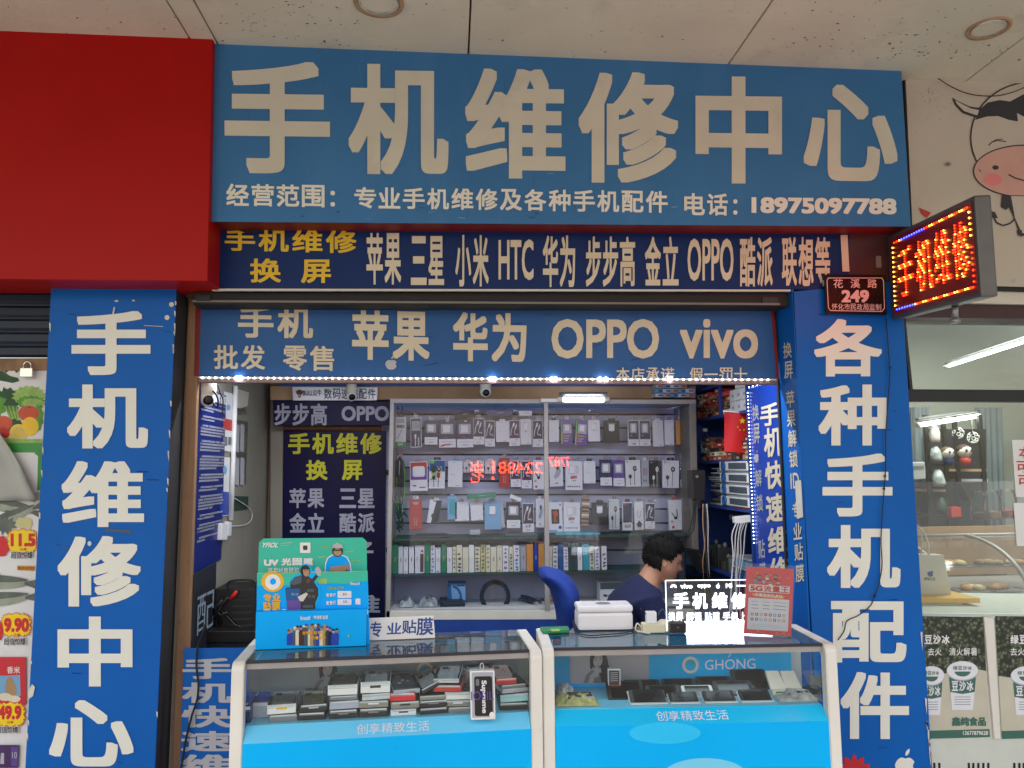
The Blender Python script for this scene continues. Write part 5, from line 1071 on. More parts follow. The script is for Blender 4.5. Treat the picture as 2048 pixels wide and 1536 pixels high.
def looseb(x0, y0, x1, y1, k, lab, tilt, name='loose_box', d=None): 
    d = YC-.03 if d is None else d; A, B = P(x0, y0, d), P(x1, y1, d); c = (A+B)/2; u = Matrix.Rotation(math.radians(tilt), 3, 'Y') @ V((1, 0, 0)); v = V((u.z*-1, 0, u.x)); v = Matrix.Rotation(math.radians(tilt), 3, 'Y') @ V((0, 0, 1))
    m = MB(); m.obox(c, u*abs(B.x-A.x)/2, V((0, .03, 0)), v*abs(A.z-B.z)/2, k, .0015); Fm = Frame(c-u*abs(B.x-A.x)/2+v*abs(A.z-B.z)/2+V((0, -.03, 0)), u*abs(B.x-A.x), v*-abs(A.z-B.z), (0, -1, 0)); m.line(Fm, [(.4, .45), (.66, .45)], .02, 'packgrey', .001, .2); solo(m, name, lab, 'box')
looseb(908, 824, 949, 835, 'charcoal', 'dark grey narrow box lying slanted over the top hook row', -9); looseb(974, 821, 1024, 832, 'packnavy', 'long dark navy box lying over the top hook row', 0); looseb(1037, 822, 1063, 832, 'packwhite', 'short white box lying over the top hook row', 0)
looseb(934, 987, 991, 996, 'green', 'long green box lying across the bottom hook row', -4); looseb(1019, 992, 1042, 999, 'packwhite', 'small white strip box slanted by the bottom hook row', 22); looseb(939, 1059, 960, 1068, 'packgrey', 'small grey price card on the dark glass shelf', 0, 'price_card', YG+.12)
# lanyards
m = MB(); R_ = random.Random(4)
for i in range(16):
    x = 789+i*1.3; q = lambda a, b, d=YC: P(a, b, d+R_.uniform(-.02, .02)); yb = R_.uniform(1015, 1062)
    m.tube(curve([q(800, 914), q(x, 930), q(x+R_.uniform(-3, 3), 970), q(x*.6+801*.4+R_.uniform(-5, 5), 1000), q(801+R_.uniform(-8, 8), yb)], 16), R_.choice([.003, .004, .005]), ['black', 'charcoal', 'black', 'packnavy', 'lime', 'black', 'darkgreen', 'black', 'lightgrey', 'black'][i % 10], 5)
for i in range(24): a = P(801+R_.uniform(-9, 9), R_.uniform(1020, 1055), YC-.01); m.tube([a, a+V((R_.uniform(-.02, .02), R_.uniform(-.01, .01), R_.uniform(-.03, .0)))], .004, 'black', 5)
solo(m, 'lanyard_bundle', 'bundle of black and green lanyards hanging in the cabinet corner', 'lanyards'); hook(801, 910)
# row of slim boxes on the first shelf
SP = [(785, 796, 'green', 0), (797, 806, 'packwhite', 1), (807, 816, 'packwhite', 2), (818, 828, 'packwhite', 1), (830, 849, 'packwhite', 3), (850, 860, 'green', 0), (861, 870, 'packwhite', 4), (871, 881, 'packwhite', 2), (882, 893, 'green', 0), (894, 904, 'packwhite', 1), (905, 912, 'cream', 5), (913, 924, 'cream', 6), (925, 937, 'cream', 0), (938, 948, 'white', 0), (949, 960, 'cream', 5), (961, 971, 'paleyellow', 5), (972, 980, 'cream', 5), (981, 993, 'cream', 1), (994, 1004, 'cream', 2), (1005, 1017, 'packwhite', 5), (1018, 1026, 'cream', 6), (1027, 1039, 'packwhite', 4), (1040, 1052, 'packgrey', 2), (1053, 1066, 'orange', 0), (1067, 1076, 'bannerblue', 0), (1077, 1088, 'orange', 0),
      (1099, 1104, 'cream', 1), (1105, 1115, 'packwhite', 5), (1116, 1126, 'shutblue', 4), (1127, 1136, 'packwhite', 4), (1137, 1154, 'darkgreen', 6), (1155, 1164, 'packwhite', 1), (1165, 1178, 'tealbox', 0), (1179, 1188, 'cream', 6), (1189, 1199, 'packwhite', 4), (1203, 1213, 'packwhite', 6)]
cn = {'green': 'green', 'packwhite': 'white', 'cream': 'cream', 'white': 'bright white', 'paleyellow': 'pale yellow', 'packgrey': 'grey', 'orange': 'orange', 'bannerblue': 'vivid blue', 'shutblue': 'dull blue', 'darkgreen': 'dark green', 'tealbox': 'teal'}
mk = {0: 'with a bare spine', 1: 'with one short scribble', 2: 'with two faint marks', 3: 'with a picture strip', 4: 'with blue writing', 5: 'with black handwriting', 6: 'with dark blotches'}
num = ['first', 'second', 'third', 'fourth', 'fifth', 'sixth', 'seventh', 'eighth', 'ninth', 'tenth', 'eleventh', 'twelfth', 'thirteenth', 'fourteenth', 'fifteenth', 'sixteenth', 'seventeenth', 'eighteenth', 'nineteenth', 'twentieth', 'twenty-first', 'twenty-second', 'twenty-third', 'twenty-fourth', 'twenty-fifth', 'twenty-sixth']
R_ = random.Random(21)
for i, (x0, x1, k, st) in enumerate(SP):
    left = x0 < 1090; j = i if left else i-26; d = YG+.09+R_.uniform(0, .02); top = 1090+(R_.uniform(0, 5) if k in ('cream', 'packwhite') else R_.uniform(-3, 1))
    A, B = P(x0, top, d), P(x1, top, d); zt_ = A.z; m = MB(); zb_2 = ZS2+.001
    Fm = Frame((A.x, d, zt_), (B.x-A.x, 0, 0), (0, 0, zb_2-zt_), (0, -1, 0)); m.slab(Fm, [(0, 0), (1, 0), (1, 1), (0, 1)], k, .15, .0012); asp = abs(zb_2-zt_)/(B.x-A.x)
    if st in (1, 2): m.line(Fm, [(.45, .42), (.6, .47), (.45, .52), (.6, .56)], .10, 'ink', .001, asp); 
    if st == 2: m.qd(Fm, .3, .92, .7, .96, 'grey', .001); m.qd(Fm, .3, .04, .7, .07, 'grey', .001)
    if st == 3: m.qd(Fm, .55, .30, .9, .95, 'brown', .001); m.ell(Fm, .75, .2, .14, .04, 'redbox', .001, 10); m.line(Fm, [(.25, .4), (.2, .55)], .05, 'ink', .001, asp)
    if st in (4, 5, 6):
        y = .1 if st != 6 else .3
        while y < .9:
            kk = {4: 'blueink', 5: 'ink', 6: 'ink'}[st]; h_ = R_.uniform(.05, .10)
            for q in range(3): m.line(Fm, [(R_.uniform(.15, .45), y+R_.uniform(0, h_)), (R_.uniform(.5, .85), y+R_.uniform(0, h_))], .10 if st != 6 else .2, kk, .001+q*4e-5, asp)
            m.line(Fm, [(R_.uniform(.3, .7), y), (R_.uniform(.3, .7), y+h_)], .09, kk, .0012, asp); y += h_+R_.uniform(.03, .12)
    if st == 0 and k in ('green', 'bannerblue'): m.line(Fm, [(.5, .42), (.5, .58)], .22, 'leafpale' if k == 'green' else 'lightblue', .001, asp)
    solo(m, 'slim_box', 'slim %s box %s, %s on the shelf %s' % (cn[k], mk[st], num[j], 'before the stile' if left else 'past the stile'), 'box', None, 'slim boxes standing on the cabinet shelf')
# things lying on the shelves
m = MB(); 
for x0, x1, k in ((826, 904, 'charcoal'), (1010, 1085, 'slate'), (1110, 1200, 'tealbox')): a = P(x0, 1076, YG+.12); b_ = P(x1, 1076, YG+.12); mm = MB(); mm.hexa([(a.x, YG+.1, ZS1+.012), (b_.x, YG+.1, ZS1+.012), (b_.x, YG+.1, ZS1+.001), (a.x, YG+.1, ZS1+.001), (a.x+.02, YG+.22, ZS1+.015), (b_.x-.03, YG+.22, ZS1+.015), (b_.x-.03, YG+.22, ZS1+.001), (a.x+.02, YG+.22, ZS1+.001)], k, .002); solo(mm, 'flat_packet', {'charcoal': 'thin black packet lying on the dark shelf under the red pack', 'slate': 'thin slate packet lying on the dark shelf by the middle stile', 'tealbox': 'thin blue green packet lying on the dark shelf past the stile'}[k], 'packet', None, 'packets lying on the dark shelf')
t2 = thing('massager_box', 'blue and white gadget box standing at the bottom of the cabinet', 'box', P(914, 1206, YG+.12)); S = YP(YG+.12)
m = MB(); m.slab(S, [(896, 1165), (932, 1165), (932, 1205), (894, 1205)], 'shutblue', .06, .002); m.poly(S, [(902, 1169), (931, 1169), (931, 1200), (904, 1200)], 'lightblue', .0015); m.line(S, [(906, 1172), (916, 1178), (922, 1190), (920, 1202)], 5, 'shutblue', .002); m.line(S, [(914, 1171), (929, 1171)], 2.4, 'ink', .002); m.build('carton', t2)
m = MB(); c = P(990, 1192, YG+.14); R_ = random.Random(8)
for i in range(9):
    r = .075+R_.uniform(-.012, .01); m.tube([c+V((r*math.cos(a)*1.0, R_.uniform(-.006, .006)+i*.004-.02, r*math.sin(a)*1.05)) for a in [k*.35 for k in range(18)]], .005, R_.choice(['black', 'charcoal', 'rubber']), 6, closed=True)
solo(m, 'cable_coil', 'round coil of black cable in the bottom of the cabinet', 'cable')
m = MB()
for i in range(12): a = P(1030+R_.uniform(0, 30), 1192+i*1.6, YG+.1+R_.uniform(0, .1)); m.tube(curve([a, a+V((.05, R_.uniform(-.02, .02), -.012)), a+V((.10, R_.uniform(-.02, .02), -.035+R_.uniform(-.01, .01))), a+V((.13, 0, -.02))], 9), R_.choice([.004, .007, .010]), R_.choice(['black', 'black', 'charcoal', 'lightgrey']), 6)
solo(m, 'cable_pile', 'tangled heap of black cables beside the round coil', 'cable')
for x0, x1, y0, k, lab in ((836, 878, 1196, 'bagcrease', 'heap of clear plastic bags at the bottom of the cabinet'), (798, 828, 1200, 'clearplastic', 'small crumpled clear bag in the cabinet corner by the navy door')):
    a, b_ = P(x0, y0, YG+.12), P(x1, 1217, YG+.12); m = MB(); N = 12; vs = []
    for j in range(N+1):
        for i in range(N+1):
            u_, v_ = i/N, j/N; h_ = (a.z-ZS3)*max(0, math.sin(math.pi*u_))**.5*max(0, math.sin(math.pi*v_))**.5*(.7+.45*blob(u_*1.3, v_*1.7, x0)); vs.append((a.x+(b_.x-a.x)*u_, YG+.08+.2*v_, ZS3+.004+max(0, h_)))
    m.mesh(vs, [(j*(N+1)+i, j*(N+1)+i+1, (j+1)*(N+1)+i+1, (j+1)*(N+1)+i) for j in range(N) for i in range(N)], k); solo(m, 'plastic_bags', lab, 'plastic bags')
for j, (x0, x1) in enumerate(((880, 930), (884, 928), (879, 926))): a, b_ = P(x0, 1216, YG+.08), P(x1, 1216, YG+.08); z = ZS3+.001+j*.012; m = MB(); m.box(a.x, b_.x, YG+.08, YG+.2, z, z+.011, ['black', 'charcoal', 'deskdark'][j], .0015); solo(m, 'flat_case', 'flat dark case under the blue gadget box, %s of its stack' % ['bottom', 'middle', 'top'][j], 'case', None, 'flat dark cases in the cabinet')
a, b_ = P(1096, 1195, YG+.1), P(1124, 1216, YG+.1); m = MB(); m.box(a.x, b_.x, YG+.1, YG+.2, ZS3+.001, a.z, 'tan', .002); m.text(Frame((a.x, YG+.1, a.z), (b_.x-a.x, 0, 0), (0, 0, ZS3-a.z), (0, -1, 0)), '山森', (.2, .2, .8, .55), 'ink', .02, .002); solo(m, 'small_carton', 'small tan carton at the cabinet foot behind the blue chair back', 'box')
a, b_ = P(1200, 1165, YG+.1), P(1246, 1217, YG+.1); m = MB(); Fm = Frame((a.x, YG+.1, a.z), (b_.x-a.x, 0, 0), (0, 0, ZS3-a.z), (0, -1, 0)); m.slab(Fm, [(0, 0), (1, 0), (1, .98), (0, .98)], 'posterwhite', .12, .003); m.qd(Fm, 0.0, 0, 1, .34, 'slate', .001); m.poly(Fm, [(.62, .38), (1, .38), (1, .98), (.7, .98)], 'yellowtape', .0012); m.text(Fm, '专业', (.12, .58, .55, .72), 'ink', .03, .002); solo(m, 'film_carton', 'white carton with a yellow corner behind the seated man', 'box')
# ---------------------------------------------------------------- banner panel on the inner right wall
XB = P(1562, 760, .17).x+.0
SB = XPL(XB)
t = thing('side_banner', 'shiny blue banner panel with six big characters and LEDs along its edge', 'banner', V((XB, .33, 0)))
yn, yf = .195, SB(1502, 900).y
zt = SB(1560, 757).z
FB = Frame((XB, yf, zt), (0, yn-yf, 0), (0, 0, -zt+.01), (-1, 0, 0))
m = MB(); m.slab(FB, [(0, 0), (1, 0), (1, 1), (0, 1)], 'bannerblue', .02, .001)
for c, q in zip('手机快速维修', ((1519, 805, 1558, 850), (1527, 852, 1563, 912), (1529, 920, 1566, 976), (1531, 985, 1568, 1042), (1535, 1052, 1573, 1106), (1537, 1112, 1578, 1168))):
    x0, y0, x1, y1 = q; m.text(SB, c, ((x0, y0+6), (x1, y0-2), (x1+2, y1), (x0+2, y1+3)), 'vinyl', .026, .003)
for c, y0, y1 in (('换', 808, 840), ('屏', 846, 886), ('解', 938, 972), ('锁', 988, 1022), ('贴', 1078, 1116), ('膜', 1124, 1160)): x = 1504+(y0-808)*.045; m.text(SB, c, ((x, y0+2), (x+13, y0), (x+14, y1), (x+1, y1+2)), 'lightgrey', .012, .003)
fruitlogo(m, SB, 1508, 900, 1518, 926, 'lightgrey')
m.build('panel', t)
m = MB(); S = XPL(XB-.004)
for i in range(42): p = V((XB-.006, yf-.004, zt-.03-i*.018)); m.lathe(p, [(.0026, 0), (.0022, .002), (.0006, .003)], 'ledsmall', 6, (-1, -.6, 0))
for i in range(7): p = V((XB-.006, yf+(yn-yf)*(i+.5)/7, zt-.004)); m.lathe(p, [(.003, 0), (.0026, .002), (.0006, .003)], 'ledsmall', 6, (-1, -.3, -.3))
m.build('leds', t)
# ---------------------------------------------------------------- blue shelving on the right
XS = 1.50; SX = XPL(XS); ys0, ys1 = .62, 1.49
t = thing('shelf_unit', 'deep blue shelving packed with orange boxes on the right wall', 'shelf', V((1.68, 1.05, 0)))
def zlev(px, py): return SX(px, py).z
ZL = [zlev(1397, 779), zlev(1397, 838), zlev(1399, 922), zlev(1402, 1006), zlev(1410, 1130)]
for z in ZL+[.45, .1]: MB().box(XS, XR-.003, ys0, ys1, z-.016, z, 'shelfblue', .002).build('shelf_board', t)
for y in (ys0, ys1-.02): MB().box(XS+.004, XR-.003, y, y+.018, .002, ZL[0]+.35, 'shelfblue', .002).build('end_panel', t)
MB().box(XS+.004, XS+.022, 1.02, 1.036, ZL[1]+.001, ZL[0]-.017, 'shelfblue', .002).build('divider', t)
MB().box(XR-.012, XR-.004, ys0+.02, ys1-.022, .01, ZL[0]+.3, 'deskdark').build('back_panel', t)
R_ = random.Random(31); BC = ['orangebox', 'orangebox', 'brown', 'redbox', 'tan', 'maroon', 'charcoal', 'cream', 'orangebox']
nm = {'orangebox': 'orange brown', 'brown': 'dark brown', 'redbox': 'red', 'tan': 'tan', 'maroon': 'maroon', 'charcoal': 'charcoal', 'cream': 'cream', 'packwhite': 'white'}
def parts_stack(y0, y1, z, zmax, where, h0=.020):
    y = y0; 
    while y < y1-.05:
        w_ = R_.uniform(.075, .11); zz = z+.001; top = zmax-R_.uniform(.0, .04)
        while zz < top:
            h = R_.uniform(h0*.8, h0*1.4); k = R_.choice(BC); m = MB(); dx = R_.uniform(.004, .03); m.box(XS+dx, XS+dx+.2, y, y+w_, zz, zz+h, k, .001)
            m.box(XS+dx-.0012, XS+dx-.0002, y+w_*.2, y+w_*.6, zz+h*.25, zz+h*.7, R_.choice(['cream', 'tan', 'ink']))
            solo(m, 'parts_box', 'flat phone parts box in the stacks %s' % where, 'box', None, 'flat parts boxes %s' % where); zz += h+.0008
        y += w_+.004
parts_stack(1.04, ys1-.02, ZL[1], ZL[0]-.03, 'on the upper blue shelf'); parts_stack(ys0+.28, 1.01, ZL[1], ZL[0]-.05, 'on the upper blue shelf')
parts_stack(ys0+.02, 1.40, ZL[2], ZL[2]+.13, 'behind the red flag')
for i in range(8):
    y = ys0+.03+(i % 3)*.085; z = ZL[1]+.001+(i//3)*.062; m = MB(); m.box(XS+.02, XS+.15, y, y+.082, z, z+.06, 'white', .002); m.box(XS+.0185, XS+.0195, y+.02, y+.05, z+.02, z+.035, 'lightgrey'); solo(m, 'white_carton', 'small white carton in the block of white cartons on the upper blue shelf', 'box', None, 'white cartons on the upper blue shelf')
for i in range(14):
    px = 1316+(i % 5)*15; py = 792-(i//5)*9; a = P(px, py, 1.26); m = MB(); m.obox(a+V((0, .02, .0)), (.028, .006, 0), (0, .06, 0), (0, 0, .011), ['packwhite', 'lightgrey', 'lightblue'][i % 3], .001); m.obox(a+V((0, -.0405, 0)), (.02, .0, 0), (0, .001, 0), (0, 0, .005), ['purple', 'redbox', 'blueink'][i % 3]); solo(m, 'thin_carton', 'thin white carton piled on the beam above the glass cabinet', 'box', None, 'thin cartons piled above the cabinet')
# flag
t = thing('flag', 'red flag with five yellow stars hung before the parts boxes', 'flag', P(1470, 900, .72)); S = YP(.72); m = MB(); N, K = 10, 8; vs = []
for j in range(K+1):
    for i in range(N+1): q = S(1449+(1505-1449)*i/N, (823+4*i/N)+(905-825)*j/K); q.y += .004*math.sin(i*.8+j*.3); vs.append(q)
m.mesh(vs, [(j*(N+1)+i, j*(N+1)+i+1, (j+1)*(N+1)+i+1, (j+1)*(N+1)+i) for j in range(K) for i in range(N)], 'flagred', True)
def star(m, S, cx, cy0, r, k, off): m.poly(S, [(cx+(r if i % 2 == 0 else r*.42)*math.sin(i*math.pi/5), cy0-(r if i % 2 == 0 else r*.42)*math.cos(i*math.pi/5)) for i in range(10)], k, off)
for x, y, r in ((1485, 842, 7), (1476, 854, 2), (1480, 860, 2), (1488, 860, 2), (1494, 855, 2)): star(m, S, x, y, r, 'flagyellow', .007)
m.build('cloth', t); MB().tube([S(1446, 822), S(1508, 827)], .004, 'cablewhite', 6).build('rod', t)
# bottle
t = thing('drink_bottle', 'small clear plastic bottle with pale label by the cabinet end', 'bottle', P(1401, 912, .98)); c = V((XS+.03, 1.36, ZL[2])); t.location = c
MB().lathe(c, [(.02, 0), (.03, .01), (.03, .12), (.012, .16), (.012, .175)], 'clear', 14).build('bottle_body', t); MB().lathe(c+V((0, 0, .05)), [(.0305, 0), (.0305, .05)], 'lightblue', 14).build('label_band', t); MB().lathe(c+V((0, 0, .176)), [(.014, 0), (.014, .018), (.001, .0185)], 'white', 12).build('cap', t)
# drawers
t = thing('drawer_tower', 'four drawer white plastic organiser with blue knobs', 'drawers', V((XS+.12, .82, ZL[3])))
y0, y1 = .63, 1.05; zt = SX(1446, 921).z; z0 = ZL[3]+.001; h = (zt-z0)/4
MB().box(XS+.012, XS+.26, y0, y1, z0, zt, 'packgrey', .004).build('cabinet_body', t)
for i in range(4):
    z = z0+i*h; d = MB().box(XS-.002, XS+.011, y0+.008, y1-.008, z+.008, z+h-.006, 'white', .003).build('drawer', t)
    m = MB(); c = V((XS-.002, y1-.075, z+h*.5)); m.lathe(c, [(.030, 0), (.030, .008), (.020, .010), (.018, .002)], 'shutblue', 14, (-1, 0, 0)); m.build('knob', d)
    MB().box(XS-.004, XS-.0022, y0+.02, y1-.15, z+.016, z+h-.014, 'slate', .001).build('window', d)
# papers
R_ = random.Random(77)
m = MB()
for j in range(17):
    z = ZL[3]+.001+j*.0125; y = 1.08+R_.uniform(-.02, .02); m.box(XS+R_.uniform(-.0, .05), XS+.24, y, y+.24+R_.uniform(-.08, .02), z, z+.008, R_.choice(['offwhite', 'lightgrey', 'packgrey', 'lightgrey', 'slate']))
solo(m, 'paper_pile', 'loose pile of grey papers and film sheets beside the drawer organiser', 'papers')
# black speaker on the cabinet end
m = MB(); S = YP(1.0); m.slab(S, [(1383, 940), (1411, 940), (1411, 1002), (1386, 998)], 'black', .09, .004); m.ell(S, 1394, 953, 3, 3, 'grey', .001); m.slab(S, [(1395, 998), (1402, 999), (1402, 1016), (1397, 1016)], 'black', .03); solo(m, 'speaker', 'small black speaker hung at the end of the glass cabinet', 'speaker')
# lower shelf: adapters, red box, blue tubs, hanging cables, monitor
m = MB(); z = ZL[4]; m.box(XS+.02, XS+.2, .66, .98, SX(1460, 1030).z-.03, SX(1460, 1030).z, 'charcoal', .003); m.box(XS+.03, XS+.2, .7, 1.0, SX(1460, 1018).z, SX(1460, 1018).z+.006, 'grey', .001); solo(m, 'media_box', 'flat dark electronic box below the drawer organiser', 'device')
m = MB(); zz = SX(1460, 1018).z+.0065; m.box(XS+.01, XS+.17, .66, .9, zz, zz+.03, 'redbox', .003); solo(m, 'red_box', 'flat red box on the dark electronic box', 'box')
t = thing('power_strip', 'white power strip with white cables hanging from it', 'power strip', P(1484, 1040, .66)); S = YP(.64); MB().slab(S, [(1470, 1034), (1508, 1030), (1508, 1044), (1471, 1047)], 'white', .04, .003).build('strip_body', t)
m = MB()
for i in range(6): x = 1474+i*4; q = lambda a, b: P(a, b, .62+i*.006); m.tube(curve([q(x, 1044), q(x-4-R_.uniform(0, 6), 1070), q(x-10+R_.uniform(-3, 3), 1110), q(x-12+R_.uniform(-4, 4), 1160), q(x-12+R_.uniform(-4, 4), 1240)], 20), .0030, 'cablewhite', 6)
m.build('leads', t)
m = MB()
for i in range(5): q = lambda a, b: P(a, b, .9+i*.02); x = 1406+i*2.5; m.tube(curve([q(x, 1008), q(x+R_.uniform(-3, 3), 1050), q(x+R_.uniform(-2, 4), 1090), q(x+R_.uniform(-2, 8), 1130), q(x+R_.uniform(2, 14), 1200)], 16), .0028, ['tan', 'black', 'cablegrey', 'cablewhite', 'black'][i], 6)
for i in range(3): q = lambda a, b: P(a, b, 1.0); m.tube(curve([q(1388+i*2, 1000), q(1384+i*3, 1040), q(1376+i*5, 1062), q(1362+i*8, 1072)], 12), .003, 'black', 6)
solo(m, 'cable', 'loose leads hanging between the cabinet end and the blue shelves', 'cable')
for i, (z0, k, lab) in enumerate(((ZL[4]+.001, 'shutblue', 'blue plastic tub on the lower blue shelf, under the other tub'), (ZL[4]+.056, 'lightblue', 'pale blue plastic tub on the lower blue shelf, on the other tub'))): m = MB(); m.box(XS+.01, XS+.2, .66, .9, z0, z0+.05, k, .006); m.box(XS+.0, XS+.205, .655, .905, z0+.046, z0+.054, 'packgrey', .002); solo(m, 'plastic_tub', lab, 'tub')
for i in range(9): y = .98+i*.05; h_ = R_.uniform(.05, .14); m = MB(); m.box(XS+.02, XS+.12, y, y+.04, ZL[4]+.001, ZL[4]+h_, R_.choice(['charcoal', 'darkgreen', 'grey', 'brown', 'packgrey']), .003); m.lathe((XS+.07, y+.02, ZL[4]+h_), [(.01, 0), (.012, .02), (.004, .03)], 'grey', 8); solo(m, 'repair_pot', 'small dark pot or bottle in the clutter on the lower blue shelf', 'bottle', None, 'clutter pots on the lower blue shelf')
t = thing('monitor', 'dark computer monitor turned away in front of the seated man', 'monitor', P(1390, 1240, .82)); 
A, B, Cc, D = P(1366, 1094, .74), P(1418, 1102, .98), P(1428, 1200, .98), P(1372, 1205, .74); n = (B-A).cross(D-A).normalized()*.03
if n.y < 0: n = -n
MB().hexa([A, B, Cc, D, A+n, B+n, Cc+n, D+n], 'deskdark', .006).build('casing', t); e = (B-A)*.05; f = (D-A)*.06; MB().hexa([p-n*.05 for p in (A+e+f, B-e+f, Cc-e-f, D+e-f)]+[p-n*.001 for p in (A+e+f, B-e+f, Cc-e-f, D+e-f)], 'blackgloss').build('screen', t)
c = (Cc+D)/2+n*.5; m = MB(); m.tube([c, V((c.x, c.y, .80))], .02, 'deskdark'); m.lathe((c.x, c.y, .76), [(.1, 0), (.1, .012), (.03, .03)], 'deskdark', 18); m.build('stand', t)
m = MB(); m.box(.95, 1.49, .70, 1.08, .72, .758, 'tan', .004); 
for x, y in ((.98, .73), (1.46, .73), (.98, 1.05), (1.46, 1.05)): m.box(x-.02, x+.02, y-.02, y+.02, .001, .72, 'deskdark')
solo(m, 'work_desk', 'low wooden work desk under the dark monitor', 'desk')

# ---------------------------------------------------------------- the man
def skin(chains, sub=2, root=0):
    """chains: dict name -> (co, radius); edges between names"""
    pts, edges = chains; me = bpy.data.meshes.new('sk'); names = list(pts)
    me.from_pydata([pts[n][0] for n in names], [], [])
    me.clear_geometry(); me.from_pydata([tuple(pts[n][0]) for n in names], [(names.index(a), names.index(b)) for a, b in edges], [])
    o = bpy.data.objects.new('sk', me); C.objects.link(o); o.modifiers.new('s', 'SKIN')
    for i, n in enumerate(names): r = pts[n][1]; me.skin_vertices[0].data[i].radius = r if hasattr(r, '__len__') else (r, r)
    me.skin_vertices[0].data[root].use_root = True
    s_ = o.modifiers.new('u', 'SUBSURF'); s_.levels = sub; s_.render_levels = sub
    bpy.context.view_layer.update(); r = bpy.data.meshes.new_from_object(o.evaluated_get(bpy.context.evaluated_depsgraph_get())); bpy.data.objects.remove(o); bpy.data.meshes.remove(me)
    vs = [v.co.copy() for v in r.vertices]; fs = [tuple(p.vertices) for p in r.polygons]; bpy.data.meshes.remove(r); return vs, fs
def remesh(vs, fs, vox, smooth=2):
    me = bpy.data.meshes.new('rm'); me.from_pydata([tuple(v) for v in vs], [], fs); o = bpy.data.objects.new('rm', me); C.objects.link(o)
    r = o.modifiers.new('r', 'REMESH'); r.mode = 'VOXEL'; r.voxel_size = vox
    if smooth: s_ = o.modifiers.new('s', 'SMOOTH'); s_.iterations = smooth; s_.factor = .5
    bpy.context.view_layer.update(); k = bpy.data.meshes.new_from_object(o.evaluated_get(bpy.context.evaluated_depsgraph_get())); bpy.data.objects.remove(o); bpy.data.meshes.remove(me)
    out = [v.co.copy() for v in k.vertices], [tuple(p.vertices) for p in k.polygons]; bpy.data.meshes.remove(k); return out
YM = .58
HC = P(1329, 1118, YM)                      # middle of the head
HS = .109                                   # half height of the head, chin to crown
# head frame: fwd looks to +X, tipped down; right side of the man is towards the camera
PIT = math.radians(17)
hf = V((math.cos(PIT), -.06, -math.sin(PIT))).normalized(); hl = V((0, 1, 0)); hl = (hl-hf*hl.dot(hf)).normalized(); hu = hf.cross(hl).normalized()
def hp(f, l, u): return HC+(hf*f+hl*l+hu*u)*HS
def head_mesh(scale=1.0, hair=False):
    vs = []; fs = []; NR, NS = 34, 40
    def sm(a, b, x): x = max(0, min(1, (x-a)/(b-a))); return x*x*(3-2*x)
    for j in range(NR+1):
        u = -1.0+2.0*j/NR
        # front, back and half width of the horizontal slice at height u (units of half head height)
        dome = math.sqrt(max(0, 1-max(0, (u-.15)/.85)**2.4)) if u > .15 else 1
        jaw = sm(-1.06, -.35, u)
        front = (.70+.06*math.exp(-((u-.18)/.16)**2)-.02*math.exp(-((u+.02)/.12)**2)-.05*math.exp(-((u+.72)/.10)**2)+.04*math.exp(-((u+.9)/.12)**2))*(dome if u > .3 else 1)
        front = front*(.9+.1*sm(-1.0, -.9, u))
        back = (.20+.62*sm(-1.05, -.05, u)+.03)*dome
        half = (.30+.33*jaw)*dome*(1-.06*math.exp(-((u-.1)/.1)**2))
        if u > .985: front, back, half = .06, .06, .05
        for i in range(NS):
            a = 2*math.pi*i/NS; ca, sa = math.cos(a), math.sin(a)
            f = (front if ca > 0 else back)*math.copysign(abs(ca)**.85, ca); l = half*math.copysign(abs(sa)**.9, sa)
            g = math.exp(-(sa*2.6)**2) if ca > 0 else 0
            nose = (sm(.18, -.26, u)*(1-sm(-.27, -.37, u)) if u < .2 else 0)
            gn = math.exp(-(sa/(.16+.10*sm(.1, -.25, u)))**2) if ca > 0 else 0
            f += .25*nose*gn
            f += g*(.055*math.exp(-((u+.49)/.045)**2)+.05*math.exp(-((u+.60)/.05)**2)-.04*math.exp(-((u+.545)/.02)**2)-.03*math.exp(-((u+.42)/.04)**2))
            for sg in (-1, 1): f -= .055*math.exp(-((sa-sg*.42)/.16)**2-((u+.02)/.10)**2) if ca > 0 else 0
            f += (.035*math.exp(-((abs(sa)-.45)/.22)**2-((u-.16)/.08)**2) if ca > 0 else 0)
            vs.append(hp(f*scale-.03, l*scale, u*(scale if u > 0 else 1)))
    for j in range(NR):
        for i in range(NS): fs.append((j*NS+i, j*NS+(i+1) % NS, (j+1)*NS+(i+1) % NS, (j+1)*NS+i))
    fs.append(tuple(range(NS))[::-1]); fs.append(tuple(NR*NS+i for i in range(NS)))
    return vs, fs
man = thing('person', 'seated man in a navy T-shirt looking down, in profile', 'person', V((.86, YM, 0)))
bv, bf = head_mesh()
nb = P(1300, 1166, YM)                      # base of the neck
SHZ = nb.z-.03; SHx = nb.x-.045
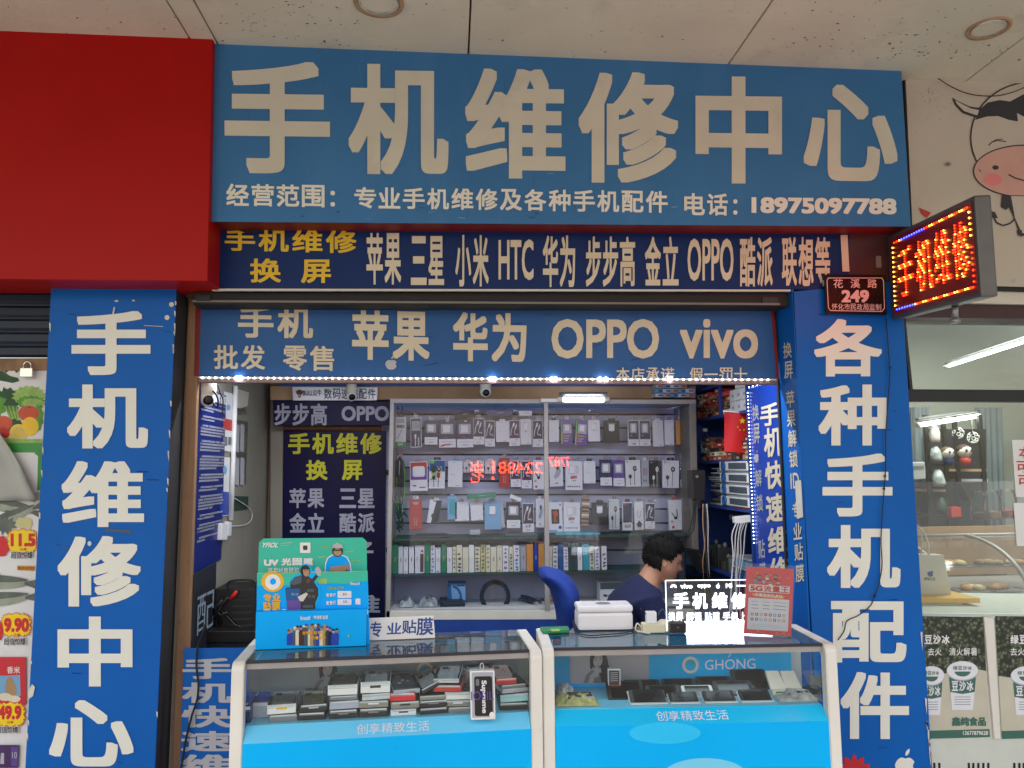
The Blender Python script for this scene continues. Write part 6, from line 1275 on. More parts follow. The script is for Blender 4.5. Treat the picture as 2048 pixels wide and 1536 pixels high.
L = {'pelvis': (V((.80, YM, .52)), (.15, .12)), 'belly': (V((.805, YM, .68)), (.15, .115)), 'chest': (V((.83, YM, .86)), (.13, .10)), 'upper': (V((SHx-.005, YM, SHZ-.03)), (.085, .065)), 'neck': (nb+V((-.012, 0, -.01)), .062), 'neck2': (hp(-.28, 0, -.45), .058), 'skull': (hp(-.15, 0, .1), .05),
     'sr': (V((SHx, YM-.165, SHZ-.05)), .050), 'er': (V((SHx+.10, YM-.235, SHZ-.30)), .045), 'wr': (V((SHx+.32, YM-.15, SHZ-.26)), .030), 'sl_': (V((SHx, YM+.165, SHZ-.05)), .050), 'el': (V((SHx+.10, YM+.235, SHZ-.30)), .045), 'wl': (V((SHx+.32, YM+.15, SHZ-.26)), .030),
     'hr': (V((.82, YM-.10, .50)), .10), 'kr': (V((1.22, YM-.13, .50)), .065), 'ar': (V((1.20, YM-.13, .10)), .042), 'tr': (V((1.36, YM-.14, .04)), .035), 'hl_': (V((.82, YM+.10, .50)), .10), 'kl': (V((1.22, YM+.13, .50)), .065), 'al': (V((1.20, YM+.13, .10)), .042), 'tl': (V((1.36, YM+.14, .04)), .035)}
E_ = [('pelvis', 'belly'), ('belly', 'chest'), ('chest', 'upper'), ('upper', 'neck'), ('neck', 'neck2'), ('neck2', 'skull'), ('upper', 'sr'), ('sr', 'er'), ('er', 'wr'), ('upper', 'sl_'), ('sl_', 'el'), ('el', 'wl'), ('pelvis', 'hr'), ('hr', 'kr'), ('kr', 'ar'), ('ar', 'tr'), ('pelvis', 'hl_'), ('hl_', 'kl'), ('kl', 'al'), ('al', 'tl')]
v2, f2 = skin((L, E_), 2); b0 = len(bv); bv = bv+v2; bf = bf+[tuple(b0+i for i in f) for f in f2]
for sd_, wn in ((-1, 'wr'), (1, 'wl')):       # hands: palm, four fingers, thumb
    w0 = L[wn][0]; d = V((1, -sd_*.25, -.12)).normalized(); s_ = V((0, 1, 0)); s_ = (s_-d*s_.dot(d)).normalized(); dn_ = d.cross(s_); dn_ = -dn_ if dn_.z > 0 else dn_
    pts = {'w': (w0-d*.02, .027), 'p': (w0+d*.045, (.030, .016)), 'q': (w0+d*.075, (.034, .014))}; ed = [('w', 'p'), ('p', 'q')]
    for i, ln in enumerate((.066, .074, .068, .052)):
        o_ = w0+d*.08+s_*((i-1.5)*.019)*sd_; 
        for k, (a, dr, r_) in enumerate(((0, 0, .0095), (.45, .010, .0088), (.8, .030, .008), (1, .046, .007))): pts['f%d%d' % (i, k)] = (o_+d*ln*a*.9+dn_*dr, r_)
        ed += [('q', 'f%d0' % i), ('f%d0' % i, 'f%d1' % i), ('f%d1' % i, 'f%d2' % i), ('f%d2' % i, 'f%d3' % i)]
    th = w0+d*.03-s_*.03*sd_; pts['t0'] = (th, .012); pts['t1'] = (th+d*.03-s_*.018*sd_+dn_*.01, .010); pts['t2'] = (th+d*.058-s_*.016*sd_+dn_*.02, .008); ed += [('p', 't0'), ('t0', 't1'), ('t1', 't2')]
    v3, f3 = skin((pts, ed), 1); b0 = len(bv); bv += v3; bf += [tuple(b0+i for i in f) for f in f3]
# ear on the near side and the far side
for sg in (-1, 1):
    ev = []; ef = []; rings = []
    for i in range(14):
        a = 2*math.pi*i/14; x = .115*math.cos(a)*(1.0 if math.sin(a) > -.2 else .78); y = .215*math.sin(a)
        for rr, dl in ((1.0, .03), (1.06, .075), (.80, .085), (.55, .045), (.1, .04)): ev.append(hp(-.10+x*rr-.035*math.sin(a), sg*(.585+dl), -.10+y*rr))
    for i in range(14):
        for k in range(4): a, b = i*5+k, ((i+1) % 14)*5+k; ef.append((a, b, b+1, a+1))
    b0 = len(bv); bv += ev; bf += [tuple(b0+i for i in f) for f in ef]; ef2 = [tuple(b0+i*5+4 for i in range(14))]; ef3 = [tuple(b0+i*5 for i in range(14))[::-1]]; bf += ef2+ef3
bv, bf = remesh(bv, bf, .0055, 2)
m = MB(); m.mesh(bv, bf, 'skin', True); m.build('body', man)
# hair: cap over crown, sides and nape with ragged locks
m = MB(); hv, hfc = head_mesh(1.0); NR, NS = 34, 40; keep = []
def haircut(u, a):
    ca = math.cos(a)                    # +1 front, -1 back
    if ca > .80: return .47
    if ca > .45: return .40-.02*math.sin(a*9)
    if ca > .12: return .02+.38*((ca-.12)/.33)*1.0-.10
    if ca > -.12: return -.02
    return -.52-.05*math.sin(a*7)
Rh = random.Random(3); out = []
for j in range(NR+1):
    u = -1+2*j/NR
    for i in range(NS):
        a = 2*math.pi*i/NS; p = hv[j*NS+i]; c0 = HC+hu*(u*HS*.8); d = (p-c0); dd = d.normalized() if d.length > 1e-6 else hu
        th = .006+.006*max(0, min(1, (u+.3)/1.0))+.002*math.sin(i*1.9+j*.8)+Rh.uniform(-.001, .001); 
        if u-haircut(u, a) < .12: th = .005
        out.append(p+dd*th+hu*(.004 if u > .5 else 0))
for j in range(NR):
    for i in range(NS):
        a = 2*math.pi*(i+.5)/NS; u = -1+2*(j+.5)/NR
        if u > haircut(u, a): keep.append((j*NS+i, j*NS+(i+1) % NS, (j+1)*NS+(i+1) % NS, (j+1)*NS+i))
m.mesh(out, keep+[tuple(NR*NS+i for i in range(NS))], 'hair', True)
for i in range(900):
    j = Rh.randrange(10, NR+1); k = Rh.randrange(NS); a = 2*math.pi*k/NS; u = -1+2*j/NR
    if u < haircut(u, a)+.02: continue
    p = out[j*NS+k]; d = (p-HC).normalized(); fl = (hf*(.7 if math.cos(a) > .1 else -.3)+d*.04-hu*(.75 if abs(math.cos(a)) < .9 and u < .8 else .2)+V((Rh.uniform(-.35, .35), Rh.uniform(-.35, .35), Rh.uniform(-.2, .3)))).normalized(); ln = Rh.uniform(.006, .016)
    m.tube([p-d*.004, p+d*.004+fl*ln*.5, p+fl*ln], [.0022, .0018, .0004], 'hair', 4, False)
m.build('hair', man)
# eyebrow, eye, lips
m = MB()
for sg in (-1, 1): m.tube([hp(.60, sg*.17, .17), hp(.60, sg*.30, .205), hp(.50, sg*.46, .155)], [.003, .0042, .002], 'hair', 5)
m.build('eyebrows', man); m = MB()
for sg in (-1, 1): m.tube([hp(.600, sg*.20, -.01), hp(.595, sg*.30, .005), hp(.53, sg*.40, -.015)], [.0016, .003, .0016], 'hair', 5)
m.build('eyes', man); m = MB(); m.tube([hp(.60, -.17, -.545), hp(.685, 0, -.535), hp(.60, .17, -.545)], [.002, .005, .002], 'lips', 6); m.build('lips', man)
# T-shirt and trousers follow the body
g = .010
T = {k: (L[k][0], tuple(x+g for x in L[k][1]) if hasattr(L[k][1], '__len__') else L[k][1]+g) for k in ('pelvis', 'belly', 'chest', 'upper', 'sr', 'sl_')}
T['chest'] = (L['chest'][0], (.165, .13)); T['upper'] = (L['upper'][0]+V((-.008, 0, .016)), (.125, .100)); T['sr'] = (L['sr'][0]+V((0, -.01, .008)), .074); T['sl_'] = (L['sl_'][0]+V((0, .01, .008)), .074); T['collar'] = (nb+V((-.014, 0, .004)), .074); T['hem'] = (V((.80, YM, .45)), (.165, .135))
for a, s_, e in (('mr', 'sr', 'er'), ('ml', 'sl_', 'el')): T[a] = (L[s_][0].lerp(L[e][0], .62), .066)
v4, f4 = skin((T, [('pelvis', 'belly'), ('belly', 'chest'), ('chest', 'upper'), ('upper', 'collar'), ('upper', 'sr'), ('sr', 'mr'), ('upper', 'sl_'), ('sl_', 'ml'), ('pelvis', 'hem')]), 2)
for v in v4: v += V((math.sin(v.z*60+v.y*22), math.sin(v.z*45+v.x*30), 0))*.0028
m = MB(); m.mesh(v4, f4, 'shirt', True); m.build('tshirt', man)
T = {'p': (L['pelvis'][0]+V((0, 0, -.02)), (.162, .13))}
for a in ('hr', 'kr', 'hl_', 'kl'): T[a] = (L[a][0], L[a][1]+.012)
T['br'] = (L['ar'][0], .06); T['bl'] = (L['al'][0], .06)
v5, f5 = skin((T, [('p', 'hr'), ('hr', 'kr'), ('kr', 'br'), ('p', 'hl_'), ('hl_', 'kl'), ('kl', 'bl')]), 2); m = MB(); m.mesh(v5, f5, 'trouser', True); m.build('trousers', man)
m = MB()
for a, b in (('ar', 'tr'), ('al', 'tl')): q0, q1 = L[a][0], L[b][0]; v6, f6 = skin(({'a': (V((q0.x-.03, q0.y, .045)), .046), 'b': (V((q0.x+.08, q0.y, .045)), .046), 'c': (V((q1.x+.02, q1.y, .036)), .034)}, [('a', 'b'), ('b', 'c')]), 2); m.mesh(v6, f6, 'black', True)
m.build('shoes', man)
# stool under him
t = thing('stool', 'round black stool carrying the seated man', 'stool', V((.83, YM, 0)))
MB().lathe((.83, YM, .37), [(.17, 0), (.19, .02), (.19, .05), (.16, .065)], 'black', 24).build('seat', t); MB().tube([(.83, YM, .37), (.83, YM, .06)], .025, 'chrome', 10).build('column', t); m = MB(); [m.tube([(.83, YM, .06), (.83+.24*math.cos(a), YM+.24*math.sin(a), .03)], .018, 'charcoal', 6) for a in [k*2*math.pi/5 for k in range(5)]]; m.build('base', t)
# blue covered chair back
t = thing('office_chair', 'chair whose back wears a stretched blue cloth cover', 'chair', V((P(1125, 1200, .4).x, .42, 0))); q = lambda x, y, d=.40: P(x, y, d)
pts = [(1084, 1150, .020, .45), (1096, 1153, .030, .47), (1114, 1162, .043, .50), (1128, 1175, .052, .55), (1136, 1190, .056, .60), (1138, 1207, .052, .62), (1137, 1227, .040, .55), (1137, 1250, .033, .45), (1134, 1290, .028, .30)]
m = MB(); vs = []; n = 18
for i, (x, y, r, wy) in enumerate(pts):
    c = q(x, y); nx = pts[min(i+1, len(pts)-1)]; pv = pts[max(i-1, 0)]; tdir = (q(nx[0], nx[1])-q(pv[0], pv[1])).normalized(); nn = V((tdir.z, 0, -tdir.x))
    for j in range(n): a = 2*math.pi*j/n; vs.append(c+nn*(r*1.15*math.cos(a))+V((0, .19*wy/.62*math.sin(a), 0))+V((0, .10, 0))+nn*.004*math.sin(j*3+i*1.3))
m.mesh(vs, [(i*n+j, i*n+(j+1) % n, (i+1)*n+(j+1) % n, (i+1)*n+j) for i in range(len(pts)-1) for j in range(n)]+[tuple(range(n))[::-1], tuple((len(pts)-1)*n+j for j in range(n))], 'chairblue', True)
ob = m.build('backrest', t); sm = ob.modifiers.new('u', 'SUBSURF'); sm.levels = 1; sm.render_levels = 2
c = V((P(1105, 1250, .5).x, .50, .46)); m = MB(); m.lathe(c, [(.2, 0), (.23, .03), (.22, .07), (.05, .08)], 'black', 22); m.build('seat', t); m = MB(); m.tube([c, V((c.x, c.y, .08))], .03, 'charcoal'); [m.tube([V((c.x, c.y, .09)), V((c.x+.28*math.cos(a), c.y+.28*math.sin(a), .05))], .02, 'charcoal', 6) for a in [k*2*math.pi/5 for k in range(5)]]; m.build('base', t)
m = MB(); m.tube([V((c.x+.1, c.y, .5)), q(1136, 1290)+V((0, .1, 0)), q(1137, 1262)+V((0, .1, 0))], .018, 'black', 8); m.build('back_support', t)
# ---------------------------------------------------------------- glass counters
ZT, ZSH = .97, .753
class Counter:
    def __init__(s, fl, fr, depth, lab, back, textq):
        s.O = ZP(ZT)(*fl); R = ZP(ZT)(*fr); s.w = (R-s.O).length; s.u = (R-s.O).normalized(); s.d = V((-s.u.y, s.u.x, 0)); s.D = depth
        s.t = thing('glass_counter', lab, 'counter', s(s.w/2, depth/2, 0)); t = s.t
        pw = .040
        def bx(m, a0, a1, d0, d1, z0, z1, k, bev=.002): m.hexa([s(a0, d0, z1), s(a1, d0, z1), s(a1, d0, z0), s(a0, d0, z0), s(a0, d1, z1), s(a1, d1, z1), s(a1, d1, z0), s(a0, d1, z0)], k, bev); return m
        s.bx = bx
        for a0 in (0, s.w-pw):
            m = MB()
            r = .03; pts = [(0, .002), (0, ZT-r)]+[(r-r*math.cos(b), ZT-r+r*math.sin(b)) for b in [math.radians(x) for x in (15, 30, 45, 60, 75, 90)]]+[(depth, ZT), (depth, ZT-.04), (.05, ZT-.04), (.045, ZT-.05), (.045, .002)]
            n = len(pts); b0 = [s(a0, d, z) for d, z in pts]; b1 = [s(a0+pw, d, z) for d, z in pts]
            bm = bmesh.new(); va = [bm.verts.new(p) for p in b0]; vb = [bm.verts.new(p) for p in b1]; bm.faces.new(va[::-1]); bm.faces.new(vb)
            for i in range(n): bm.faces.new([va[i], va[(i+1) % n], vb[(i+1) % n], vb[i]])
            bmesh.ops.recalc_face_normals(bm, faces=bm.faces); bmesh.ops.bevel(bm, geom=[e for e in bm.edges if len(e.link_faces) == 2 and e.calc_face_angle() > .9], offset=.003, segments=2, affect='EDGES'); bm.verts.index_update()
            m.mesh([v.co.copy() for v in bm.verts], [tuple(v.index for v in f.verts) for f in bm.faces], 'framewhite'); bm.free()
            bx(m, a0, a0+pw, depth-.035, depth, .002, ZT-.041, 'framewhite'); m.build('end_frame', t)
        a0, a1 = pw+.0015, s.w-pw-.0015
        m = MB(); m.face([s(a0, .028, ZT-.001), s(a1, .028, ZT-.001), s(a1, depth, ZT-.001), s(a0, depth, ZT-.001)], 'glasstop'); m.build('glass_top', t)
        m = MB(); bx(m, a0, a1, .020, .0275, ZT-.010, ZT+.000, 'deskdark', .001); m.build('glass_edge', t)
        m = MB(); bx(m, a0, a1, .026, .040, ZT-.030, ZT-.0105, 'alu', .001); bx(m, a0, a1, depth-.03, depth-.02, ZT-.03, ZT-.01, 'alu_dull', .001); m.build('rail', t)
        m = MB(); m.face([s(a0, .052, ZT-.031), s(a1, .052, ZT-.031), s(a1, .052, ZSH+.001), s(a0, .052, ZSH+.001)], 'glass'); m.build('front_glass', t)
        m = MB(); m.face([s(a0, .05, ZT-.04), s(a0, depth-.036, ZT-.04), s(a0, depth-.036, ZSH), s(a0, .05, ZSH)], 'glass'); m.face([s(a1, .05, ZT-.04), s(a1, depth-.036, ZT-.04), s(a1, depth-.036, ZSH), s(a1, .05, ZSH)], 'glass'); m.build('side_glass', t)
        m = MB(); bx(m, a0, a1, .054, depth-.03, ZSH-.018, ZSH, 'cyanpale'); m.build('shelf', t)
        # front panel with sloped shoulder
        m = MB(); s.FR = Frame(s(a0, .0, .713), s.u*(a1-a0), V((0, 0, -.71)), -s.d); s.SH = Frame(s(a0, .052, ZSH), s.u*(a1-a0), s(0, .0, .713)-s(0, .052, ZSH))
        m.slab(s.FR, [(0, 0), (1, 0), (1, 1), (0, 1)], 'cyan', .02); m.slab(s.SH, [(0, 0), (1, 0), (1, 1), (0, 1)], 'cyanlight' if back == 'cyan' else 'shoulder', .012)  # left shoulder coloured paler, as if catching light
        row(m, s.SH, '创享精致生活', (textq[0], .22, textq[1], .80), 'packwhite', .0, .001); s.pm = m
        # back panel
        s.BK = Plane(s(0, depth-.045, 0), -s.d); m = MB(); z0, z1 = ZSH+.001, ZT-.032
        bx(m, a0, a1, depth-.044, depth-.036, z0, z1, back); s.bm = m
        m2 = MB(); bx(m2, a0, a1, depth-.034, depth-.026, .01, ZT-.02, 'cyan'); m2.build('back_board', t)
    def __call__(s, a, d, z): q = s.O+s.u*a+s.d*d; return V((q.x, q.y, z))
    def at(s, d): return Plane(s(0, d, 0), -s.d)
CR_ = Counter((1085, 1299), (1673, 1289), .36, 'right hand glass counter holding phones with a glowing clear sign on top', 'cyan', (.37, .64))
CL_ = Counter((463, 1326), (1084, 1301), .36, 'glass counter heaped with phone case boxes, beside the blue squat lettered board', 'greyback', (.38, .64))
# art on the back panels: photo of a woman, ring emblem and letters
def portrait(m, S, x0, y0, x1, y1, k, fx, fy, sc_):
    m.rrect(S, x0, y0, x1, y1, 4, 4, k, .0012); o = [.0014]
    def e(pts, kk): m.poly(S, [(fx+x*sc_, max(y0+1, min(y1-1, fy+y*sc_))) for x, y in pts], kk, o[0]); o[0] += 8e-5
    def c(cx, cy0, rx, ry, kk, rot=0): m.ell(S, fx+cx*sc_, fy+cy0*sc_, rx*sc_, ry*sc_, kk, o[0], 20, rot); o[0] += 8e-5
    e([(-14, -34), (14, -34), (19, -14), (23, 4), (20, 22), (26, 34), (4, 34), (2, 6), (-10, 2), (-16, -12)], 'charcoal')
    c(0, -12, 9.5, 15, 'lightgrey', .18); e([(-13, -34), (2, -34), (-6, -22), (-10, -8), (-11, 6), (-16, 6), (-17, -14)], 'charcoal'); e([(4, -34), (14, -34), (18, -10), (16, 16), (10, 14), (11, -10), (8, -24)], 'ink')
    e([(-5, 2), (6, 4), (7, 14), (-6, 12)], 'packgrey'); e([(-30, 36), (-24, 18), (-14, 9), (-6, 10), (4, 18), (8, 36)], 'grey'); e([(-20, 36), (-16, 20), (-9, 12), (-6, 20), (-10, 36)], 'packgrey'); e([(-8, 12), (-2, 4), (4, 8), (0, 22), (-6, 24)], 'lightgrey')
    e([(-6, -17), (-1, -18), (-1, -16.5), (-6, -15.5)], 'ink'); e([(3, -17), (8, -16.5), (8, -15), (3, -15.5)], 'ink'); e([(-6, -13), (-2, -12.2), (-2, -11.4), (-6, -12)], 'charcoal'); e([(3, -12), (7, -12.4), (7, -11.6), (3, -11.2)], 'charcoal'); e([(0, -11), (2.4, -5), (-.5, -4.5)], 'packgrey'); e([(-3, -1), (1, -1.8), (4, -.6), (1, .8)], 'grey')
portrait(CR_.bm, CR_.BK, 1140, 1296, 1298, 1367, 'packgrey', 1196, 1332, .98); portrait(CL_.bm, CL_.BK, 595, 1314, 690, 1387, 'greyback', 655, 1350, 1.0)
def emblem(m, S, cx, cy0, r, k):
    for i, (rr, kk) in enumerate(((r, 'offwhite'), (r*.68, k), (r*.62, 'tealbox'))): m.ell(S, cx, cy0, rr*.97, rr, kk, .0014+i*2e-4, 30)
    m.poly(S, [(cx-r*.55, cy0-r*.05), (cx-r*.2, cy0-r*.2), (cx+r*.2, cy0), (cx+r*.55, cy0-r*.2), (cx+r*.5, cy0+r*.25), (cx, cy0+r*.6), (cx-r*.5, cy0+r*.25)], 'cyan', .0022)
emblem(CR_.bm, CR_.BK, 1381, 1330, 17, 'cyanlight'); CR_.bm.text(CR_.BK, 'GHONG', ((1410, 1320), (1511, 1317), (1511, 1337), (1410, 1340)), 'packwhite', -.0, .0016); CR_.bm.line(CR_.BK, [(1457, 1314), (1462, 1307)], 2, 'packwhite', .0016)
emblem(CL_.bm, CL_.BK, 850, 1341, 17, 'greyback'); CL_.bm.text(CL_.BK, 'GHONG', ((886, 1333), (986, 1328), (986, 1349), (886, 1354)), 'lightgrey', -.0, .0016); CL_.bm.line(CL_.BK, [(938, 1326), (942, 1320)], 2, 'lightgrey', .0016)
CR_.bm.build('back_panel', CR_.t); CL_.bm.build('back_panel', CL_.t)
S = CR_.at(0); CR_.pm.ell(S, 1330, 1466, 72, 22, 'cyanlight', .0012, 40); CR_.pm.ell(S, 1410, 1556, 88, 40, 'cyanpale', .0014, 40); CR_.pm.build('front_panel', CR_.t); CL_.pm.build('front_panel', CL_.t)

# ---------------------------------------------------------------- phone case boxes in the left counter
R_ = random.Random(12)
def casebox(px0, px1, z, h, top, side, lab, yaw=0.0, pit=0.0, d=.078, dep=.165, win=None, latch=None, lid=True, roll=0.0):
    S = CL_.at(d); A, B = S(px0, 1400), S(px1, 1400); a = (A-CL_.O).dot(CL_.u); b = (B-CL_.O).dot(CL_.u); w_ = b-a
    yaw += (sum(map(ord, lab)) % 9-4)*.9; w_ *= 1.0+(sum(map(ord, lab)) % 5-2)*.018
    M = Matrix.Rotation(math.atan2(CL_.u.y, CL_.u.x)+math.radians(yaw), 3, 'Z') @ Matrix.Rotation(math.radians(pit), 3, 'X') @ Matrix.Rotation(math.radians(-roll), 3, 'Y')
    c0 = CL_((a+b)/2, d+dep/2, z); lift = abs(math.sin(math.radians(pit)))*dep/2*.0; X, Y, Z = M @ V((1, 0, 0)), M @ V((0, 1, 0)), M @ V((0, 0, 1)); c = c0+Z*(h/2)+V((0, 0, lift))
    m = MB(); m.obox(c, X*w_/2, Y*dep/2, Z*h/2, side, .0015); t_ = Frame(c-X*w_/2+Y*dep/2+Z*h/2, X*w_, Y*-dep, Z); f_ = Frame(c-X*w_/2-Y*dep/2+Z*h/2, X*w_, Z*-h, -Y)
    m.qd(t_, .03, .02, .97, .97, top, .0008)
    if win: m.rrect(t_, .12, .10, .88, .84, .06, .05, win, .0014); m.rrect(t_, .20, .16, .44, .36, .04, .03, 'charcoal' if win not in ('charcoal', 'black') else 'grey', .0020)
    if win:
        for _ in range(4): x, y = R_.uniform(.16, .66), R_.uniform(.2, .7); m.qd(t_, x, y, x+R_.uniform(.06, .2), y+R_.uniform(.04, .12), R_.choice(['packwhite', 'cream', 'brown', 'lightgrey', 'pink', 'slate']), .0016+_*5e-5)
    m.line(f_, [(.02, .32), (.98, .32)], .012, 'packgrey' if side not in ('white', 'packwhite', 'clearplastic') else 'grey', .0006, h/w_)
    if latch: m.slab(f_, [(.32, .30), (.68, .30), (.68, .52), (.32, .52)], latch, .002, 0, None, .002)
    m.qd(f_, .04, .02, .96, .22, 'clearplastic', .0009)
    t__ = thing('phone_case_box', lab, 'case box', c0, 'phone case boxes in the left counter')
    m.build('tray', t__)
    if lid: m2 = MB(); m2.obox(c+Z*(h/2+.003), X*w_*.49, Y*dep*.49, Z*.0018, 'clear'); m2.build('lid', t__)
H = ZSH+.0012
casebox(484, 500, H, .055, 'bannerblue', 'navy', 'dark blue box by the white post, tallest of the blue pair', dep=.12, lid=False); casebox(502, 540, H, .050, 'bannerblue', 'packgrey', 'blue topped grey box lettered in white behind the first white case box', -6, dep=.13, lid=False, d=.13)
casebox(538, 592, H, .022, 'packgrey', 'grey', 'grey case box under the white one at the post end', 4); casebox(530, 588, H+.025, .030, 'packgrey', 'white', 'open white case box with a yellow strip, nearest the white post', 6, win='marble', latch='yellowtape')
casebox(597, 652, H, .024, 'charcoal', 'black', 'lower of two black case boxes beside the open white one', 2); casebox(594, 648, H+.0265, .024, 'charcoal', 'black', 'black case box showing a pale ornate case, upper of the pair', 4, win='paleyellow', latch='lightgrey')
casebox(657, 714, H, .028, 'charcoal', 'black', 'bottom black box under the red case box', 0, latch='grey'); casebox(655, 716, H+.031, .026, 'slate', 'packgrey', 'case box with a dark red case below the gold skyline box', 1, win='redbox'); casebox(658, 716, H+.060, .014, 'packgrey', 'grey', 'thin grey box between the red case and the gold skyline box', -1); casebox(656, 713, H+.077, .033, 'packgrey', 'white', 'white case box picturing a gold skyline, top of its stack', 2, win='tan')
casebox(717, 776, H, .028, 'charcoal', 'black', 'black case box at the foot of the clear box stack', 0, latch='grey'); casebox(718, 778, H+.031, .022, 'tan', 'wallgrey', 'beige case box above the black one in the clear box stack', 0, latch='packwhite'); casebox(721, 776, H+.056, .020, 'mint', 'clearplastic', 'pale mint box just below the clear white box', 1); casebox(721, 780, H+.079, .036, 'packgrey', 'white', 'clear white case box with a black latch, top of its stack', 0, win='clearplastic', latch='charcoal')
casebox(781, 833, H, .020, 'packgrey', 'packwhite', 'lowest white box beside the clear box stack', -1, latch='charcoal'); casebox(780, 836, H+.023, .022, 'packgrey', 'wallgrey', 'grey white case box under the bright red box', 1, latch='charcoal'); casebox(781, 833, H+.048, .026, 'redbox', 'flagred', 'bright red case box in the middle of the heap', -3); casebox(780, 832, H+.080, .014, 'slate', 'packgrey', 'slate case box tipped on the bright red one', 10, 6, win='charcoal')
casebox(836, 892, H, .020, 'charcoal', 'black', 'lowest black box left of the white white-topped boxes', 0); casebox(835, 893, H+.023, .022, 'charcoal', 'black', 'second black box under the beige pouch box', 0, latch='grey'); casebox(838, 892, H+.047, .014, 'tan', 'wallgrey', 'beige pouch box under the tilted purple box', 3); casebox(836, 878, H+.082, .018, 'purple', 'black', 'black case box with a purple top leaning up the heap', 8, 0, win='lightgrey', roll=24)
casebox(897, 945, H, .018, 'charcoal', 'grey', 'bottom grey box beneath the two white boxes', -2); casebox(894, 946, H+.021, .020, 'packgrey', 'wallgrey', 'lower of the two white boxes beside the black cased box', -5, latch='packwhite'); casebox(893, 945, H+.044, .024, 'packwhite', 'white', 'upper white box with a flower mark beside the black cased box', -8); casebox(876, 930, H+.074, .022, 'clearplastic', 'redbox', 'red edged box under the marbled case', -10, 2); casebox(874, 925, H+.104, .014, 'marble', 'clearplastic', 'clear case box with marbled blue white pattern on top of the heap', -6, 2, win='marble')
casebox(1000, 1058, H, .024, 'charcoal', 'black', 'black box under the mint green box by the counter post', -3); casebox(1006, 1062, H+.027, .026, 'packwhite', 'mint', 'mint green case box by the counter post', -8, 0, roll=4); casebox(996, 1052, H+.058, .014, 'slate', 'packgrey', 'grey case box on the mint green one', 8); casebox(994, 1046, H+.075, .014, 'charcoal', 'grey', 'dark grey case box under the red topped one', 12, 2); casebox(990, 1030, H+.092, .020, 'redbox', 'flagred', 'red case box with a worn gold pattern, topmost by the post', 6, 3, win='pink')
for a, b, z, h, tp, sd, lab, yw, win in ((700, 750, .0, .075, 'packwhite', 'lightgrey', 'tall pale box in the back row between the skyline and clear stacks', 4, 'lightblue'), (762, 815, .0, .088, 'slate', 'packgrey', 'grey box in the back row behind the bright red case box', -7, 'packnavy'), (815, 866, .0, .070, 'redbox', 'maroon', 'maroon box in the back row behind the leaning purple topped case', 9, 'pink'),
    (862, 912, .0, .095, 'packwhite', 'cream', 'cream box in the back row behind the marbled case', -12, 'tan'), (930, 985, .0, .098, 'clearplastic', 'packwhite', 'pale box in the back row behind the boxed black case', 10, 'marble'), (600, 650, .0, .040, 'tan', 'cream', 'low cream box in the back row behind the twin black boxes', -6, 'brown')):
    casebox(a, b, H+z, h, tp, sd, lab, yw, 0, .245, .06, win)
# the boxed black case standing on the shoulder
q = CL_.at(-.006); t = thing('boxed_case', 'upright clear white box with a black phone case in white script lettering', 'case box', q(966, 1440))
S0 = Frame(q(940, 1342), q(989, 1341)-q(940, 1342), q(942, 1440)-q(940, 1342)+CL_.d*-.000, -CL_.d)
m = MB(); m.slab(S0, [(0, 0), (1, 0), (1, 1), (0, 1)], 'white', .03, .0015); m.rrect(S0, .06, .03, .94, .955, .02, .01, 'packgrey', .0008); m.build('carton', t)
m = MB(); m.rrect(S0, .16, .11, .89, .92, .09, .045, 'black', .003); m.rrect(S0, .22, .16, .36, .30, .05, .03, 'grey', .0042)
q4 = lambda x0, y0, x1, y1: ((x1, y0), (x1, y1), (x0, y1), (x0, y0)); m.text(S0, 'Supreme', q4(.40, .19, .66, .86), 'packwhite', .03, .0046); m.build('phone_case', t)
m = MB(); m.text(S0, 'IOLIL', (.02, .41, .93, .59), 'purple', .0, .0062); m.ell(S0, .85, .90, .11, .065, 'white', .0058, 20); m.build('printed_window', t)
m = MB(); m.tube(curve([S0(.5, 0), S0(.42, -.07), S0(.44, -.14), S0(.52, -.15), S0(.56, -.08), S0(.52, 0)], 18), .0012, 'white', 5); m.build('hang_loop', t)

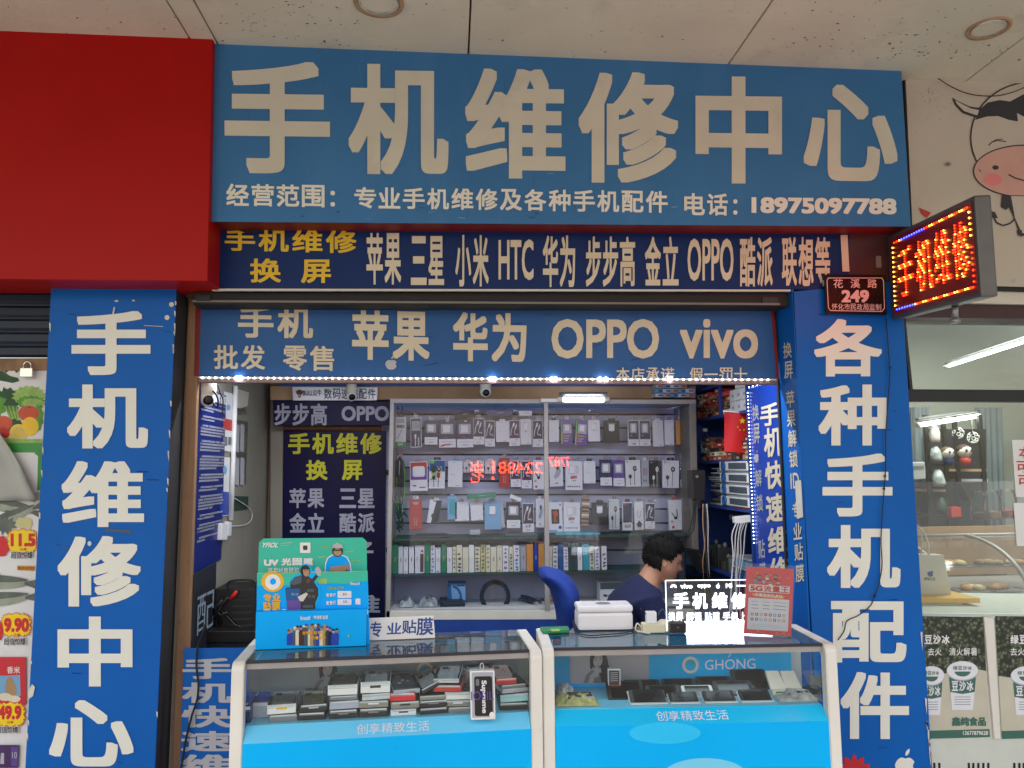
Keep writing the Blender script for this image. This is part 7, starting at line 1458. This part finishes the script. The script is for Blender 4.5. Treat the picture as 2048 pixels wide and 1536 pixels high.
# ---------------------------------------------------------------- phones in the right counter
def phone(px0, py0, px1, py1, d, k, lab, lean=50, frame=None, stand=None, cat='phone', name='phone'):
    S = CR_.at(d); A, B = S(px0, (py0+py1)/2), S(px1, (py0+py1)/2); w_ = (B-A).length; zt_, zb_2 = S((px0+px1)/2, py0).z, S((px0+px1)/2, py1).z
    base = S((px0+px1)/2, py1); L_ = .068; l = math.radians(lean); up = V((0, 0, 1))*math.cos(l)+CR_.d*math.sin(l); hgt = max(.03, (zt_-zb_2))/(math.cos(l)+.22*math.sin(l)); n = up.cross(CR_.u); n = -n if n.dot(CR_.d) > 0 else n
    if base.z < ZSH+.003: base.z = ZSH+.003
    t = thing(name, lab, cat, base, 'phones laid out in the right counter')
    c = base+up*hgt/2; F_ = Frame(c-CR_.u*w_/2+up*hgt/2, CR_.u*w_, up*-hgt, n)
    m = MB(); m.rrect(F_, 0, 0, 1, 1, .05, .10, k, 0); pts = m.v[-20:]; b0 = len(m.v); mm = MB()
    bk = [p-n*.008 for p in pts]; mm.mesh(list(pts)+bk, [tuple(range(20)), tuple(range(39, 19, -1))]+[(i, (i+1) % 20, 20+(i+1) % 20, 20+i) for i in range(20)], frame or k); mm.build('case', t)
    s_ = MB(); s_.qd(F_, .10, .06, .90, .94, 'blackgloss', .0006); s_.build('screen', t)
    if k != 'black': mm = None
    if stand: s_ = MB(); s_.obox(base+CR_.u*(w_*.0)+CR_.d*.02+V((0, 0, .0)), CR_.u*w_*.52, CR_.d*.03, V((0, 0, .0015)), 'white'); s_.obox(c-n*.012, CR_.u*w_*.53, up*hgt*.55, n*.002, 'white'); s_.build('stand', t)
for i, (x0, y0, x1, y1, k) in enumerate(((1251, 1361, 1322, 1377, 0), (1328, 1360, 1395, 1377, 0), (1397, 1357, 1468, 1377, 0), (1472, 1352, 1542, 1385, 0))):
    phone(x0, y0, x1, y1+6, .245, 'black', ['black phone in the back row nearest the small standing box', 'black phone second along the back row', 'black phone in the back row before the large end one', 'large black phone ending the back row by the white stands'][i], 52)
phone(1217, 1377, 1292, 1412, .15, 'black', 'black phone in a crinkled film bag at the near end of the middle row', 56); phone(1296, 1376, 1366, 1398, .17, 'black', 'black phone with scuffed film in the middle row', 58)
phone(1368, 1379, 1430, 1400, .165, 'white', 'white framed phone in the middle row', 60, 'white'); phone(1434, 1370, 1511, 1398, .17, 'black', 'black phone in dull film behind the last white tray', 58)
for i, (x0, y0, x1, y1) in enumerate(((1263, 1392, 1334, 1418), (1342, 1396, 1399, 1416), (1411, 1394, 1474, 1415), (1485, 1392, 1546, 1414))):
    phone(x0, y0, x1, y1, .095, 'black', ['black phone in a white tray, front row beside the crinkled bag', 'black phone in a white tray under the white framed phone', 'black phone in a white tray, second from the wedge stands', 'black phone in a white tray nearest the wedge stands'][i], 62, None, True)
for i, (x0, x1) in enumerate(((1531, 1556), (1560, 1588))):
    S = CR_.at(.25); A, B = S(x0, 1341), S(x1, 1341); f = CR_.at(.15); Cc, D = f(x1+22, 1384), f(x0+14, 1384); Cc.z = D.z = ZSH+.006; m = MB(); m.hexa([A, B, Cc, D]+[p-V((0, 0, .012))+CR_.d*.01 for p in (A, B)]+[p-V((0, 0, .005))+CR_.d*.01 for p in (Cc, D)], 'offwhite', .002)
    m.hexa([D+V((0, 0, .018)), Cc+V((0, 0, .018)), Cc, D]+[p+CR_.d*.012 for p in (D+V((0, 0, .018)), Cc+V((0, 0, .018)), Cc, D)], 'offwhite', .001); Fw = Frame(D+V((0, 0, .018)), Cc-D, V((0, 0, -.018)), -CR_.d); m.qd(Fw, .2, .25, .8, .6, 'green', .001); solo(m, 'phone_stand', ['white sloping phone stand nearer the phones', 'white sloping phone stand nearer the counter end'][i], 'stand', None, 'empty white phone stands')
S = CR_.at(.20); m = MB(); m.slab(S, [(1216, 1338), (1241, 1338), (1241, 1376), (1217, 1377)], 'packwhite', .02, .001); m.qd(S, 1218, 1341, 1239, 1370, 'charcoal', .001); [m.line(S, [(1221, 1346+i*4), (1236, 1345+i*4)], 1.2, 'lightgrey', .0014) for i in range(5)]; m.qd(S, 1217, 1370, 1241, 1376, 'redbox', .0012); solo(m, 'standing_box', 'small upright black and white box with a red foot behind the phones', 'box', S(1229, 1377))
def crumple(x0, x1, y1, h, k, lab, d=.08, dep=.12, name='film_bags', cat='plastic bags'):
    S = CR_.at(d); A, B = S(x0, y1), S(x1, y1); N = 26; vs = []; zz = ZSH+.002
    for j in range(N+1):
        for i in range(N+1):
            u_, v_ = i/N, j/N; p = A+(B-A)*u_+CR_.d*dep*v_; e = max(0, math.sin(math.pi*u_))**.4*max(0, math.sin(math.pi*v_))**.4; vs.append(V((p.x, p.y, zz+h*e*(.55+.22*blob(u_*1.7, v_*1.3, x0*.1)+.16*blob(u_*4.1+1, v_*3.3, x0*.2)))))
    m = MB(); m.mesh(vs, [(j*(N+1)+i, j*(N+1)+i+1, (j+1)*(N+1)+i+1, (j+1)*(N+1)+i) for j in range(N) for i in range(N)], k, True); solo(m, name, lab, cat)
crumple(1112, 1200, 1418, .034, 'bagolive', 'yellowish film bags heaped at the near end of the phone counter'); crumple(1560, 1650, 1405, .035, 'bagcrease', 'clear crumpled bags of dark parts past the phone stands'); crumple(1115, 1150, 1392, .05, 'clearplastic', 'crumpled clear bag standing by the counter post', .2, .08)
for i, (x, y) in enumerate(((1150, 1392), (1172, 1388), (1600, 1394), (1630, 1398), (1585, 1390))): S = CR_.at(.16); c = S(x, y); c.z = ZSH+.012+(i == 3)*.008; m = MB(); m.obox(c, CR_.u*.028+CR_.d*.004, CR_.d*.035, V((0, 0, .008)), ['black', 'packgrey', 'charcoal', 'black', 'charcoal'][i], .003); m.obox(c+V((0, 0, .0085)), CR_.u*.02, CR_.d*.028, V((0, 0, .0006)), 'blackgloss'); solo(m, 'old_handset', ['black rounded handset behind the yellowish bags', 'pale handset with dark screen beside the black rounded one', 'charcoal handset lying among the clear bags', 'black handset on the clear bags by the end post', 'charcoal handset next to the wedge stands'][i], 'handset', None, 'loose handsets in the phone counter')
S = CR_.at(.24); m = MB(); m.slab(S, [(1619, 1352), (1660, 1352), (1660, 1382), (1622, 1384)], 'slate', .01, .001); solo(m, 'dark_tablet', 'dark grey tablet leaning in the far end of the phone counter', 'tablet', S(1640, 1384))

# ---------------------------------------------------------------- things on the left counter
t = thing('display_stand', 'tiered green and blue cardboard display stand for screen films', 'display stand', ZP(ZT)(622, 1296))
D1 = (t.location-CL_.O).dot(CL_.d); k_ = max(.045, D1)
S1, S2, S3 = CL_.at(k_), CL_.at(k_+.035), CL_.at(k_+.085)
def zfix(S, x, y): return S(x, y)
o = [.002]
def pq(m, S, pts, k): m.poly(S, pts, k, o[0]); o[0] += 3e-5
m = MB(); q = [(519+8, 1077), (733-8, 1075), (733, 1082), (737, 1300), (512, 1300), (518, 1085)]
m.face([S3(x, y) for x, y in q], 'teal'); m.face([S3(x, y, -.004) for x, y in q][::-1], 'teal'); n_ = len(q); bb = [S3(x, y) for x, y in q]; b2 = [S3(x, y, -.004) for x, y in q]
for i in range(n_): m.face([bb[i], bb[(i+1) % n_], b2[(i+1) % n_], b2[i]], 'white')
m.text(S3, 'YFIOL', (524, 1085, 557, 1095), 'white', .03, o[0], 3, .15); m.line(S3, [(561, 1087), (584, 1085)], 1.2, 'lightgrey'); m.line(S3, [(561, 1091), (578, 1090)], 1.0, 'lightgrey'); m.rrect(S3, 600, 1085, 621, 1106, 2, 2, 'white', .003); m.rrect(S3, 606, 1091, 615, 1100, 2, 2, 'darkgreen', .0034)
m.text(S3, 'UV', (528, 1119, 557, 1132), 'white', .06, .003); row(m, S3, '光固膜', (562, 1116, 627, 1131), 'white', .05, .003); row(m, S3, '适用材质', (535, 1136, 577, 1146), 'white', .02, .003); row(m, S3, '碎边', (577, 1135, 599, 1145), 'white', .02, .003)
for x0, y0, w_ in ((643, 1094, 17), (691, 1103, 16), (636, 1114, 14), (703, 1122, 17)): m.line(S3, [(x0, y0), (x0+w_, y0)], 2, 'leafpale', .003)
pq(m, S3, [(649, 1146), (650, 1128), (654, 1116), (664, 1109), (672, 1111), (684, 1109), (695, 1114), (701, 1126), (704, 1146)], 'white'); pq(m, S3, [(651, 1146), (652, 1128), (656, 1117), (665, 1111), (675, 1113), (684, 1111), (693, 1115), (699, 1126), (702, 1146)], 'skyblue'); m.ell(S3, 675, 1102, 11, 12, 'charcoal', .004, 20); m.ell(S3, 675, 1104, 8, 8, 'tan', .0042, 18); m.poly(S3, [(664, 1096), (666, 1090), (674, 1085), (683, 1089), (687, 1096)], 'lightgrey', .0044); m.qd(S3, 667, 1099, 683, 1102, 'charcoal', .0046); m.poly(S3, [(660, 1134), (680, 1132), (696, 1128), (699, 1136), (688, 1142), (660, 1142)], 'tan', .0046); m.poly(S3, [(660, 1139), (690, 1136), (700, 1143), (660, 1146)], 'brown', .0044)
m.build('back_card', t)
m = MB(); S = S2; m.slab(S, [(514, 1146), (735, 1142), (740, 1300), (512, 1300)], 'skyblue', .004); o[0] = .002
pq(m, S, [(514.3, 1146.5), (734.5, 1142.5), (735.5, 1162), (712, 1164), (696, 1168), (640, 1166), (620, 1168), (560, 1172), (514.3, 1172)], 'teal'); m.line(S, [(514, 1146.5), (735, 1142.5)], 1.4, 'leafpale', .003)
m.rrect(S, 638, 1157, 654, 1168, 2, 2, 'leafpale', .0028); m.ell(S, 545.5, 1163, 22.5, 21, 'yellowtape', .003, 32); m.ell(S, 545.5, 1164, 15.5, 15.5, 'white', .0034, 28); m.ell(S, 546, 1163, 6, 6.5, 'skyblue', .0038, 18); row(m, S, '专业', ((526, 1188), (562, 1187), (562, 1202), (526, 1203)), 'yellowtape', .04, .003); row(m, S, '贴膜', ((525, 1204), (561, 1203), (561, 1219), (525, 1220)), 'yellowtape', .04, .003)
# armoured figure with a phone
m.poly(S, [(578, 1224), (580, 1160), (592, 1150), (600, 1146), (602, 1130), (615, 1127), (622, 1134), (626, 1142), (634, 1132), (642, 1140), (640, 1152), (628, 1160), (640, 1174), (642, 1190), (634, 1208), (632, 1224)], 'cyan', .0026)
m.poly(S, [(584, 1224), (580, 1165), (590, 1154), (602, 1151), (616, 1152), (624, 1158), (632, 1148), (637, 1152), (628, 1164), (636, 1176), (637, 1190), (631, 1205), (631, 1224)], 'charcoal', .0032); m.poly(S, [(581, 1163), (592, 1154), (604, 1152), (602, 1166), (588, 1170), (580, 1168)], 'slate', .0035); m.ell(S, 610.5, 1142, 10, 12, 'black', .0038, 22); m.ell(S, 612.5, 1146, 6, 7, 'tan', .004, 16); m.poly(S, [(606, 1139), (620, 1139), (619, 1143), (606, 1143)], 'tan', .0041); m.ell(S, 610, 1141, 1.2, 1, 'black', .0044, 8); m.ell(S, 616, 1141, 1.2, 1, 'black', .0044, 8); m.poly(S, [(630, 1137), (637, 1133), (643, 1142), (641, 1152), (634, 1151)], 'lightgrey', .004); m.poly(S, [(612, 1160), (620, 1156), (621, 1164), (614, 1167)], 'brown', .004)
m.poly(S, [(571, 1176), (601, 1175), (603, 1224), (575, 1224)], 'black', .0042); m.poly(S, [(572.5, 1177.5), (600, 1176.5), (601.5, 1200), (573.5, 1201)], 'shutblue', .0045); m.poly(S, [(573.5, 1201), (601.5, 1200), (602, 1224), (575, 1224)], 'purple', .0045); m.text(S, '05:18', (583, 1186, 596, 1191), 'lightgrey', .0, .0048); m.poly(S, [(595, 1194), (612, 1185), (616, 1188), (606, 1203), (600, 1202)], 'offwhite', .005)
for x0, y0, x1, y1 in ((614, 1178, 628, 1184), (616, 1190, 622, 1196), (624, 1190, 630, 1196), (606, 1210, 626, 1216)): m.rrect(S, x0, y0, x1, y1, 1.5, 1.5, 'slate', .0036)
row(m, S, '大国屏膜价目表', ((653, 1174), (688, 1173), (688, 1179), (653, 1180)), 'leafpale', .02, .003); row(m, S, '零售价', ((652, 1187), (672, 1186), (672, 1193), (652, 1194)), 'white', .02, .003); row(m, S, '套餐价', ((652, 1202), (672, 1201), (672, 1209), (652, 1210)), 'white', .02, .003)
m.rrect(S, 675, 1182, 703, 1196, 2, 2, 'packwhite', .003); m.rrect(S, 675, 1198, 703, 1210, 2, 2, 'packwhite', .003); m.rrect(S, 711, 1197, 721, 1209, 2, 2, 'packwhite', .003); m.text(S, '30', (685, 1186, 693, 1191), 'ink', 0, .0034); m.text(S, '50', (686, 1201, 694, 1206), 'ink', 0, .0034); m.text(S, 'linsoll', (701, 1164, 719, 1170), 'white', .02, .003)
for cx, rx in ((534, 9), (550, 6), (568, 8), (678, 9), (690, 7), (708, 11), (732, 5)): m.ell(S, cx, 1224, rx, 6, 'white', .0046, 14)
m.build('middle_card', t)
m = MB(); S = S1; zb = ZT+.001; A, B = S(512, 1224), S(733, 1219); u_ = B-A; Fq = Frame(A, u_, V((0, 0, zb-(A.z+B.z)/2)), -CL_.d)
m.hexa([A, B, V((B.x, B.y, zb)), V((A.x, A.y, zb))]+[p+CL_.d*.034 for p in (A, B, V((B.x, B.y, zb)), V((A.x, A.y, zb)))], 'skyblue', .001)
m.text(S, 'linsoll', (601, 1232, 620, 1240), 'white', .02, .003); row(m, S, '传媒影视服', (627, 1231, 656, 1238), 'white', .02, .003)
R_ = random.Random(6); kk = ['brown', 'maroon', 'charcoal', 'slate', 'offwhite', 'tan', 'navy', 'bannerblue', 'cream']
for i in range(17):
    x = 577+i*6.0+R_.uniform(-1, 1); c_ = abs(x-627)/50; y = 1249+c_*10+R_.uniform(-3, 3); yb = 1292-c_*2; w_ = 4.2; ko = R_.choice(kk); m.poly(S, [(x-w_, yb), (x-w_, y+12), (x-w_*.6, y+7), (x+w_*.6, y+7), (x+w_, y+12), (x+w_*.8, yb)], ko, .003+i*4e-5); m.ell(S, x, y+3, 2.8, 3.6, R_.choice(['tan', 'brown', 'tan', 'pink']), .0040+i*3e-5, 10); m.poly(S, [(x-3, y+2), (x-2.5, y-1), (x, y-2.5), (x+2.5, y-1), (x+3, y+2)], R_.choice(kk), .0048+i*3e-5)
row(m, S, '全球手机专业', ((604, 1262), (650, 1262), (650, 1269), (604, 1269)), 'yellowtape', .03, .0056); row(m, S, '防爆守护', ((622, 1272), (652, 1272), (652, 1279), (622, 1279)), 'yellowtape', .03, .0056); m.ell(S, 697, 1272, 1.6, 3, 'leafpale', .003, 8)
m.build('front_tray', t)
# tent card
c0 = ZP(ZT+.001)(738, 1281); c1 = ZP(ZT+.001)(868, 1277); q = Plane(c0, -CL_.d); tl_, tr_ = q(735, 1238)+CL_.d*.012, q(867, 1233)+CL_.d*.012; c1 = c0+(tr_-tl_)
t = thing('tent_card', 'white folded card with blue brush lettering beside the display stand', 'card', (c0+c1)/2); FT = Quad(tl_, tr_, c1, c0)
if FT.n.dot(CAM-tl_) < 0: FT.n = -FT.n
m = MB(); m.hexa([tl_, tr_, c1, c0]+[p+CL_.d*.002 for p in (tl_, tr_, c1, c0)], 'white'); m.hexa([tl_+CL_.d*.003, tr_+CL_.d*.003, c1+CL_.d*.045, c0+CL_.d*.045]+[p+CL_.d*.002 for p in (tl_+CL_.d*.003, tr_+CL_.d*.003, c1+CL_.d*.045, c0+CL_.d*.045)], 'white')
for ch, a0, a1, b0, b1 in (('专', .03, .20, .16, .86), ('业', .28, .50, .24, .76), ('贴', .51, .73, .14, .76), ('膜', .73, .985, .06, .86)): m.text(FT, ch, (a0, b0, a1, b1), 'blueink', .018, .001, 3, .10)
m.build('card', t)
# ---------------------------------------------------------------- things on the right counter
def rbox(c, w_, dp, h, k, bev): m = MB(); m.obox(V(c)+V((0, 0, h/2)), CR_.u*w_/2, CR_.d*dp/2, V((0, 0, h/2)), k, bev); return m
c = ZP(ZT)(1212, 1262)+CR_.d*.065+V((0, 0, .0015)); wd = (ZP(ZT)(1269, 1262)-ZP(ZT)(1157, 1262)).length
t = thing('white_box', 'rounded glossy white dispenser box behind a thin black lead', 'box', c)
m = rbox(c, wd, .125, .066, 'whitegloss', .012); m.build('bottom_half', t); m = rbox(c+V((0, 0, .0675)), wd*1.005, .127, .024, 'whitegloss', .009); cc = c+V((0, 0, .0916)); m.lathe(cc, [(.03, 0), (.028, .0006)], 'grey', 18); m.build('lid', t)
m = MB(); q = lambda x, y: ZP(ZT+.003)(x, y); m.tube(curve([q(1146, 1245), q(1150, 1258), q(1163, 1268), q(1185, 1271), q(1210, 1269), q(1240, 1267), q(1268, 1261)], 30), .0022, 'rubber', 6); m.tube(curve([q(1146, 1240), q(1152, 1256), q(1150, 1262)], 8), .003, 'rubber', 6); solo(m, 'cable', 'thin black lead lying in front of the rounded white box', 'cable')
S = CR_.at(.16); m = MB(); A = ZP(ZT+.0015); m.hexa([A(1079, 1262), A(1138, 1260), A(1140, 1266), A(1088, 1270)][:2]+[A(1140, 1266), A(1088, 1270)]+[p-V((0, 0, .0)) for p in ()] if False else [A(1080, 1259)+V((0, 0, .01)), A(1136, 1257)+V((0, 0, .01)), A(1139, 1265)+V((0, 0, .01)), A(1086, 1268)+V((0, 0, .01)), A(1080, 1259), A(1136, 1257), A(1139, 1265), A(1086, 1268)], 'green', .001); m.poly(ZP(ZT+.0125), [(1100, 1258), (1118, 1257), (1120, 1262), (1104, 1263)], 'leafpale', 0); solo(m, 'green_card', 'flat green card pack on the corner of the phone counter', 'card')
t = thing('power_adapter', 'cream extension block with a white cube charger plugged in', 'adapter', ZP(ZT)(1305, 1268)); c = ZP(ZT+.0015)(1308, 1266)+CR_.d*.02
m = rbox(c, .085, .045, .034, 'cream', .005); m.lathe(c+CR_.u*.045+CR_.d*.01+V((0, 0, .0)), [(.026, 0), (.03, .01), (.028, .03), (.015, .042)], 'cream', 14); m.build('extension_block', t); m = MB(); m.obox(c+V((0, 0, .034+.021))-CR_.u*.006, CR_.u*.019, CR_.d*.017, V((0, 0, .021)), 'whitegloss', .003); m.build('cube_charger', t)
m = MB(); b = c+V((0, 0, .012)); m.tube(curve([b-CR_.u*.04, b-CR_.u*.058+V((0, 0, .02)), b-CR_.u*.066, b-CR_.u*.056-V((0, 0, .009)), b-CR_.u*.02-CR_.d*.04-V((0, 0, .009))], 20), .0032, 'cream', 6); m.tube(curve([c+V((-.02, 0, .06)), c+V((-.04, .02, .085)), c+V((-.03, .05, .07))], 12), .0018, 'rubber', 6); m.tube(curve([c+V((.02, 0, .06)), c+V((.045, .02, .08)), c+V((.06, .03, .05)), c+V((.07, .02, .0))], 14), .0018, 'slate', 6); m.build('lead', t)
# glowing clear sign
c = ZP(ZT)(1430, 1266); dd = (c-CR_.O).dot(CR_.d); S = CR_.at(dd+.012); t = thing('acrylic_sign', 'clear acrylic sign with glowing white lettering on a bright lamp base', 'light sign', c)
m = MB(); m.slab(S, [(1331, 1161), (1560, 1159), (1560, 1262), (1334, 1264)], 'acryl', .004); m.build('clear_panel', t)
m = MB(); 
for a, b in (((1331, 1161), (1560, 1159)), ((1331, 1161), (1334, 1262))): m.line(S, [a, b], 2.0, 'acryledge', .001)
m.build('edge', t); m = MB()
for i in range(8): a = math.pi*(i+.5)/8; m.ell(S, 1347-4.5*math.cos(a), 1174-4.5*math.sin(a)+1, 2.2, 1.5, 'acrylglow', .001+i*4e-5, 8, a)
m.text(S, 'vivo', (1361, 1168, 1385, 1177), 'acrylglow', .03, .001); m.text(S, 'oppo', (1395, 1169, 1421, 1177), 'acrylglow', .03, .001); fruitlogo(m, S, 1432, 1166, 1440, 1177, 'acrylglow', .001); m.text(S, 'MI', (1452, 1167, 1464, 1176), 'acrylglow', .03, .001); m.qd(S, 1473, 1170, 1500, 1173, 'acrylglow', .001)
for ch, x0, x1 in (('手', 1346, 1378), ('机', 1385, 1415), ('维', 1424, 1455), ('修', 1462, 1494)): m.text(S, ch, (x0, 1185, x1, 1218), 'acrylglow', .035, .001)
for s_, x0, x1 in (('换屏', 1336, 1367), ('解锁', 1372, 1404), ('贴膜', 1409, 1440), ('手机上', 1445, 1494)): row(m, S, s_, (x0, 1224, x1, 1242), 'acrylglow', .02, .001)
m.build('lettering', t); m = MB(); m.slab(S, [(1372, 1246), (1545, 1244), (1545, 1264), (1373, 1266)], 'acryllamp', .03, .002, None, .012); m.build('lamp_base', t)
m = MB(); S = CR_.at(dd-.005); m.slab(S, [(1341, 1246), (1373, 1246), (1373, 1265), (1342, 1266)], 'black', .03, .003); m.ell(S, 1356, 1255, 2, 1.4, 'grey', .001, 8); solo(m, 'black_adapter', 'small black adapter block at the foot of the glowing sign', 'adapter', S(1356, 1266))
# red price flyer
b0, b1 = ZP(ZT+.0015)(1487, 1268), ZP(ZT+.0015)(1582, 1274); nn = (b1-b0); nn = V((nn.y, -nn.x, 0)).normalized(); q = Plane(b0, nn); 
t = thing('flyer_stand', 'red price flyer in a clear upright holder', 'flyer', (b0+b1)/2); S = q
FQ = [(1493, 1133), (1588, 1138), (1582, 1273), (1487, 1267)]
m = MB(); m.slab(S, FQ, 'flyerred', .002); L = lambda a, b: ((FQ[0][0]+(FQ[1][0]-FQ[0][0])*a)*(1-b)+(FQ[3][0]+(FQ[2][0]-FQ[3][0])*a)*b, (FQ[0][1]+(FQ[1][1]-FQ[0][1])*a)*(1-b)+(FQ[3][1]+(FQ[2][1]-FQ[3][1])*a)*b)
FF = lambda a, b, off=0.0: S(*L(a, b), off); FF_n = S.n
class FS:
    n = S.n
    def __call__(s, a, b, off=0.0): return S(*L(a, b), off)
fs = FS()
m.rrect(fs, .07, .26, .93, .37, .02, .015, 'white', .001); m.text(fs, '5G', (.10, .275, .36, .355), 'redink', .04, .002); row(m, fs, '流量王', (.37, .27, .92, .36), 'redink', .02, .002); m.poly(fs, [(.14, .39), (.84, .41), (.80, .45), (.16, .43)], 'yellowtape', .001); row(m, fs, '优惠29元/月', ((.2, .385), (.78, .40), (.78, .445), (.2, .43)), 'white', .03, .0016)
m.rrect(fs, .07, .46, .93, .93, .02, .015, 'packwhite', .001)
for j, y in enumerate((.51, .56, .61)):
    for x0, x1 in ((.14, .28), (.38, .52), (.60, .88)): m.line(fs, [(x0, y), (x1, y+.005)], .012, 'grey' if j else 'packgrey', .0014, 1.4)
R_ = random.Random(2); ic = ['redbox', 'brown', 'pink', 'packred', 'black', 'tealbox', 'brown', 'lightgrey', 'ink', 'blueink', 'packgrey', 'lightblue', 'orange', 'shutblue', 'packgrey', 'tan']
for i in range(16): x = .135+(i % 8)*.095; y = .68+(i//8)*.075; m.rrect(fs, x, y, x+.06, y+.042, .012, .009, ic[i], .0014); m.rrect(fs, x+.015, y+.01, x+.045, y+.032, .006, .005, R_.choice(['white', 'cream', 'packwhite']), .0018)
for y in (.85, .875): m.line(fs, [(.16, y), (.82, y+.005)], .007, 'mint', .0014, 1.4)
for i, (x, y, r, k) in enumerate(((.28, .15, .05, 'tan'), (.44, .13, .045, 'pink'), (.62, .13, .045, 'tan'), (.38, .21, .05, 'pink'), (.52, .22, .045, 'tan'), (.68, .22, .045, 'pink'), (.2, .19, .04, 'tan'))): m.ell(fs, x, y-.01, r*1.05, r*.62, 'brown', .001+i*1e-4, 12); m.ell(fs, x, y, r*.9, r*.5, k, .0018+i*1e-4, 12); m.qd(fs, x-r*.8, y+r*.5, x+r*.8, y+r*1.1, ['bannerblue', 'white', 'charcoal', 'redbox', 'white', 'charcoal', 'tealbox'][i], .0009+i*1e-5)
for i in range(14): x, y = R_.uniform(.05, .92), R_.choice([R_.uniform(.04, .24), R_.uniform(.94, .985)]); m.poly(fs, [(x, y), (x+.04, y-.012), (x+.045, y-.002), (x+.005, y+.01)], R_.choice(['yellowtape', 'pink', 'orange']), .0026)
m.build('flyer', t)
m = MB(); m.slab(S, [(1490, 1126), (1591, 1131), (1584, 1275), (1484, 1269)], 'clear', .0015, 0, None, .004); m.hexa([b0+V((0, 0, .003)), b1+V((0, 0, .003)), b1, b0]+[p-nn*.05 for p in (b0+V((0, 0, .003)), b1+V((0, 0, .003)), b1, b0)], 'clear'); m.build('holder', t)
# ---------------------------------------------------------------- LED ticker across the street, seen mirrored in the cabinet glass
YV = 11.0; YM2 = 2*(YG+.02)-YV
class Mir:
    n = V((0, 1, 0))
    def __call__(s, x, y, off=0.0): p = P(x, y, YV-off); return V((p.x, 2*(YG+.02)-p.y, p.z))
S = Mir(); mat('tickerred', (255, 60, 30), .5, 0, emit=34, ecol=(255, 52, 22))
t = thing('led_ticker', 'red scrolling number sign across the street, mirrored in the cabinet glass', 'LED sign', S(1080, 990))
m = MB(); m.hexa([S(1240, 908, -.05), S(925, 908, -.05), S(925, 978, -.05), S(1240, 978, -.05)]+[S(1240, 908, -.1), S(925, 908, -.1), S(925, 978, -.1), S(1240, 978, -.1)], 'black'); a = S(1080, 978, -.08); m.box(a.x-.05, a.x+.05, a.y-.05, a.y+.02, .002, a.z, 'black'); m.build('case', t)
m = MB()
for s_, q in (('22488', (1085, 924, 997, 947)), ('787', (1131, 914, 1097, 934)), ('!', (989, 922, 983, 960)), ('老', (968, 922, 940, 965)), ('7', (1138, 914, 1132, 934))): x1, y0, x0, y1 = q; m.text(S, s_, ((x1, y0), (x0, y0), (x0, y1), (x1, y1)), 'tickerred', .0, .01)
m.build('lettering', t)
